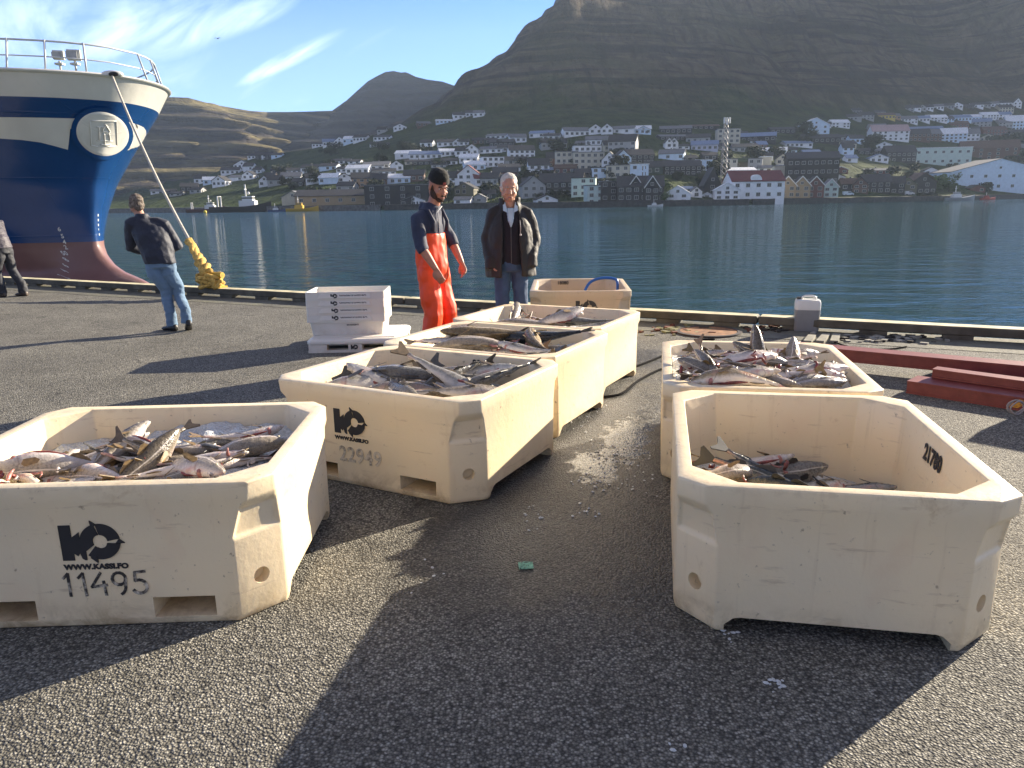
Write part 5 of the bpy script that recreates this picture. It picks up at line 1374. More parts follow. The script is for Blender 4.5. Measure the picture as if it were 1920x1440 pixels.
# railing
M_RAIL = SM('galvanised_rail', (.52, .55, .56), .4)
def rim_pt(t, side, h, inset): 
    p = hull(t, ZR, side); n = V((p.x, p.y, 0))-(SF*(stem(ZR)-t-1.2)+SN*(-SC0)); n = V((n.x, n.y, 0)).normalized()
    return p-n*inset+V((0, 0, h))
ts = [28, 20, 14, 9, 6.5, 5, 3.9, 3.1, 2.4, 1.8, 1.3, .85, .5, .2]
path = [(t, -1) for t in ts]+[(.03, 1)]+[(t, 1) for t in ts[::-1]]
for h, r_ in ((.80, .026), (.42, .018)):
    b = MB(); b.tube([rim_pt(t, s_, h, .22+.1*h) for t, s_ in path], r_, 8); o = b.build('handrail', [M_RAIL], ship, 180); o.matrix_parent_inverse = SHM
for s_ in (1, -1):
    for t in (.25, .75, 1.35, 2.1, 3.1, 4.6, 6.5, 9, 12, 16, 20, 25):
        b = MB(); b.tube([rim_pt(t, s_, .03, .10), rim_pt(t, s_, .82, .30)], .026, 8); o = b.build('stanchion', [M_RAIL], ship, 180); o.matrix_parent_inverse = SHM
# find hull coordinates for a photo pixel
def on_hull(px, py, side=1, zr=(-.5, 5.2), tr=(0.02, 6)):
    best = None
    z0, z1 = zr; t0, t1 = tr
    for it in range(4):
        for i in range(25):
            for j in range(25):
                t = t0+(t1-t0)*i/24; z = z0+(z1-z0)*j/24
                q = proj(hull(t, z, side)); d = (q[0]-px)**2+(q[1]-py)**2
                if best is None or d < best[0]: best = (d, t, z)
        dt, dz = (t1-t0)/8, (z1-z0)/8
        t0, t1 = max(.001, best[1]-dt), best[1]+dt; z0, z1 = best[2]-dz, best[2]+dz
    return best[1], best[2]
TD, ZD = on_hull(194, 252); 
# signed arc coordinate around the stem so that marks can wrap round the bow
def arcpos(s, z):
    """s > 0 metres along the waterline aft on the quay side, s < 0 on the far side"""
    side = 1 if s >= 0 else -1
    s = abs(s); t = 0; acc = 0; p = hull(0, z, side)
    lo, hi = 0.0, s
    # march
    t = 0; st_ = .01
    while acc < s:
        t2 = t+st_; q = hull(t2, z, side); acc += (q-p).length; p = q; t = t2; st_ = min(.1, st_*1.25)
        if t > 40: break
    return t, side
def arclen(t, z):
    acc = 0; p = hull(0, z); n = 60
    for k in range(1, n+1):
        q = hull(t*(k/n)**2, z); acc += (q-p).length; p = q
    return acc
SD = arclen(TD, ZD)
def sp(s, z, off): 
    t, side = arcpos(s, z); return hull(max(t, .0005), z, side, off)
RD = .62; RG = .74
def patch(name, rows, off, mat):
    """rows: list of rows of (s,z)"""
    b = MB(); b.loft([[sp(s, z, off) for s, z in r] for r in rows], 0, False, SHM, False); return b.build(name, [mat], ship, 180)
n = 12
# after stripe: from the disc towards the stern
rows = []
for j in range(n+1):
    f_ = j/n; row = []
    for i in range(19):
        u = i/18
        zc0 = lambda s: ZD-.12-.36*exp(-max(0, s-SD-.6)/.7); zc1 = lambda s: ZD+.37-.03*(1-exp(-(s-SD)/2.0))
        zz_ = ZD+(-.5+f_)*.8
        s0 = SD+sqrt(max(0, RG*RG-(zz_-ZD)**2))
        s_ = s0+(14-s0)*u**1.6
        row.append((s_, zc0(s_)+(zc1(s_)-zc0(s_))*f_))
    rows.append(row)
patch('white_stripe', rows, .012, M_HW)
rows = []
for j in range(n+1):
    f_ = j/n; zz_ = ZD+(-.5+f_)*.86-.05; s0 = SD-sqrt(max(0, RG*RG-(zz_-ZD)**2)); e_ = s0-2.0*(1-.45*abs(2*f_-1)**3)
    rows.append([(s0+(e_-s0)*i/14, ZD-.05+(-.5+f_)*(.86-.30*(i/14))+.10*(i/14)) for i in range(15)])
patch('white_stripe', rows, .012, M_HW)
# round emblem: the disc follows the flare, found by casting along its axis onto the hull
from mathutils.bvhtree import BVHTree
hv = []; hf = []
for zz_ in range(41):
    for t_ in [-x for x in TS[::-1]]+TS[1:]:
        hv.append(hull(abs(t_), 1.6+zz_*.085, 1 if t_ > 0 else -1))
W_ = 2*len(TS)-1
for a_ in range(40):
    for c_ in range(W_-1): hf.append((a_*W_+c_, a_*W_+c_+1, (a_+1)*W_+c_+1, (a_+1)*W_+c_))
BV = BVHTree.FromPolygons([tuple(v) for v in hv], hf)
DC = hull(TD, ZD, 1); dn = V((0, 0, 0))-DC; dn = V((dn.x, dn.y, 0)).normalized(); dn = V((dn.x, dn.y, -.12)).normalized()
dx = V((0, 0, 1)).cross(dn).normalized(); dy = dn.cross(dx)
def dp(x, y, o):
    q = DC+dx*x+dy*y+dn*4; h_ = BV.ray_cast(q, -dn)
    p = h_[0] if h_[0] is not None else DC+dx*x+dy*y
    return SHM @ (p+dn*o)
def ringp(r_, o_, n_=56): return [dp(r_*cos(2*pi*k/n_)*1.04, r_*sin(2*pi*k/n_)*.96, o_) for k in range(n_)]
b = MB(); b.loft([ringp(RD+(RG-RD)*k/4, .055) for k in range(5)], 0, False); b.build('emblem_border', [M_HB], ship, 180)
b = MB(); b.loft([ringp(RD*(1-k/14)+.004, .08 if k else .055) for k in range(15)], 0, False); b.build('emblem_disc', [M_HW], ship, 40)
b = MB()
def eline(pts, r=.015):
    Q = []
    for (x0, y0), (x1, y1) in zip(pts, pts[1:]): Q += [(x0+(x1-x0)*k/5, y0+(y1-y0)*k/5) for k in range(6 if (x1, y1) == pts[-1] else 5)]
    b.tube([dp(x, y, .085) for x, y in Q], r, 6)
eline([(-.28, .36), (.36, .36), (.30, -.32)]); eline([(-.28, .36), (-.34, -.30), (-.2, -.33), (-.05, -.28), (.1, -.33), (.30, -.32)])
eline([(-.16, .20), (.14, .20)]); eline([(-.02, .10), (.08, .27), (.17, .08)], .02); eline([(-.03, .08), (.18, .06)]); eline([(-.08, .2), (-.12, -.16)], .02)
eline([(.02, .02), (0, -.26)], .02); eline([(.14, .02), (.14, -.16)], .02); eline([(-.2, -.16), (.2, -.18)]); eline([(-.12, -.27), (.15, -.28)], .02)
b.build('emblem_relief', [M_HW], ship, 180)
# draft marks
M_MARK = SM('white_marks', (.62, .62, .6), .5)
dm = [('6', 111, 430), ('5', 117, 443), ('4', 121, 454), ('2', 123, 464), ('0', 124, 475), ('8', 124, 487), ('6', 123, 498), ('4', 122, 508), ('2', 120, 519)]
def mark(ch, px, py, size):
    t_, z_ = on_hull(px, py, 1, (-.9, 1.6)); e_ = .01
    ds = (hull(t_+e_, z_)-hull(t_-e_, z_)).length/(2*e_)
    me = text_mesh(ch, size, .02, 0); b = MB()
    b.add([hull(t_-v.co.x/ds, z_+v.co.y, 1, .008) for v in me.vertices], [tuple(p.vertices) for p in me.polygons], 0, SHM)
    b.build('draft_mark', [M_MARK], ship)
for ch, px, py in dm: mark(ch, px, py, .17)
mark('5', 118, 475, .17)
for k in range(5):
    z_ = .78+k*.14; b = MB(); b.loft([[sp(-.13, z_, .008), sp(-.17, z_, .008)], [sp(-.13, z_+.07, .008), sp(-.17, z_+.07, .008)]], 0, False, SHM, False); b.build('stem_mark', [M_MARK], ship)
# fairlead
tf_, zf_ = on_hull(213, 131, 1, (ZR-.01, ZR)); fp = hull(tf_, ZR)
b = MB(); 
b.ell((fp.x, fp.y, fp.z+.08), (.30, .18, .10), 14, 8); o = b.build('fairlead', [M_HW], ship, 180); o.matrix_parent_inverse = SHM
fp2 = fp+SF*.22+SN*.08
b = MB(); b.ell((fp2.x+.02, fp2.y-.12, fp2.z+.04), (.14, .06, .06), 12, 6); o = b.build('fairlead_opening', [M_DARK], ship, 180); o.matrix_parent_inverse = SHM
# floodlights
for k, px in enumerate((110, 139)):
    p = at(px, 105, 21.5); b = MB()
    b.box((p.x, p.y, p.z+.02), (.26+.06*k, .16, .22+.04*k), 0, None, .3); b.box((p.x, p.y-.13, p.z-.0), (.20+.06*k, .05, .15+.04*k), 1, None, .3); b.tube([(p.x, p.y, p.z-.12), (p.x, p.y, p.z-.75)], .03, 8); b.box((p.x, p.y, p.z-.2), (.2, .16, .05), 0)
    o = b.build('floodlight', [SM('lamp_housing', (.55, .55, .5), .5), SM('lamp_glass', (.35, .36, .36), .15)], ship); o.matrix_parent_inverse = SHM
# small ladder of weld seam
# mooring rope
M_ROPE = SM('white_rope', (.50, .47, .40), .85, var=.3, scale=30, bump=.004); M_ROPEY = SM('yellow_rope', (.56, .36, .09), .9, var=.45, scale=20, bump=.01)
r0 = V((fp2.x, fp2.y-.16, fp2.z-.02)); r1 = V((BOL.x-.02, BOL.y-.05, .40))
N_ = 40; path = []
for k in range(N_+1):
    u = k/N_; p = r0.lerp(r1, u); p.z -= .30*4*u*(1-u); path.append(p)
e = empty('mooring_rope', (r1.x, r1.y, 0)); tag(e, 'white mooring rope with knotted yellow end, from ship to bollard', 'rope')
IM = Matrix.Translation((-r1.x, -r1.y, 0))
cut = 35
b = MB(); b.tube([IM @ p for p in path[:cut+1]], .030, 8); b.build('rope', [M_ROPE], e, 180)
b = MB(); ry_ = random.Random(4)
for q in range(3):
    P_ = []
    for k in range(cut-1, N_+1):
        w_ = .02+.05*abs(sin(k*1.1+q)); P_.append(IM @ (path[k]+V((sin(k*1.9+q*2.1)*w_*1.2, cos(k*2.7+q)*.06, cos(k*2.3+q*2)*.06))))
    b.tube(P_, [.032+.045*abs(sin(k*1.7+q*1.7)) for k in range(len(P_))], 8)
b.build('yellow_end', [M_ROPEY], e, 180)
b = MB()
for q in range(4):
    P_ = [V((cos(a*.5+q)*.17+.06*sin(a*2+q), sin(a*.5+q)*.13-.0, .22+.045*q+.04*sin(a*1.3+q))) for a in [k*.6 for k in range(24)]]
    b.tube(P_, [.035+.012*sin(k*1.9) for k in range(24)], 8)
for q in range(2):
    P_ = [V((.05+.17*k/9+.03*sin(k), -.10-.03*q, .27-.1*k/9*q+.05*sin(k*.8+q))) for k in range(10)]
    b.tube(P_, .04, 8)
b.build('yellow_coil', [M_ROPEY], e, 180)
HAZE = .00010
# ================================================================== far shore, mountains
def sm_min(a, b, k):
    h = max(0, min(1, .5+.5*(b-a)/k)); return b*(1-h)+a*h-k*h*(1-h)
SHORE = [(-900, 620), (-420, 540), (-240, 452), (-113, 378), (-60, 368), (11, 360), (69, 340), (110, 352), (153, 368), (230, 405), (297, 450), (420, 500), (900, 640), (1600, 800)]
def shore(x): return lerp_tab(SHORE, x)
# limit of the big mountain to the left, height over x
LIM = [(-1300, 6), (-702, 17), (-553, 51), (-463, 82), (-347, 100), (-240, 122), (-163, 145), (-132, 161), (-93, 198), (-34, 230), (12, 262), (17, 276), (59, 306), (85, 337), (129, 396), (182, 462), (313, 545), (572, 600), (846, 630), (1600, 640)]
def prof(s, x):
    if s < 0: return -6.0
    a = .5+.05*min(s, 18)
    g_ = lerp_tab([(-400, .10), (-150, .17), (0, .24), (250, .245), (600, .2)], x)
    z = a+g_*max(0, min(s, 380)-12)
    if s > 330: z += (.40+.0006*min(s-330, 450))*(s-330)
    return z
def hill(x, y):
    s = y-shore(x)
    z = prof(s, x)
    if s > 20:
        q_ = y/1400.0; z = sm_min(min(z, 640), CH+(lerp_tab(LIM, x/q_)-CH)*q_, 14)
        m = min(1, max(0, (s-350)/200))
        def ss_(v, a, b):
            v = max(0, min(1, (v-a)/(b-a))); return v*v*(3-2*v)
        z = max(z, 0)+(1-min(1, max(0, z)/640))*300*ss_(s, 210, 430)*ss_(x, 640, 800)*(1-ss_(x, 1150, 1380))  # spur beyond the right edge, added to keep sun off the slopes
        n_ = noise.fractal(V((x*.004, y*.004, 1.3)), 1.0, 2.0, 5)
        z += n_*(2.0+18*m)*min(1, s/80)
        # gullies running down the slope, and lava terraces
        gl = abs(noise.noise(V((x*.012+y*.003+noise.noise(V((x*.006, y*.006, 5)))*.8, y*.0018, 4))))
        z -= 13*m*max(0, .35-gl)/.35
        tz = z/34+.6*noise.noise(V((x*.003, y*.003, 8)))
        z += 5*m*sin(2*pi*tz)/1.0*.6
    return z
xs = []; x = -1300
while x < 1500:
    xs.append(x); d = 5.5 if -330 < x < 420 else (9 if -500 < x < 600 else 22)
    x += d
ss = []
s = -3
while s < 1500:
    ss.append(s); s += 2.5 if s < 12 else (6 if s < 420 else (10 if s < 800 else 24))
g = MB(); nx_ = len(xs)
for s in ss:
    for x in xs:
        y = shore(x)+s; g.v.append(V((x, y, hill(x, y))))
from bisect import bisect_right
def hillq(x, y):
    s = y-shore(x)
    i = min(max(bisect_right(xs, x)-1, 0), nx_-2); j = min(max(bisect_right(ss, s)-1, 0), len(ss)-2)
    u = (x-xs[i])/(xs[i+1]-xs[i]); v = (s-ss[j])/(ss[j+1]-ss[j])
    a = g_hill[j*nx_+i]*(1-u)+g_hill[j*nx_+i+1]*u; b = g_hill[(j+1)*nx_+i]*(1-u)+g_hill[(j+1)*nx_+i+1]*u
    return a*(1-v)+b*v
g_hill = [p.z for p in g.v]
g.f = [(j*nx_+i, j*nx_+i+1, (j+1)*nx_+i+1, (j+1)*nx_+i) for j in range(len(ss)-1) for i in range(nx_-1)]; g.m = [0]*len(g.f)
def hill_mat():
    t = NT('hillside')
    sp_ = t.n('ShaderNodeSeparateXYZ'); t.l(t.tc.outputs['Object'], sp_.inputs[0])
    n1 = t.noise(.011, 6, .62); n2 = t.noise(.06, 6, .65); n3 = t.noise(.35, 4, .6)
    st = t.noise(1.0, 6, .65, t.mapping((.004, .004, .085), (R(3), 0, 0)), .25)
    gul = t.noise(1.0, 6, .68, t.mapping((.05, .009, .006), (0, 0, R(24))), .6)
    z = t.math('ADD', sp_.outputs[2], t.math('MULTIPLY', t.math('SUBTRACT', n1.outputs[0], .5), 130))
    low = t.mix(t.ramp(n2.outputs[0], [(.35, 0.0), (.65, 1.0)]), (.028, .046, .016), (.062, .088, .028))
    high = t.mix(t.ramp(n2.outputs[0], [(.3, 0.0), (.7, 1.0)]), (.060, .046, .032), (.165, .130, .088))
    high = t.mix(t.ramp(st.outputs[0], [(.50, 0.0), (.58, .85)]), high, (.022, .019, .018))
    high = t.mix(t.ramp(gul.outputs[0], [(.50, 0.0), (.60, .75)]), high, (.034, .029, .025))
    high = t.mix(t.ramp(n1.outputs[0], [(.5, 0.0), (.66, .55)]), high, (.060, .066, .028))
    zz_ = t.math('DIVIDE', z, 200.0, clamp=True)
    c = t.mix(t.ramp(zz_, [(.34, 0.0), (.60, 1.0)]), low, high)
    h = t.math('ADD', t.math('MULTIPLY', n2.outputs[0], 4), t.math('MULTIPLY', gul.outputs[0], 8))
    h = t.math('ADD', h, t.math('MULTIPLY', st.outputs[0], 5))
    h = t.math('ADD', h, n3.outputs[0])
    return t.out(c, .95, t.bump(h, 1.0, 2.6), Specular_IOR_Level=.1)
M_HILL = hill_mat()
o = g.build('hillside', [M_HILL], None, 180); tag(o, kind='structure')
# --- the far mountains
def far_mat(name, gcol, rock, zscale=.05):
    t = NT(name)
    n1 = t.noise(.004, 6, .62); n2 = t.noise(.02, 6, .65)
    st = t.noise(1.0, 5, .6, t.mapping((.002, .002, zscale)), .3)
    c = t.mix(t.ramp(n1.outputs[0], [(.35, 0.0), (.65, 1.0)]), gcol, [x*1.5 for x in gcol])
    c = t.mix(t.ramp(st.outputs[0], [(.46, 0.0), (.58, .9)]), c, rock)
    h = t.math('ADD', t.math('MULTIPLY', n2.outputs[0], 10), t.math('MULTIPLY', st.outputs[0], 26))
    return t.out(c, .95, t.bump(h, 1.0, 2.5), Specular_IOR_Level=.1)
def ridge_mtn(name, sky_, nrm, slope, mat, seed, terr=1.0, amp=1.0, back=True):
    """sky_: list of (px,py,distance) crest points; falls away along nrm (towards the viewer) and behind"""
    P_ = [at(p[0], p[1], p[2]*.6) for p in sky_]; Q = []
    for a, b_ in zip(P_, P_[1:]):
        k_ = max(2, int((b_-a).length/18))
        for i in range(k_): Q.append(a.lerp(b_, i/k_))
    Q.append(P_[-1])
    n_ = V(nrm).normalized(); g = MB(); rows = []
    zmax = max(q.z for q in Q)
    us = [-1.0, -.6, -.3, -.1, -.02]+[k/70 for k in range(71)]
    for u in us:
        row = []
        for q in Q:
            if u < 0:
                p = q-n_*(-u)*420; z = q.z+u*u*-240-20*(-u)
            else:
                drop_ = u*(q.z+12)
                hz_ = drop_/slope*(.75+.5*u)
                p = q+n_*hz_; z = q.z-drop_
                nn = noise.fractal(V((p.x*.0037+seed, p.y*.0037, z*.0066)), 1.0, 2.0, 5)
                tz = z/30+.5*noise.noise(V((p.x*.0025, p.y*.0025, seed)))
                out_ = terr*14*sin(2*pi*tz)*min(1, u*6)+nn*42*amp*min(1, u*5)
                gl = abs(noise.noise(V((p.x*.008+seed, p.y*.008, z*.001+2))))
                out_ -= 36*amp*max(0, .3-gl)/.3*min(1, u*4)
                p = p+n_*out_
            row.append(V((p.x, p.y, z)))
        rows.append(row)
    g.loft(rows, 0, False, None, False)
    o = g.build(name, [mat], None, 180); tag(o, kind='structure'); return o
ridge_mtn('mesa_mountain', [(-260, 200, 2600), (60, 190, 2750), (200, 186, 2850), (322, 182, 2950), (352, 183, 3000), (385, 192, 3080), (400, 194, 3120), (412, 198, 3160), (440, 203, 3250), (470, 208, 3350), (500, 210, 3480), (540, 210, 3620), (580, 209, 3800), (640, 207, 4000)], (.86, -.52, 0), .62, far_mat('mesa_rock', (.15, .128, .06), (.04, .034, .036)), 3.1, 1.6)
ridge_mtn('peak_mountain', [(440, 305, 3500), (452, 286, 3620), (478, 266, 3760), (505, 247, 3900), (532, 224, 4000), (575, 213, 4060), (622, 208, 4060), (650, 188, 4000), (672, 168, 3950), (690, 152, 3920), (706, 143, 3900), (722, 135, 3880), (738, 133, 3860), (752, 136, 3850), (760, 135, 3840), (776, 143, 3830), (800, 149, 3800), (830, 153, 3780), (856, 162, 3760), (880, 176, 3740), (960, 215, 3700), (1050, 260, 3600)], (-.45, -.89, 0), .60, far_mat('peak_rock', (.036, .036, .028), (.03, .029, .03)), 7.7, 1.3)  # left shoulder drawn out to stand for the mesa's shaded hollow
ridge_mtn('back_ridge', [(380, 206, 4900), (470, 214, 4800), (560, 211, 4700), (640, 209, 4600), (720, 205, 4600)], (-.3, -.95, 0), .7, far_mat('ridge_rock', (.055, .056, .036), (.05, .047, .045)), 1.7, .8)
# low ground at the left end of the fjord
# ================================================================== town
def wall_mat(name, col):
    t = NT(name); n = t.noise(.6, 3); wv = t.n('ShaderNodeTexWave', wave_type='BANDS', bands_direction='Z'); wv.inputs['Scale'].default_value = 2.2
    t.l(t.tc.outputs['Object'], wv.inputs['Vector'])
    c = t.mix(t.ramp(n.outputs[0], [(.3, 0.0), (.7, 1.0)]), [x*.9 for x in col], [min(1, x*1.05) for x in col])
    return t.out(c, .7, t.bump(wv.outputs['Fac'], .2, .02))
WC = {'white': (.82, .84, .86), 'bluewhite': (.62, .76, .90), 'grey': (.36, .37, .37), 'cream': (.55, .52, .42), 'tan': (.36, .27, .16), 'brown': (.12, .065, .045), 'darkred': (.14, .045, .035), 'red': (.30, .05, .04), 'dark': (.022, .022, .024), 'green': (.03, .05, .04), 'yellow': (.62, .47, .10), 'mint': (.50, .62, .58), 'lavender': (.48, .50, .62), 'orange': (.42, .26, .14), 'olive': (.14, .13, .08), 'black': (.018, .018, .018), 'blue': (.12, .24, .42)}
WN = {'white': 'white', 'bluewhite': 'pale blue', 'grey': 'grey', 'cream': 'cream', 'tan': 'tan', 'brown': 'brown', 'darkred': 'dark red', 'red': 'red', 'dark': 'dark', 'green': 'dark green', 'yellow': 'yellow', 'mint': 'mint green', 'lavender': 'lavender grey', 'orange': 'orange tan', 'olive': 'olive', 'black': 'black', 'blue': 'blue'}
WM = {k: wall_mat('wall_'+k, v) for k, v in WC.items()}
RC = {'dark': (.035, .036, .04), 'red': (.13, .025, .03), 'grey': (.14, .145, .155), 'white': (.70, .73, .76), 'brown': (.10, .06, .045), 'green': (.03, .06, .045), 'blue': (.16, .22, .34), 'grass': (.05, .075, .025), 'pink': (.38, .27, .27)}
RM = {k: simple('roof_'+k, v, .75, .25, 1.2) for k, v in RC.items()}
M_GLASS = SM('window_glass', (.02, .025, .03), .12); M_FRAME = SM('window_frame', (.46, .46, .45), .6)
M_TRIM = SM('white_trim', (.72, .72, .70), .6)
WINME = {}
def win_mesh(w_, h_, inv):
    key = (round(w_, 1), round(h_, 1), inv)
    if key not in WINME:
        m = MB(); m.box((0, -.04, 0), (w_+.28, .06, h_+.28), 0); m.box((0, -.075, 0), (w_, .02, h_), 1); m.box((0, -.092, 0), (.08, .02, h_), 0)
        me = m.mesh('window'); me.materials.append(M_FRAME); me.materials.append(M_GLASS); WINME[key] = me
    return WINME[key]
HOUSES = []
def find(px, py, far=1300):
    """first point of the hillside along the sight line of a photo pixel"""
    d = ray(px, py); y = 330.0; last = None
    while y < far:
        p = V((0, 0, CH))+d*(y/d.y)
        if p.y > shore(p.x)+2 and p.z <= hillq(p.x, p.y): return p
        y += 2.0
    return None
def house(px, py, wpx, hpx, col='white', roof='dark', typ='S', yaw=None, wins=None, storeys=None, name='house', at_=None, depth=None, trim=False, roof_frac=None, cat='house', label=None, group='houses of the town across the water'):
    p = at_ or find(px, py)
    if p is None: return None
    k = p.y/FPX; w_ = max(3.0, wpx*k*1.18); h_ = max(2.6, hpx*k)
    rr_ = random.Random(int(px*13+py*7))
    if yaw is None: yaw = math.atan2(-p.x, p.y)*.25+rr_.uniform(-.30, .22)
    d_ = depth or max(6.0, min(11.0, w_*.8))
    e = empty(name, (p.x, p.y+d_*.5, p.z), yaw)
    rf_ = roof_frac if roof_frac is not None else (.40 if typ == 'S' else .42)
    hw = h_*(1-rf_); hr = h_*rf_
    if typ == 'F': hw, hr = h_*.94, .25
    base = -5.0
    m = MB(); m.box((0, 0, (hw+base)/2), (w_, d_, hw-base))
    # gable triangles belong to the wall
    if typ == 'G': m.loft([[V((-w_/2, s_*d_/2, hw)), V((w_/2, s_*d_/2, hw)), V((0, s_*d_/2, hw+hr))] for s_ in (-1, 1)])
    elif typ == 'S': m.loft([[V((s_*w_/2, -d_/2, hw)), V((s_*w_/2, d_/2, hw)), V((s_*w_/2, 0, hw+hr))] for s_ in (-1, 1)])
    m.build('wall', [WM[col]], e)
    m = MB(); ov = .45; th = .28
    if typ == 'G':
        for s_ in (-1, 1):
            sl_ = hr/(w_/2); xe = s_*(w_/2+ov); ze = hw-ov*sl_
            m.loft([[V((xe, y_, ze+.05)), V((0, y_, hw+hr+.05)), V((0, y_, hw+hr+th+.05)), V((xe, y_, ze+th+.05))] for y_ in (-d_/2-ov, d_/2+ov)])
    elif typ == 'S':
        for s_ in (-1, 1):
            sl_ = hr/(d_/2); ye = s_*(d_/2+ov); ze = hw-ov*sl_
            m.loft([[V((x_, ye, ze+.05)), V((x_, 0, hw+hr+.05)), V((x_, 0, hw+hr+th+.05)), V((x_, ye, ze+th+.05))] for x_ in (-w_/2-ov, w_/2+ov)])
    else: m.box((0, 0, hw+.2), (w_+.6, d_+.6, .4))
    ro = m.build('roof', [RM[roof]], e)
    if typ == 'S' and rr_.random() < .5 and hr > 1.2:
        m = MB(); m.box((w_*rr_.uniform(-.3, .3), .2, hw+hr+.4), (.7, .7, 1.3)); m.build('chimney', [RM['grey']], ro)
    if trim:
        m = MB()
        for s_ in (-1, 1):
            m.loft([[V((s_*(w_/2+ov), y_, hw-ov*hr/(w_/2)-.1)), V((0, y_, hw+hr-.1)), V((0, y_, hw+hr+.5)), V((s_*(w_/2+ov), y_, hw-ov*hr/(w_/2)+.5))] for y_ in (-d_/2-ov-.12, -d_/2-ov-.02)])
        m.build('barge_board', [M_TRIM], e)
    ns = storeys or max(1, min(3, int(round(hw/3.0)))); nw = wins if wins is not None else max(1, min(7, int(w_/3.2)))
    sh_ = hw/ns
    for f_ in range(ns):
        for i in range(nw):
            if nw > 1 and wins is None and rr_.random() < .12: continue
            o = link('window', win_mesh(min(1.7, w_/nw*.5), min(1.5, sh_*.5), 0), e); o.location = (w_*((i+.5)/nw-.5), -d_/2, sh_*(f_+.55))
    if typ == 'G' and hr > 2:
        o = link('window', win_mesh(1.2, 1.1, 0), e); o.location = (0, -d_/2, hw+hr*.3)
    for i in range(2):   # gable end windows towards the sun
        o = link('window', win_mesh(1.2, 1.2, 0), e); o.location = (w_/2, d_*(.25-.5*i), sh_*.55); o.rotation_euler = (0, 0, pi/2)
    e['category'] = cat; e['group'] = group
    HOUSES.append([e, col, roof, typ, label, px, py, w_, ns])
    return e
def Z2(x, y): return 700+x/3.556, 180+y/3.556
def Z3(x, y): return 1200+x/5.333, 180+y/5.333
def Z4(x, y): return 1540+x/5.053, 180+y/5.053
def Z1(x, y): return 200+x/3.692, 120+y/3.692
ZK = {1: (Z1, 3.692), 2: (Z2, 3.556), 3: (Z3, 5.333), 4: (Z4, 5.053)}
def H(z, x, y, w_, h_, col='white', roof='dark', typ='S', **kw):
    f_, k = ZK[z]; px, py = f_(x, y); return house(px, py, w_/k, h_/k, col, roof, typ, **kw)
T2 = [(345,205,95,34,'brown','grey'),(480,182,105,26,'bluewhite','white'),(575,157,75,46,'white','dark'),(650,140,60,42,'white','dark'),(705,140,58,42,'white','grey'),(40,247,70,32,'white'),(180,232,70,42,'white','dark','G'),(60,297,90,36,'white'),(20,340,40,24,'white'),(75,337,45,24,'grey'),(215,330,26,16,'white'),
(360,342,70,48,'white'),(480,338,90,46,'white'),(560,332,50,44,'white','grey','G'),(605,332,50,42,'white'),(700,322,60,40,'brown'),(780,318,70,36,'green','dark'),(830,287,110,34,'white','grey'),(860,342,130,50,'dark'),(960,312,90,56,'white','grey'),
(1130,277,130,44,'white','blue'),(1195,292,90,40,'white'),(1200,357,140,70,'grey'),(1350,272,140,60,'white','grey'),(1480,257,72,62,'white','dark','G'),(1562,255,62,64,'white','dark','G'),(1670,252,130,50,'white','grey'),(1800,257,90,56,'bluewhite','white'),
(1510,332,140,62,'white','grey'),(1570,372,62,70,'cream'),(1675,374,150,110,'grey','dark'),
(230,417,130,52,'white','white'),(350,422,180,52,'white','blue'),(500,402,110,48,'white','white'),(595,402,70,58,'white'),(660,397,72,70,'white','dark','G'),(795,382,130,44,'white','grey'),(880,372,80,44,'white'),(985,412,140,78,'white','dark','S'),
(245,457,60,30,'cream'),(330,460,100,34,'dark'),(505,462,82,44,'white'),(440,480,80,34,'grey'),(640,447,100,56,'white','white'),(670,498,112,62,'bluewhite','white'),(790,474,120,66,'white','grey','F'),(885,462,80,54,'grey'),(985,467,62,58,'cream'),(900,512,120,56,'white'),
(1100,528,112,104,'white','dark'),(1200,472,70,90,'brown'),(1425,382,150,50,'white','grey','F'),(1585,500,84,118,'white','dark','G'),(1660,480,90,110,'bluewhite','dark','G'),(1770,452,160,90,'dark'),
(1525,552,120,72,'bluewhite','dark','F'),(1650,548,130,84,'cream','grey','F'),(1775,542,100,84,'bluewhite','white','F'),(1872,522,92,80,'green'),
(50,482,92,42,'white','grey'),(60,532,130,46,'white'),(150,502,72,66,'white','dark','G'),(150,588,152,64,'bluewhite','white'),(270,574,110,76,'brown'),(40,592,82,64,'tan'),
(560,600,70,90,'white'),(640,602,120,130,'white','red','G'),(720,600,90,80,'white','red'),(785,602,100,84,'grey'),(880,560,130,80,'darkred'),(900,600,90,70,'brown'),
(1150,732,120,66,'white','dark','G'),(1475,728,96,130,'mint','grey','F'),(1410,672,132,124,'mint','dark','F'),(1570,702,92,130,'dark','grey','F'),
(600,722,92,46,'white','grey'),(710,712,72,54,'grey','grey','G'),(620,664,110,80,'olive','dark','G'),(770,690,70,60,'green'),(270,738,132,66,'white','grey','G'),(1050,610,90,60,'dark'),(420,600,90,56,'grey'),(480,560,70,50,'bluewhite'),(1290,520,120,60,'darkred','brown'),(1400,560,90,70,'dark')]
for r_ in T2: H(2, *r_)
H(2, 1290, 497, 118, 122, 'cream', 'grey', 'F', storeys=3, wins=4); H(2, 1432, 497, 170, 118, 'cream', 'grey', 'F', storeys=3, wins=5)
H(2, 1060, 684, 132, 140, 'grey', 'dark', 'G', label='light grey waterfront house with an arched gable behind the older man')
H(2, 1262, 664, 242, 140, 'black', 'dark', 'S', storeys=2, wins=6, label='long black waterfront house with two rows of white windows')
H(2, 1790, 704, 250, 160, 'dark', 'dark', 'S', storeys=2, wins=6, label='dark waterfront house with white lower storey and white trimmed gables')
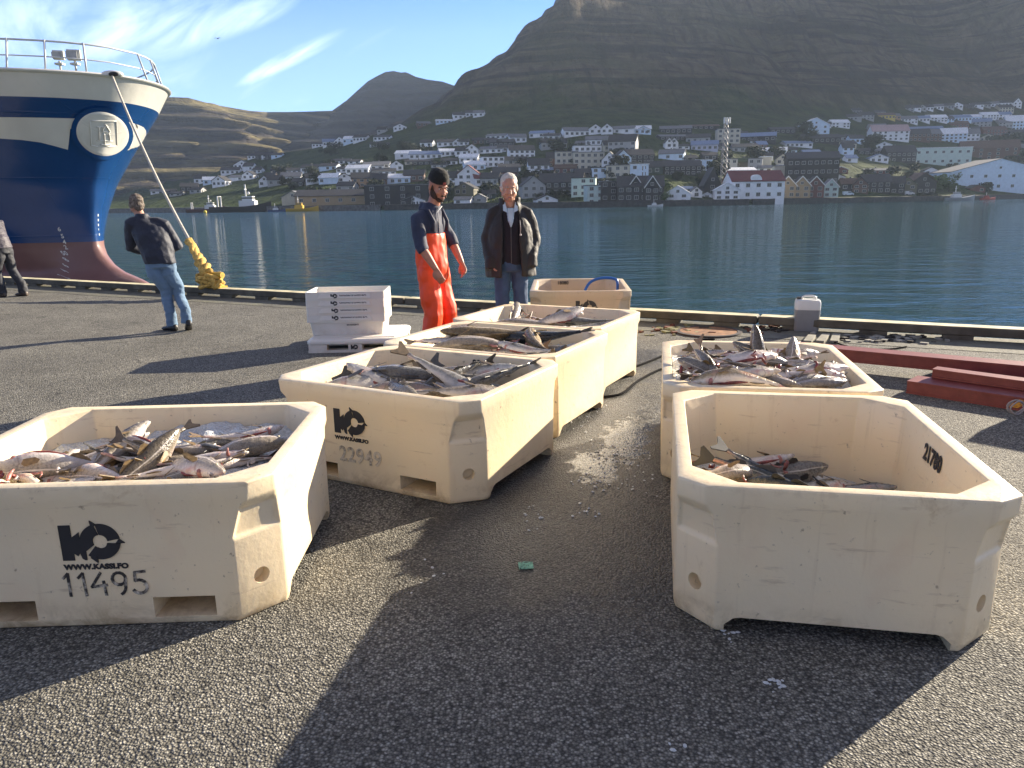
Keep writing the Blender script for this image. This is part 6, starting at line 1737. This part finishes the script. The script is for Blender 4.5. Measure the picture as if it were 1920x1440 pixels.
for x_, l_ in ((1745, 'white trimmed dark gable, left of two on the dark waterfront house'), (1850, 'white trimmed dark gable, right of two on the dark waterfront house')):
    H(2, x_, 705, 84, 158, 'dark', 'dark', 'G', trim=True, wins=2, label=l_)
T3 = [(40,387,110,76,'bluewhite','grey','G'),(370,377,252,76,'dark','grey'),(610,332,300,44,'dark','brown'),(600,474,190,88,'grey'),(340,442,250,54,'dark','grey'),(290,530,62,104,'white','dark','G'),(350,530,66,104,'white','dark','G'),(340,644,202,104,'bluewhite','grey'),(665,552,212,100,'lavender','blue'),(440,532,100,46,'white'),
(895,474,180,140,'cream','grey','F'),(1180,462,312,90,'dark','blue'),(1150,475,60,40,'white'),(1060,564,202,82,'grey','dark'),(1430,374,200,60,'dark','dark'),(1820,474,300,86,'dark','dark'),(1580,512,232,60,'white','blue'),(1350,594,222,76,'bluewhite','white'),(1520,584,102,64,'bluewhite'),
(500,664,120,66,'dark'),(640,748,132,104,'bluewhite','white','F'),(140,784,142,110,'green'),(30,814,62,110,'bluewhite','white','F'),(910,734,102,100,'cream','grey','F'),(1035,714,130,86,'olive','grass'),(1165,742,112,112,'grey','grey','F'),(1430,692,102,104,'cream','dark','G'),(1440,830,142,130,'cream','grey','F'),(1000,790,260,70,'bluewhite','white'),(915,862,70,70,'cream'),(1260,760,110,60,'white','grey'),(690,1022,82,60,'white','dark','G'),(700,640,120,70,'dark'),(820,540,70,60,'grey')]
for r_ in T3: H(3, *r_)
H(3, 1755, 384, 222, 150, 'bluewhite', 'white', 'G', storeys=2, wins=3, label='big pale blue gabled house alone high above the town')
H(3, 1265, 708, 86, 96, 'cream', 'white', 'F', wins=0, label='small cream block with a blank wall beside the cream gable')
H(3, 430, 794, 300, 140, 'black', 'dark', 'S', storeys=2, wins=7, label='wide black house with white windows on the grassy bank')
H(3, 1170, 1034, 440, 270, 'white', 'red', 'S', storeys=2, wins=5, depth=14, roof_frac=.36, yaw=.05, name='red_roofed_hall', label='large white waterfront hall with a dark red roof and a rounded dormer')
hall = HOUSES[-1][0]
m = MB(); hw_ = 30; 
kk_ = hall.location.y/FPX*1.0
W_ = 440/5.333*(hall.location.y-7)/FPX; hh_ = 270/5.333*(hall.location.y-7)/FPX*.64
m.loft([[V((-1.1+r_*cos(pi*k/12), y_, hh_+.4+r_*sin(pi*k/12))) for k in range(13)] for y_, r_ in ((-7.25, 2.5), (0, 2.5))]); m.build('dormer', [WM['white']], hall)
H(3, 885, 1040, 200, 160, 'white', 'white', 'G', storeys=2, wins=3, label='white gabled wing left of the red roofed hall')
H(3, 400, 1080, 200, 170, 'white', 'white', 'G', wins=2, name='boathouse', cat='boathouse', label='white boathouse with a dark slipway door standing in the water')
H(3, 568, 1020, 92, 104, 'white', 'grey', 'G', name='boathouse', cat='boathouse', label='narrow white boathouse right of the slipway one')
H(3, 715, 985, 140, 250, 'dark', 'dark', 'G', wins=1, roof_frac=.62, label='dark steep roofed house like a chapel beside the red roofed hall')
for k, (x, c_, l_) in enumerate(((1475, 'tan', 'tan boathouse with white bargeboards, left of three in a row'), (1618, 'tan', 'brown boathouse with white bargeboards, middle of three in a row'), (1755, 'darkred', 'dark red boathouse with white bargeboards, right of three in a row'))):
    H(3, x, 1020, 138, 200, c_, 'dark', 'G', wins=2, trim=True, yaw=-.1, name='boathouse', cat='boathouse', label=l_)
H(3, 1910, 1014, 120, 170, 'mint', 'grey', 'G', wins=2, trim=True, yaw=-.1, name='boathouse', cat='boathouse', label='grey green boathouse in front of the tall black building')
H(4, -60, 850, 380, 300, 'black', 'dark', 'S', storeys=3, wins=8, depth=15, yaw=-.22, roof_frac=.2, name='tall_building', label='tall black three storey building with a white end wall')
T4 = [(180,302,142,74,'white','white'),(320,237,112,62,'grey'),(430,227,112,72,'grey'),(620,222,130,60,'yellow','brown'),(700,226,80,56,'orange','grey'),(840,262,120,70,'white','grey'),(960,250,120,60,'white','blue'),(1100,248,150,66,'white','white'),(1200,262,90,70,'bluewhite'),(1330,242,150,60,'bluewhite','blue'),(1440,238,130,60,'bluewhite','white'),(1600,222,130,66,'white','white'),(1720,220,130,66,'white','blue'),(1500,294,182,74,'grey','blue'),(1310,304,142,62,'darkred','brown'),
(850,152,62,62,'grey'),(905,150,60,60,'white'),(960,145,60,56,'grey','dark','G'),(1020,142,70,56,'white'),(1110,134,90,54,'white','grey'),(1210,126,90,54,'grey'),(1300,122,80,56,'white','grey','G'),(1400,124,90,44,'dark'),(1480,116,90,50,'white'),(1560,112,70,50,'grey'),(1640,106,80,50,'white','grey'),(1745,100,100,54,'white'),(1858,114,60,84,'white','dark','G'),(340,170,70,50,'grey'),(560,180,80,46,'grey'),
(655,424,282,140,'white','pink'),(900,432,210,112,'brown','dark'),(1040,430,160,110,'brown','grey'),(960,340,300,48,'blue','blue'),(1270,442,180,130,'bluewhite','white'),(1410,430,150,110,'white','grey'),(1650,374,172,80,'darkred','brown'),(1850,324,142,130,'bluewhite','white'),(1870,392,120,70,'grey'),
(230,424,112,54,'grey'),(340,454,112,80,'bluewhite'),(250,560,90,110,'bluewhite','dark'),(520,560,250,60,'dark','grey'),(760,630,222,150,'black','dark'),(1610,604,400,170,'brown','brown'),(1905,604,90,140,'cream','grey'),
(60,300,60,50,'white'),(270,900,120,110,'dark','brown'),(380,924,112,140,'brown','dark','G'),(540,924,202,170,'black','dark'),(710,924,150,150,'dark','dark'),(830,930,130,140,'olive','grass','G'),(965,930,192,190,'dark','brown','G'),(560,740,180,50,'darkred','grey'),(420,560,80,60,'dark')]
for r_ in T4: H(4, *r_)
H(4, 1155, 664, 412, 170, 'mint', 'white', 'F', storeys=2, wins=7, yaw=-.15, label='large pale green two storey building with a sunlit end wall')
H(4, 1670, 906, 760, 290, 'bluewhite', 'grey', 'G', storeys=2, wins=7, depth=26, roof_frac=.38, yaw=.0, name='warehouse', cat='warehouse', label='large pale warehouse with a wide gable at the right end of the waterfront')
T1 = [(640,832,62,62,'white'),(705,837,72,52,'bluewhite','white'),(785,852,82,72,'white','dark','G'),(560,888,92,60,'dark'),(850,767,102,50,'white'),(935,742,92,70,'white','dark','G'),(985,742,60,54,'white'),(915,807,112,36,'white','grey'),(985,802,72,56,'white','dark','G'),(1045,757,52,38,'white'),(1160,847,82,72,'grey'),(1270,827,112,72,'white','grey'),(1290,762,82,40,'white'),(1410,752,102,52,'white'),(1540,737,102,46,'bluewhite'),(1430,834,100,70,'white'),(1540,832,110,70,'bluewhite','white'),(1640,822,80,60,'white','dark','G'),(1650,752,90,40,'white'),(1740,762,130,60,'white','white'),(1840,740,110,56,'white','grey'),(1620,692,112,34,'white'),(1720,692,72,28,'white'),(1460,577,72,36,'white'),(1540,572,82,50,'white','blue'),(1618,572,62,62,'white','dark','G'),(1690,552,80,50,'bluewhite','white'),(1760,538,80,46,'white'),(1800,492,42,50,'white','dark','G'),(1850,488,60,50,'white'),(1905,482,50,44,'grey'),(1860,572,60,30,'white'),
(1000,660,42,40,'white'),(1052,662,42,50,'dark'),(1087,662,32,50,'white'),(1122,662,40,50,'dark'),(1180,652,62,34,'bluewhite'),(1085,852,62,72,'white','dark','G'),(1660,884,102,64,'grey'),(1780,854,152,96,'orange'),(1880,850,90,84,'brown'),(430,905,60,36,'dark'),(340,900,70,30,'white','grey'),(480,915,70,30,'grey'),(620,895,70,40,'grey'),(1180,760,70,44,'dark'),(1330,850,70,56,'dark'),(1130,800,60,44,'brown')]
for r_ in T1: H(1, *r_)
H(1, 1290, 978, 124, 92, 'cream', 'grey', 'G', wins=0, name='warehouse', cat='warehouse', yaw=0.0, label='small cream gabled warehouse on the far quay left of the long shed')
H(1, 1620, 976, 520, 100, 'tan', 'dark', 'S', wins=7, name='warehouse', cat='warehouse', yaw=0.0, depth=16, label='long tan harbour shed with a dark roof behind the yellow boat')
H(2, 200, 744, 420, 150, 'dark', 'grey', 'F', wins=5, name='warehouse', cat='warehouse', yaw=0.0, depth=18, label='big dark grey warehouse left of the man in waders')
rf2 = random.Random(77); made = 0
for _ in range(400):
    if made >= 46: break
    px = rf2.uniform(1010, 1900); lo = 372 if px < 1560 else 362; hi = lerp_tab([(1000, 262), (1200, 250), (1340, 262), (1560, 240), (1700, 215), (1920, 200)], px)
    py = rf2.uniform(hi, lo)
    if any(abs(px-h[5]) < 15 and abs(py-h[6]) < 9 for h in HOUSES): continue
    if house(px, py, rf2.uniform(15, 27), rf2.uniform(10, 15), rf2.choice(['white', 'white', 'bluewhite', 'white', 'grey', 'dark', 'cream', 'darkred']), rf2.choice(['dark', 'dark', 'grey', 'white', 'blue']), rf2.choice('SSSG')): made += 1
print('HOUSES', len(HOUSES))
rows = []
ZONE = [(-1, 'far left shore'), (470, 'harbour end'), (790, 'behind the two men'), (1060, 'town centre'), (1340, 'near the red roof'), (1560, 'right slope'), (1760, 'far right')]
for e, col, roof, typ, label, px, py, w_, ns in HOUSES:
    if label: e['label'] = label; continue
    zone = [z for a, z in ZONE if px > a][-1]
    q = find(px, py); s_ = q.y-shore(q.x)
    tier = 'at the waterfront' if s_ < 25 else ('low' if s_ < 110 else ('halfway up' if s_ < 230 else 'high up'))
    shape = 'gabled house' if typ == 'G' else ('flat house' if typ == 'F' else 'house')
    nm = {'white': 'white', 'dark': 'dark'}.get(roof, roof)
    rows.append(('%s %s, %s roof, %s, %s' % (WN[col], shape, nm, tier, zone), e))
dedupe(rows)
# lattice mast
p = find(1356, 350); b = MB(); e = empty('lattice_mast', tuple(p)); tag(e, 'thin steel lattice mast with round antennas at its top, rising from the town', 'mast')
hm = 118*p.y/FPX; rb_, rt_ = 1.5, .9
for k in range(4):
    sx_, sy_ = ((1, 1), (-1, 1), (-1, -1), (1, -1))[k]
    b.tube([(sx_*rb_, sy_*rb_, -2), (sx_*rt_, sy_*rt_, hm)], .14, 5)
    nx2 = ((1, 1), (-1, 1), (-1, -1), (1, -1))[(k+1) % 4]
    for j in range(12):
        z0, z1 = hm*j/12, hm*(j+1)/12; r0_ = rb_+(rt_-rb_)*j/12; r1_ = rb_+(rt_-rb_)*(j+1)/12
        b.tube([(sx_*r0_, sy_*r0_, z0), (nx2[0]*r1_, nx2[1]*r1_, z1)], .11, 4)
b.build('tower', [SM('mast_steel', (.22, .22, .23), .5)], e)
for k in range(3):
    b = MB(); b.tube([(-1.3+1.3*k, -1.1, hm-2.6-.6*(k % 2)), (-1.3+1.3*k, -1.1, hm+.2)], .45, 10); b.build('antenna_panel', [M_TRIM], e, 50)
# trees and bushes
M_LEAF = [simple('leaves_dark', (.016, .030, .010), .8, .5, .9), simple('leaves_sunlit', (.05, .10, .016), .8, .5, .9)]  # brighter second green stands for bushes in sunshine
M_BARK = SM('bark', (.05, .04, .03), .9)
def bush_mesh(seed, mi):
    r_ = random.Random(seed); b = MB()
    cl = [(r_.gauss(0, .42), r_.gauss(0, .42), r_.uniform(.25, 1.05), r_.uniform(.28, .5)) for _ in range(11)]
    for k in range(900):
        x0, y0, z0, rr_ = r_.choice(cl)
        d = V((r_.gauss(0, 1), r_.gauss(0, 1), r_.gauss(0, 1))).normalized()*rr_*r_.uniform(.6, 1.08)
        p = V((x0, y0, z0))+d; a = V((r_.gauss(0, 1), r_.gauss(0, 1), r_.gauss(0, .6))).normalized(); c = a.orthogonal().normalized(); s_ = r_.uniform(.05, .11)
        b.add([p-a*s_*1.5, p+c*s_*.8, p+a*s_*1.5, p-c*s_*.8], [(0, 1, 2, 3)])
    me = b.mesh('crown'); me.materials.append(M_LEAF[mi])
    t_ = MB(); t_.tube([(0, 0, -.5), (0, 0, .4), (.05, 0, .8)], [.09, .06, .02], 6)
    for k in range(4): t_.tube([(0, 0, .25), (cos(k*1.6)*.3, sin(k*1.6)*.3, .75)], [.04, .015], 5)
    tm = t_.mesh('trunk'); tm.materials.append(M_BARK)
    return me, tm
BM = [bush_mesh(1, 0), bush_mesh(2, 0), bush_mesh(3, 1)]
rt_ = random.Random(21); rows = []
def tree(px, py, sz, k):
    p = find(px, py)
    if p is None: return
    e = empty('tree', tuple(p), rt_.uniform(0, 6)); s_ = sz*p.y/FPX/1.3; e.scale = (s_*1.15, s_, s_)
    link('crown', BM[k][0], e); link('trunk', BM[k][1], e); e['category'] = 'tree'; e['group'] = 'trees and bushes between the houses'
    zone = [z for a, z in ZONE if px > a][-1]
    q = p.y-shore(p.x); tier = 'near the waterfront' if q < 60 else ('low' if q < 130 else 'halfway up')
    rows.append(('%s %s bush, %s, %s' % ('bright green' if k == 2 else 'dark green', 'large' if sz > 22 else 'small', tier, zone), e))
for _ in range(95):
    px = rt_.uniform(480, 1910); lo = 380-.004*(px-480); 
    tree(px, lo-rt_.uniform(6, 105)-(8 if px > 1300 else 0), rt_.uniform(9, 20), rt_.choice((0, 1)))
for px, py, sz, k in ((1232, 368, 30, 2), (1225, 372, 20, 2), (1243, 376, 16, 2), (1762, 356, 26, 2), (1778, 360, 20, 2), (1786, 344, 20, 2), (1750, 358, 16, 2), (1905, 305, 24, 2), (810, 362, 26, 1), (922, 368, 24, 0), (1505, 250, 20, 0), (1350, 330, 26, 0), (1000, 340, 24, 1), (1160, 320, 26, 0), (700, 358, 22, 1), (1420, 300, 24, 0), (1830, 330, 26, 0), (1740, 380, 20, 1)): tree(px, py, sz, k)
dedupe(rows)
# grass bank patches are part of the hillside material; seawall along the far shore
def seawall(x0, x1, label, col):
    b = MB(); n = int((x1-x0)/6); 
    P_ = [(x0+(x1-x0)*i/n) for i in range(n+1)]
    mx_ = (x0+x1)/2; my_ = shore(mx_)
    rows_ = []
    for x in P_:
        y = shore(x); rows_.append([V((x-mx_, y-.6-my_, WZ-1)), V((x-mx_, y-.6-my_, .75+.3*noise.noise(V((x*.2, 0, 0))))), V((x-mx_, y+2.4-my_, .8)), V((x-mx_, y+2.4-my_, WZ-1))])
    b.loft(rows_, 0, True); o = b.build('seawall', [SM(col, (.13, .13, .125) if col == 'stone_grey' else (.05, .05, .048), .9, var=.5, scale=.8)], None); o.location = (mx_, my_, 0); tag(o, label, 'wall'); return o
seawall(-420, -62, 'grey harbour wall along the far left shore behind the moored boats', 'stone_grey')
seawall(-60, 110, 'dark stone seawall below the middle of the town', 'stone_dark')
seawall(112, 330, 'dark stone seawall below the boathouses and the pale warehouse', 'stone_dark')
# ---- boats
def boat(px, py, L_, hullc, housec, label, kind='trawler', yaw=0.0, name='fishing_boat'):
    d_ = ray(px, py); y_ = 300.0
    while y_ < shore(d_.x*y_)-L_*.14-3: y_ += 1
    p = V((d_.x*y_, y_, WZ)); e = empty(name, (p.x, p.y, WZ), yaw); tag(e, label, 'boat', 'boats across the water')
    b = MB(); rings = []
    for k in range(13):
        u = k/12; x = (-.5+u)*L_; bw = L_*.13*(1-max(0, (u-.55)/.45)**2.2)*(1 if u > .05 else .85)+.02; sh_ = L_*.09+L_*.08*max(0, (u-.5)*2)**2
        rings.append([V((x, -bw, sh_)), V((x, -bw*.85, .2)), V((x, -bw*.4, -.6)), V((x, bw*.4, -.6)), V((x, bw*.85, .2)), V((x, bw, sh_))])
    b.loft(rings); b.build('hull', [hullc], e, 40)
    b = MB(); x0 = .12*L_ if kind == 'trawler' else -.1*L_
    z0 = L_*.085
    b.box((x0, 0, z0+L_*.05), (L_*.26, L_*.17, L_*.10)); b.box((x0+.01*L_, 0, z0+L_*.135), (L_*.17, L_*.14, L_*.07)); b.build('wheelhouse', [housec], e)
    b = MB(); b.box((x0+.01*L_, 0, z0+L_*.14), (L_*.172, L_*.142, L_*.025)); b.build('window_band', [M_GLASS], e)
    b = MB(); b.tube([(x0-.03*L_, 0, z0+L_*.1), (x0-.03*L_, 0, z0+L_*.36)], L_*.012, 6); b.tube([(x0-.03*L_, -L_*.05, z0+L_*.28), (x0-.03*L_, L_*.05, z0+L_*.28)], L_*.008, 5); b.build('mast', [M_TRIM], e)
    if kind == 'trawler':
        b = MB(); b.tube([(-.36*L_, -L_*.07, z0), (-.36*L_, -L_*.07, z0+L_*.17), (-.36*L_, L_*.07, z0+L_*.17), (-.36*L_, L_*.07, z0)], L_*.012, 6); b.build('stern_gantry', [M_TRIM], e)
        b = MB(); b.ell((x0+.02*L_, 0, z0+L_*.22), (L_*.022,)*3, 10, 6); b.build('radar_dome', [M_TRIM], e, 180)
    return e
bw_ = SM('boat_white', (.66, .67, .66), .5); bk_ = SM('boat_black', (.02, .02, .024), .4); by_ = SM('boat_yellow', (.60, .38, .04), .5); br_ = SM('boat_red', (.42, .06, .04), .5); bg_ = SM('boat_grey', (.32, .34, .36), .5); bd_ = SM('boat_maroon', (.10, .04, .04), .5)
boat(402, 397, 16*1.2, bd_, bw_, 'older fishing boat with a cluttered white wheelhouse, left of the black hulled one', yaw=.1)
boat(467, 397, 25*1.2, bk_, bw_, 'fishing boat with a black bow and a tall white wheelhouse moored across the water', yaw=.0)
boat(578, 396, 13*1.2, by_, by_, 'small yellow boat moored before the long tan shed', 'l', yaw=.0, name='motor_boat')
boat(532, 395, 9, SM('boat_blue', (.05, .09, .22), .5), bw_, 'small blue boat between the black trawler and the yellow boat', 'l', name='motor_boat')
boat(1222, 387, 7, bw_, bw_, 'small white open boat below the dark trimmed house', 'l', yaw=.2, name='motor_boat')
boat(1775, 375, 17, bg_, bw_, 'long grey white boat moored below the pale warehouse', 'l', yaw=.05, name='motor_boat')
boat(1828, 374, 9, br_, br_, 'small red boat moored before the pale warehouse', 'l', yaw=.1, name='motor_boat')
p = gp(394, 399, WZ); b = MB(); b.ell((0, 0, .5), (.8, .8, .8), 12, 8); o = b.build('buoy', [SM('buoy_yellow', (.65, .50, .04), .5)], None, 180); o.location = (p.x, p.y-6, WZ); tag(o, 'round yellow buoy floating before the older fishing boat', 'buoy')
# parked vans on the far quay
def van(px, py, label, col):
    p = find(px, py)
    if p is None: return
    e = empty('parked_van', tuple(p), .05); tag(e, label, 'van')
    b = MB(); b.loft([[V((-2.6, y_, .4)), V((2.6, y_, .4)), V((2.6, y_, 1.2)), V((1.7, y_, 1.4)), V((1.0, y_, 2.2)), V((-2.6, y_, 2.2))] for y_ in (-.95, .95)]); b.build('body', [col], e)
    for x_ in (-1.6, 1.6):
        for y_ in (-.9, .9):
            b = MB(); b.tube([(x_, y_-.12, .38), (x_, y_+.12, .38)], .38, 12); b.build('wheel', [M_DARK], e, 40)
    b = MB(); b.box((.4, -.953, 1.75), (1.8, .02, .5)); b.build('side_window', [M_GLASS], e)
van(1704, 366, 'white van parked on the far quay left of the pale warehouse', bw_)
van(1590, 367, 'pale blue white van parked by the grey green boathouse', SM('van_blue', (.5, .6, .72), .4))
# tiny bird high in the sky
p = at(408, 72, 150); b = MB()
for s_ in (-1, 1): b.add([(0, .25, 0), (0, -.25, 0), (s_*.35, -.05, .12), (s_*.75, .0, -.02), (s_*.35, .15, .10)], [(0, 2, 1), (0, 4, 2), (4, 3, 2)])
b.ell((0, 0, -.02), (.09, .32, .09), 8, 6); o = b.build('bird', [SM('dark_feathers', (.03, .03, .03), .8)], None); o.location = p; tag(o, 'small dark bird flying high beside the ship', 'bird')
# ================================================================== haze
hb_ = MB(); hb_.box((0, 1640, 345), (5600, 3600, 700))
o = hb_.mesh('haze'); hm_ = bpy.data.materials.new('haze_air'); hm_.use_nodes = True; t = hm_.node_tree
for n_ in list(t.nodes):
    if n_.type == 'BSDF_PRINCIPLED': t.nodes.remove(n_)
vn = t.nodes.new('ShaderNodeVolumePrincipled'); vn.inputs['Color'].default_value = (.62, .78, 1, 1); vn.inputs['Density'].default_value = HAZE; vn.inputs['Anisotropy'].default_value = .2
t.links.new(vn.outputs[0], [n_ for n_ in t.nodes if n_.type == 'OUTPUT_MATERIAL'][0].inputs['Volume'])
o.materials.append(hm_); ho = link('haze', o); tag(ho, kind='stuff')

for o in bpy.data.objects:
    l_ = o.get('label')
    if l_ and len(l_.split()) > 16: print('LONG', len(l_.split()), l_)
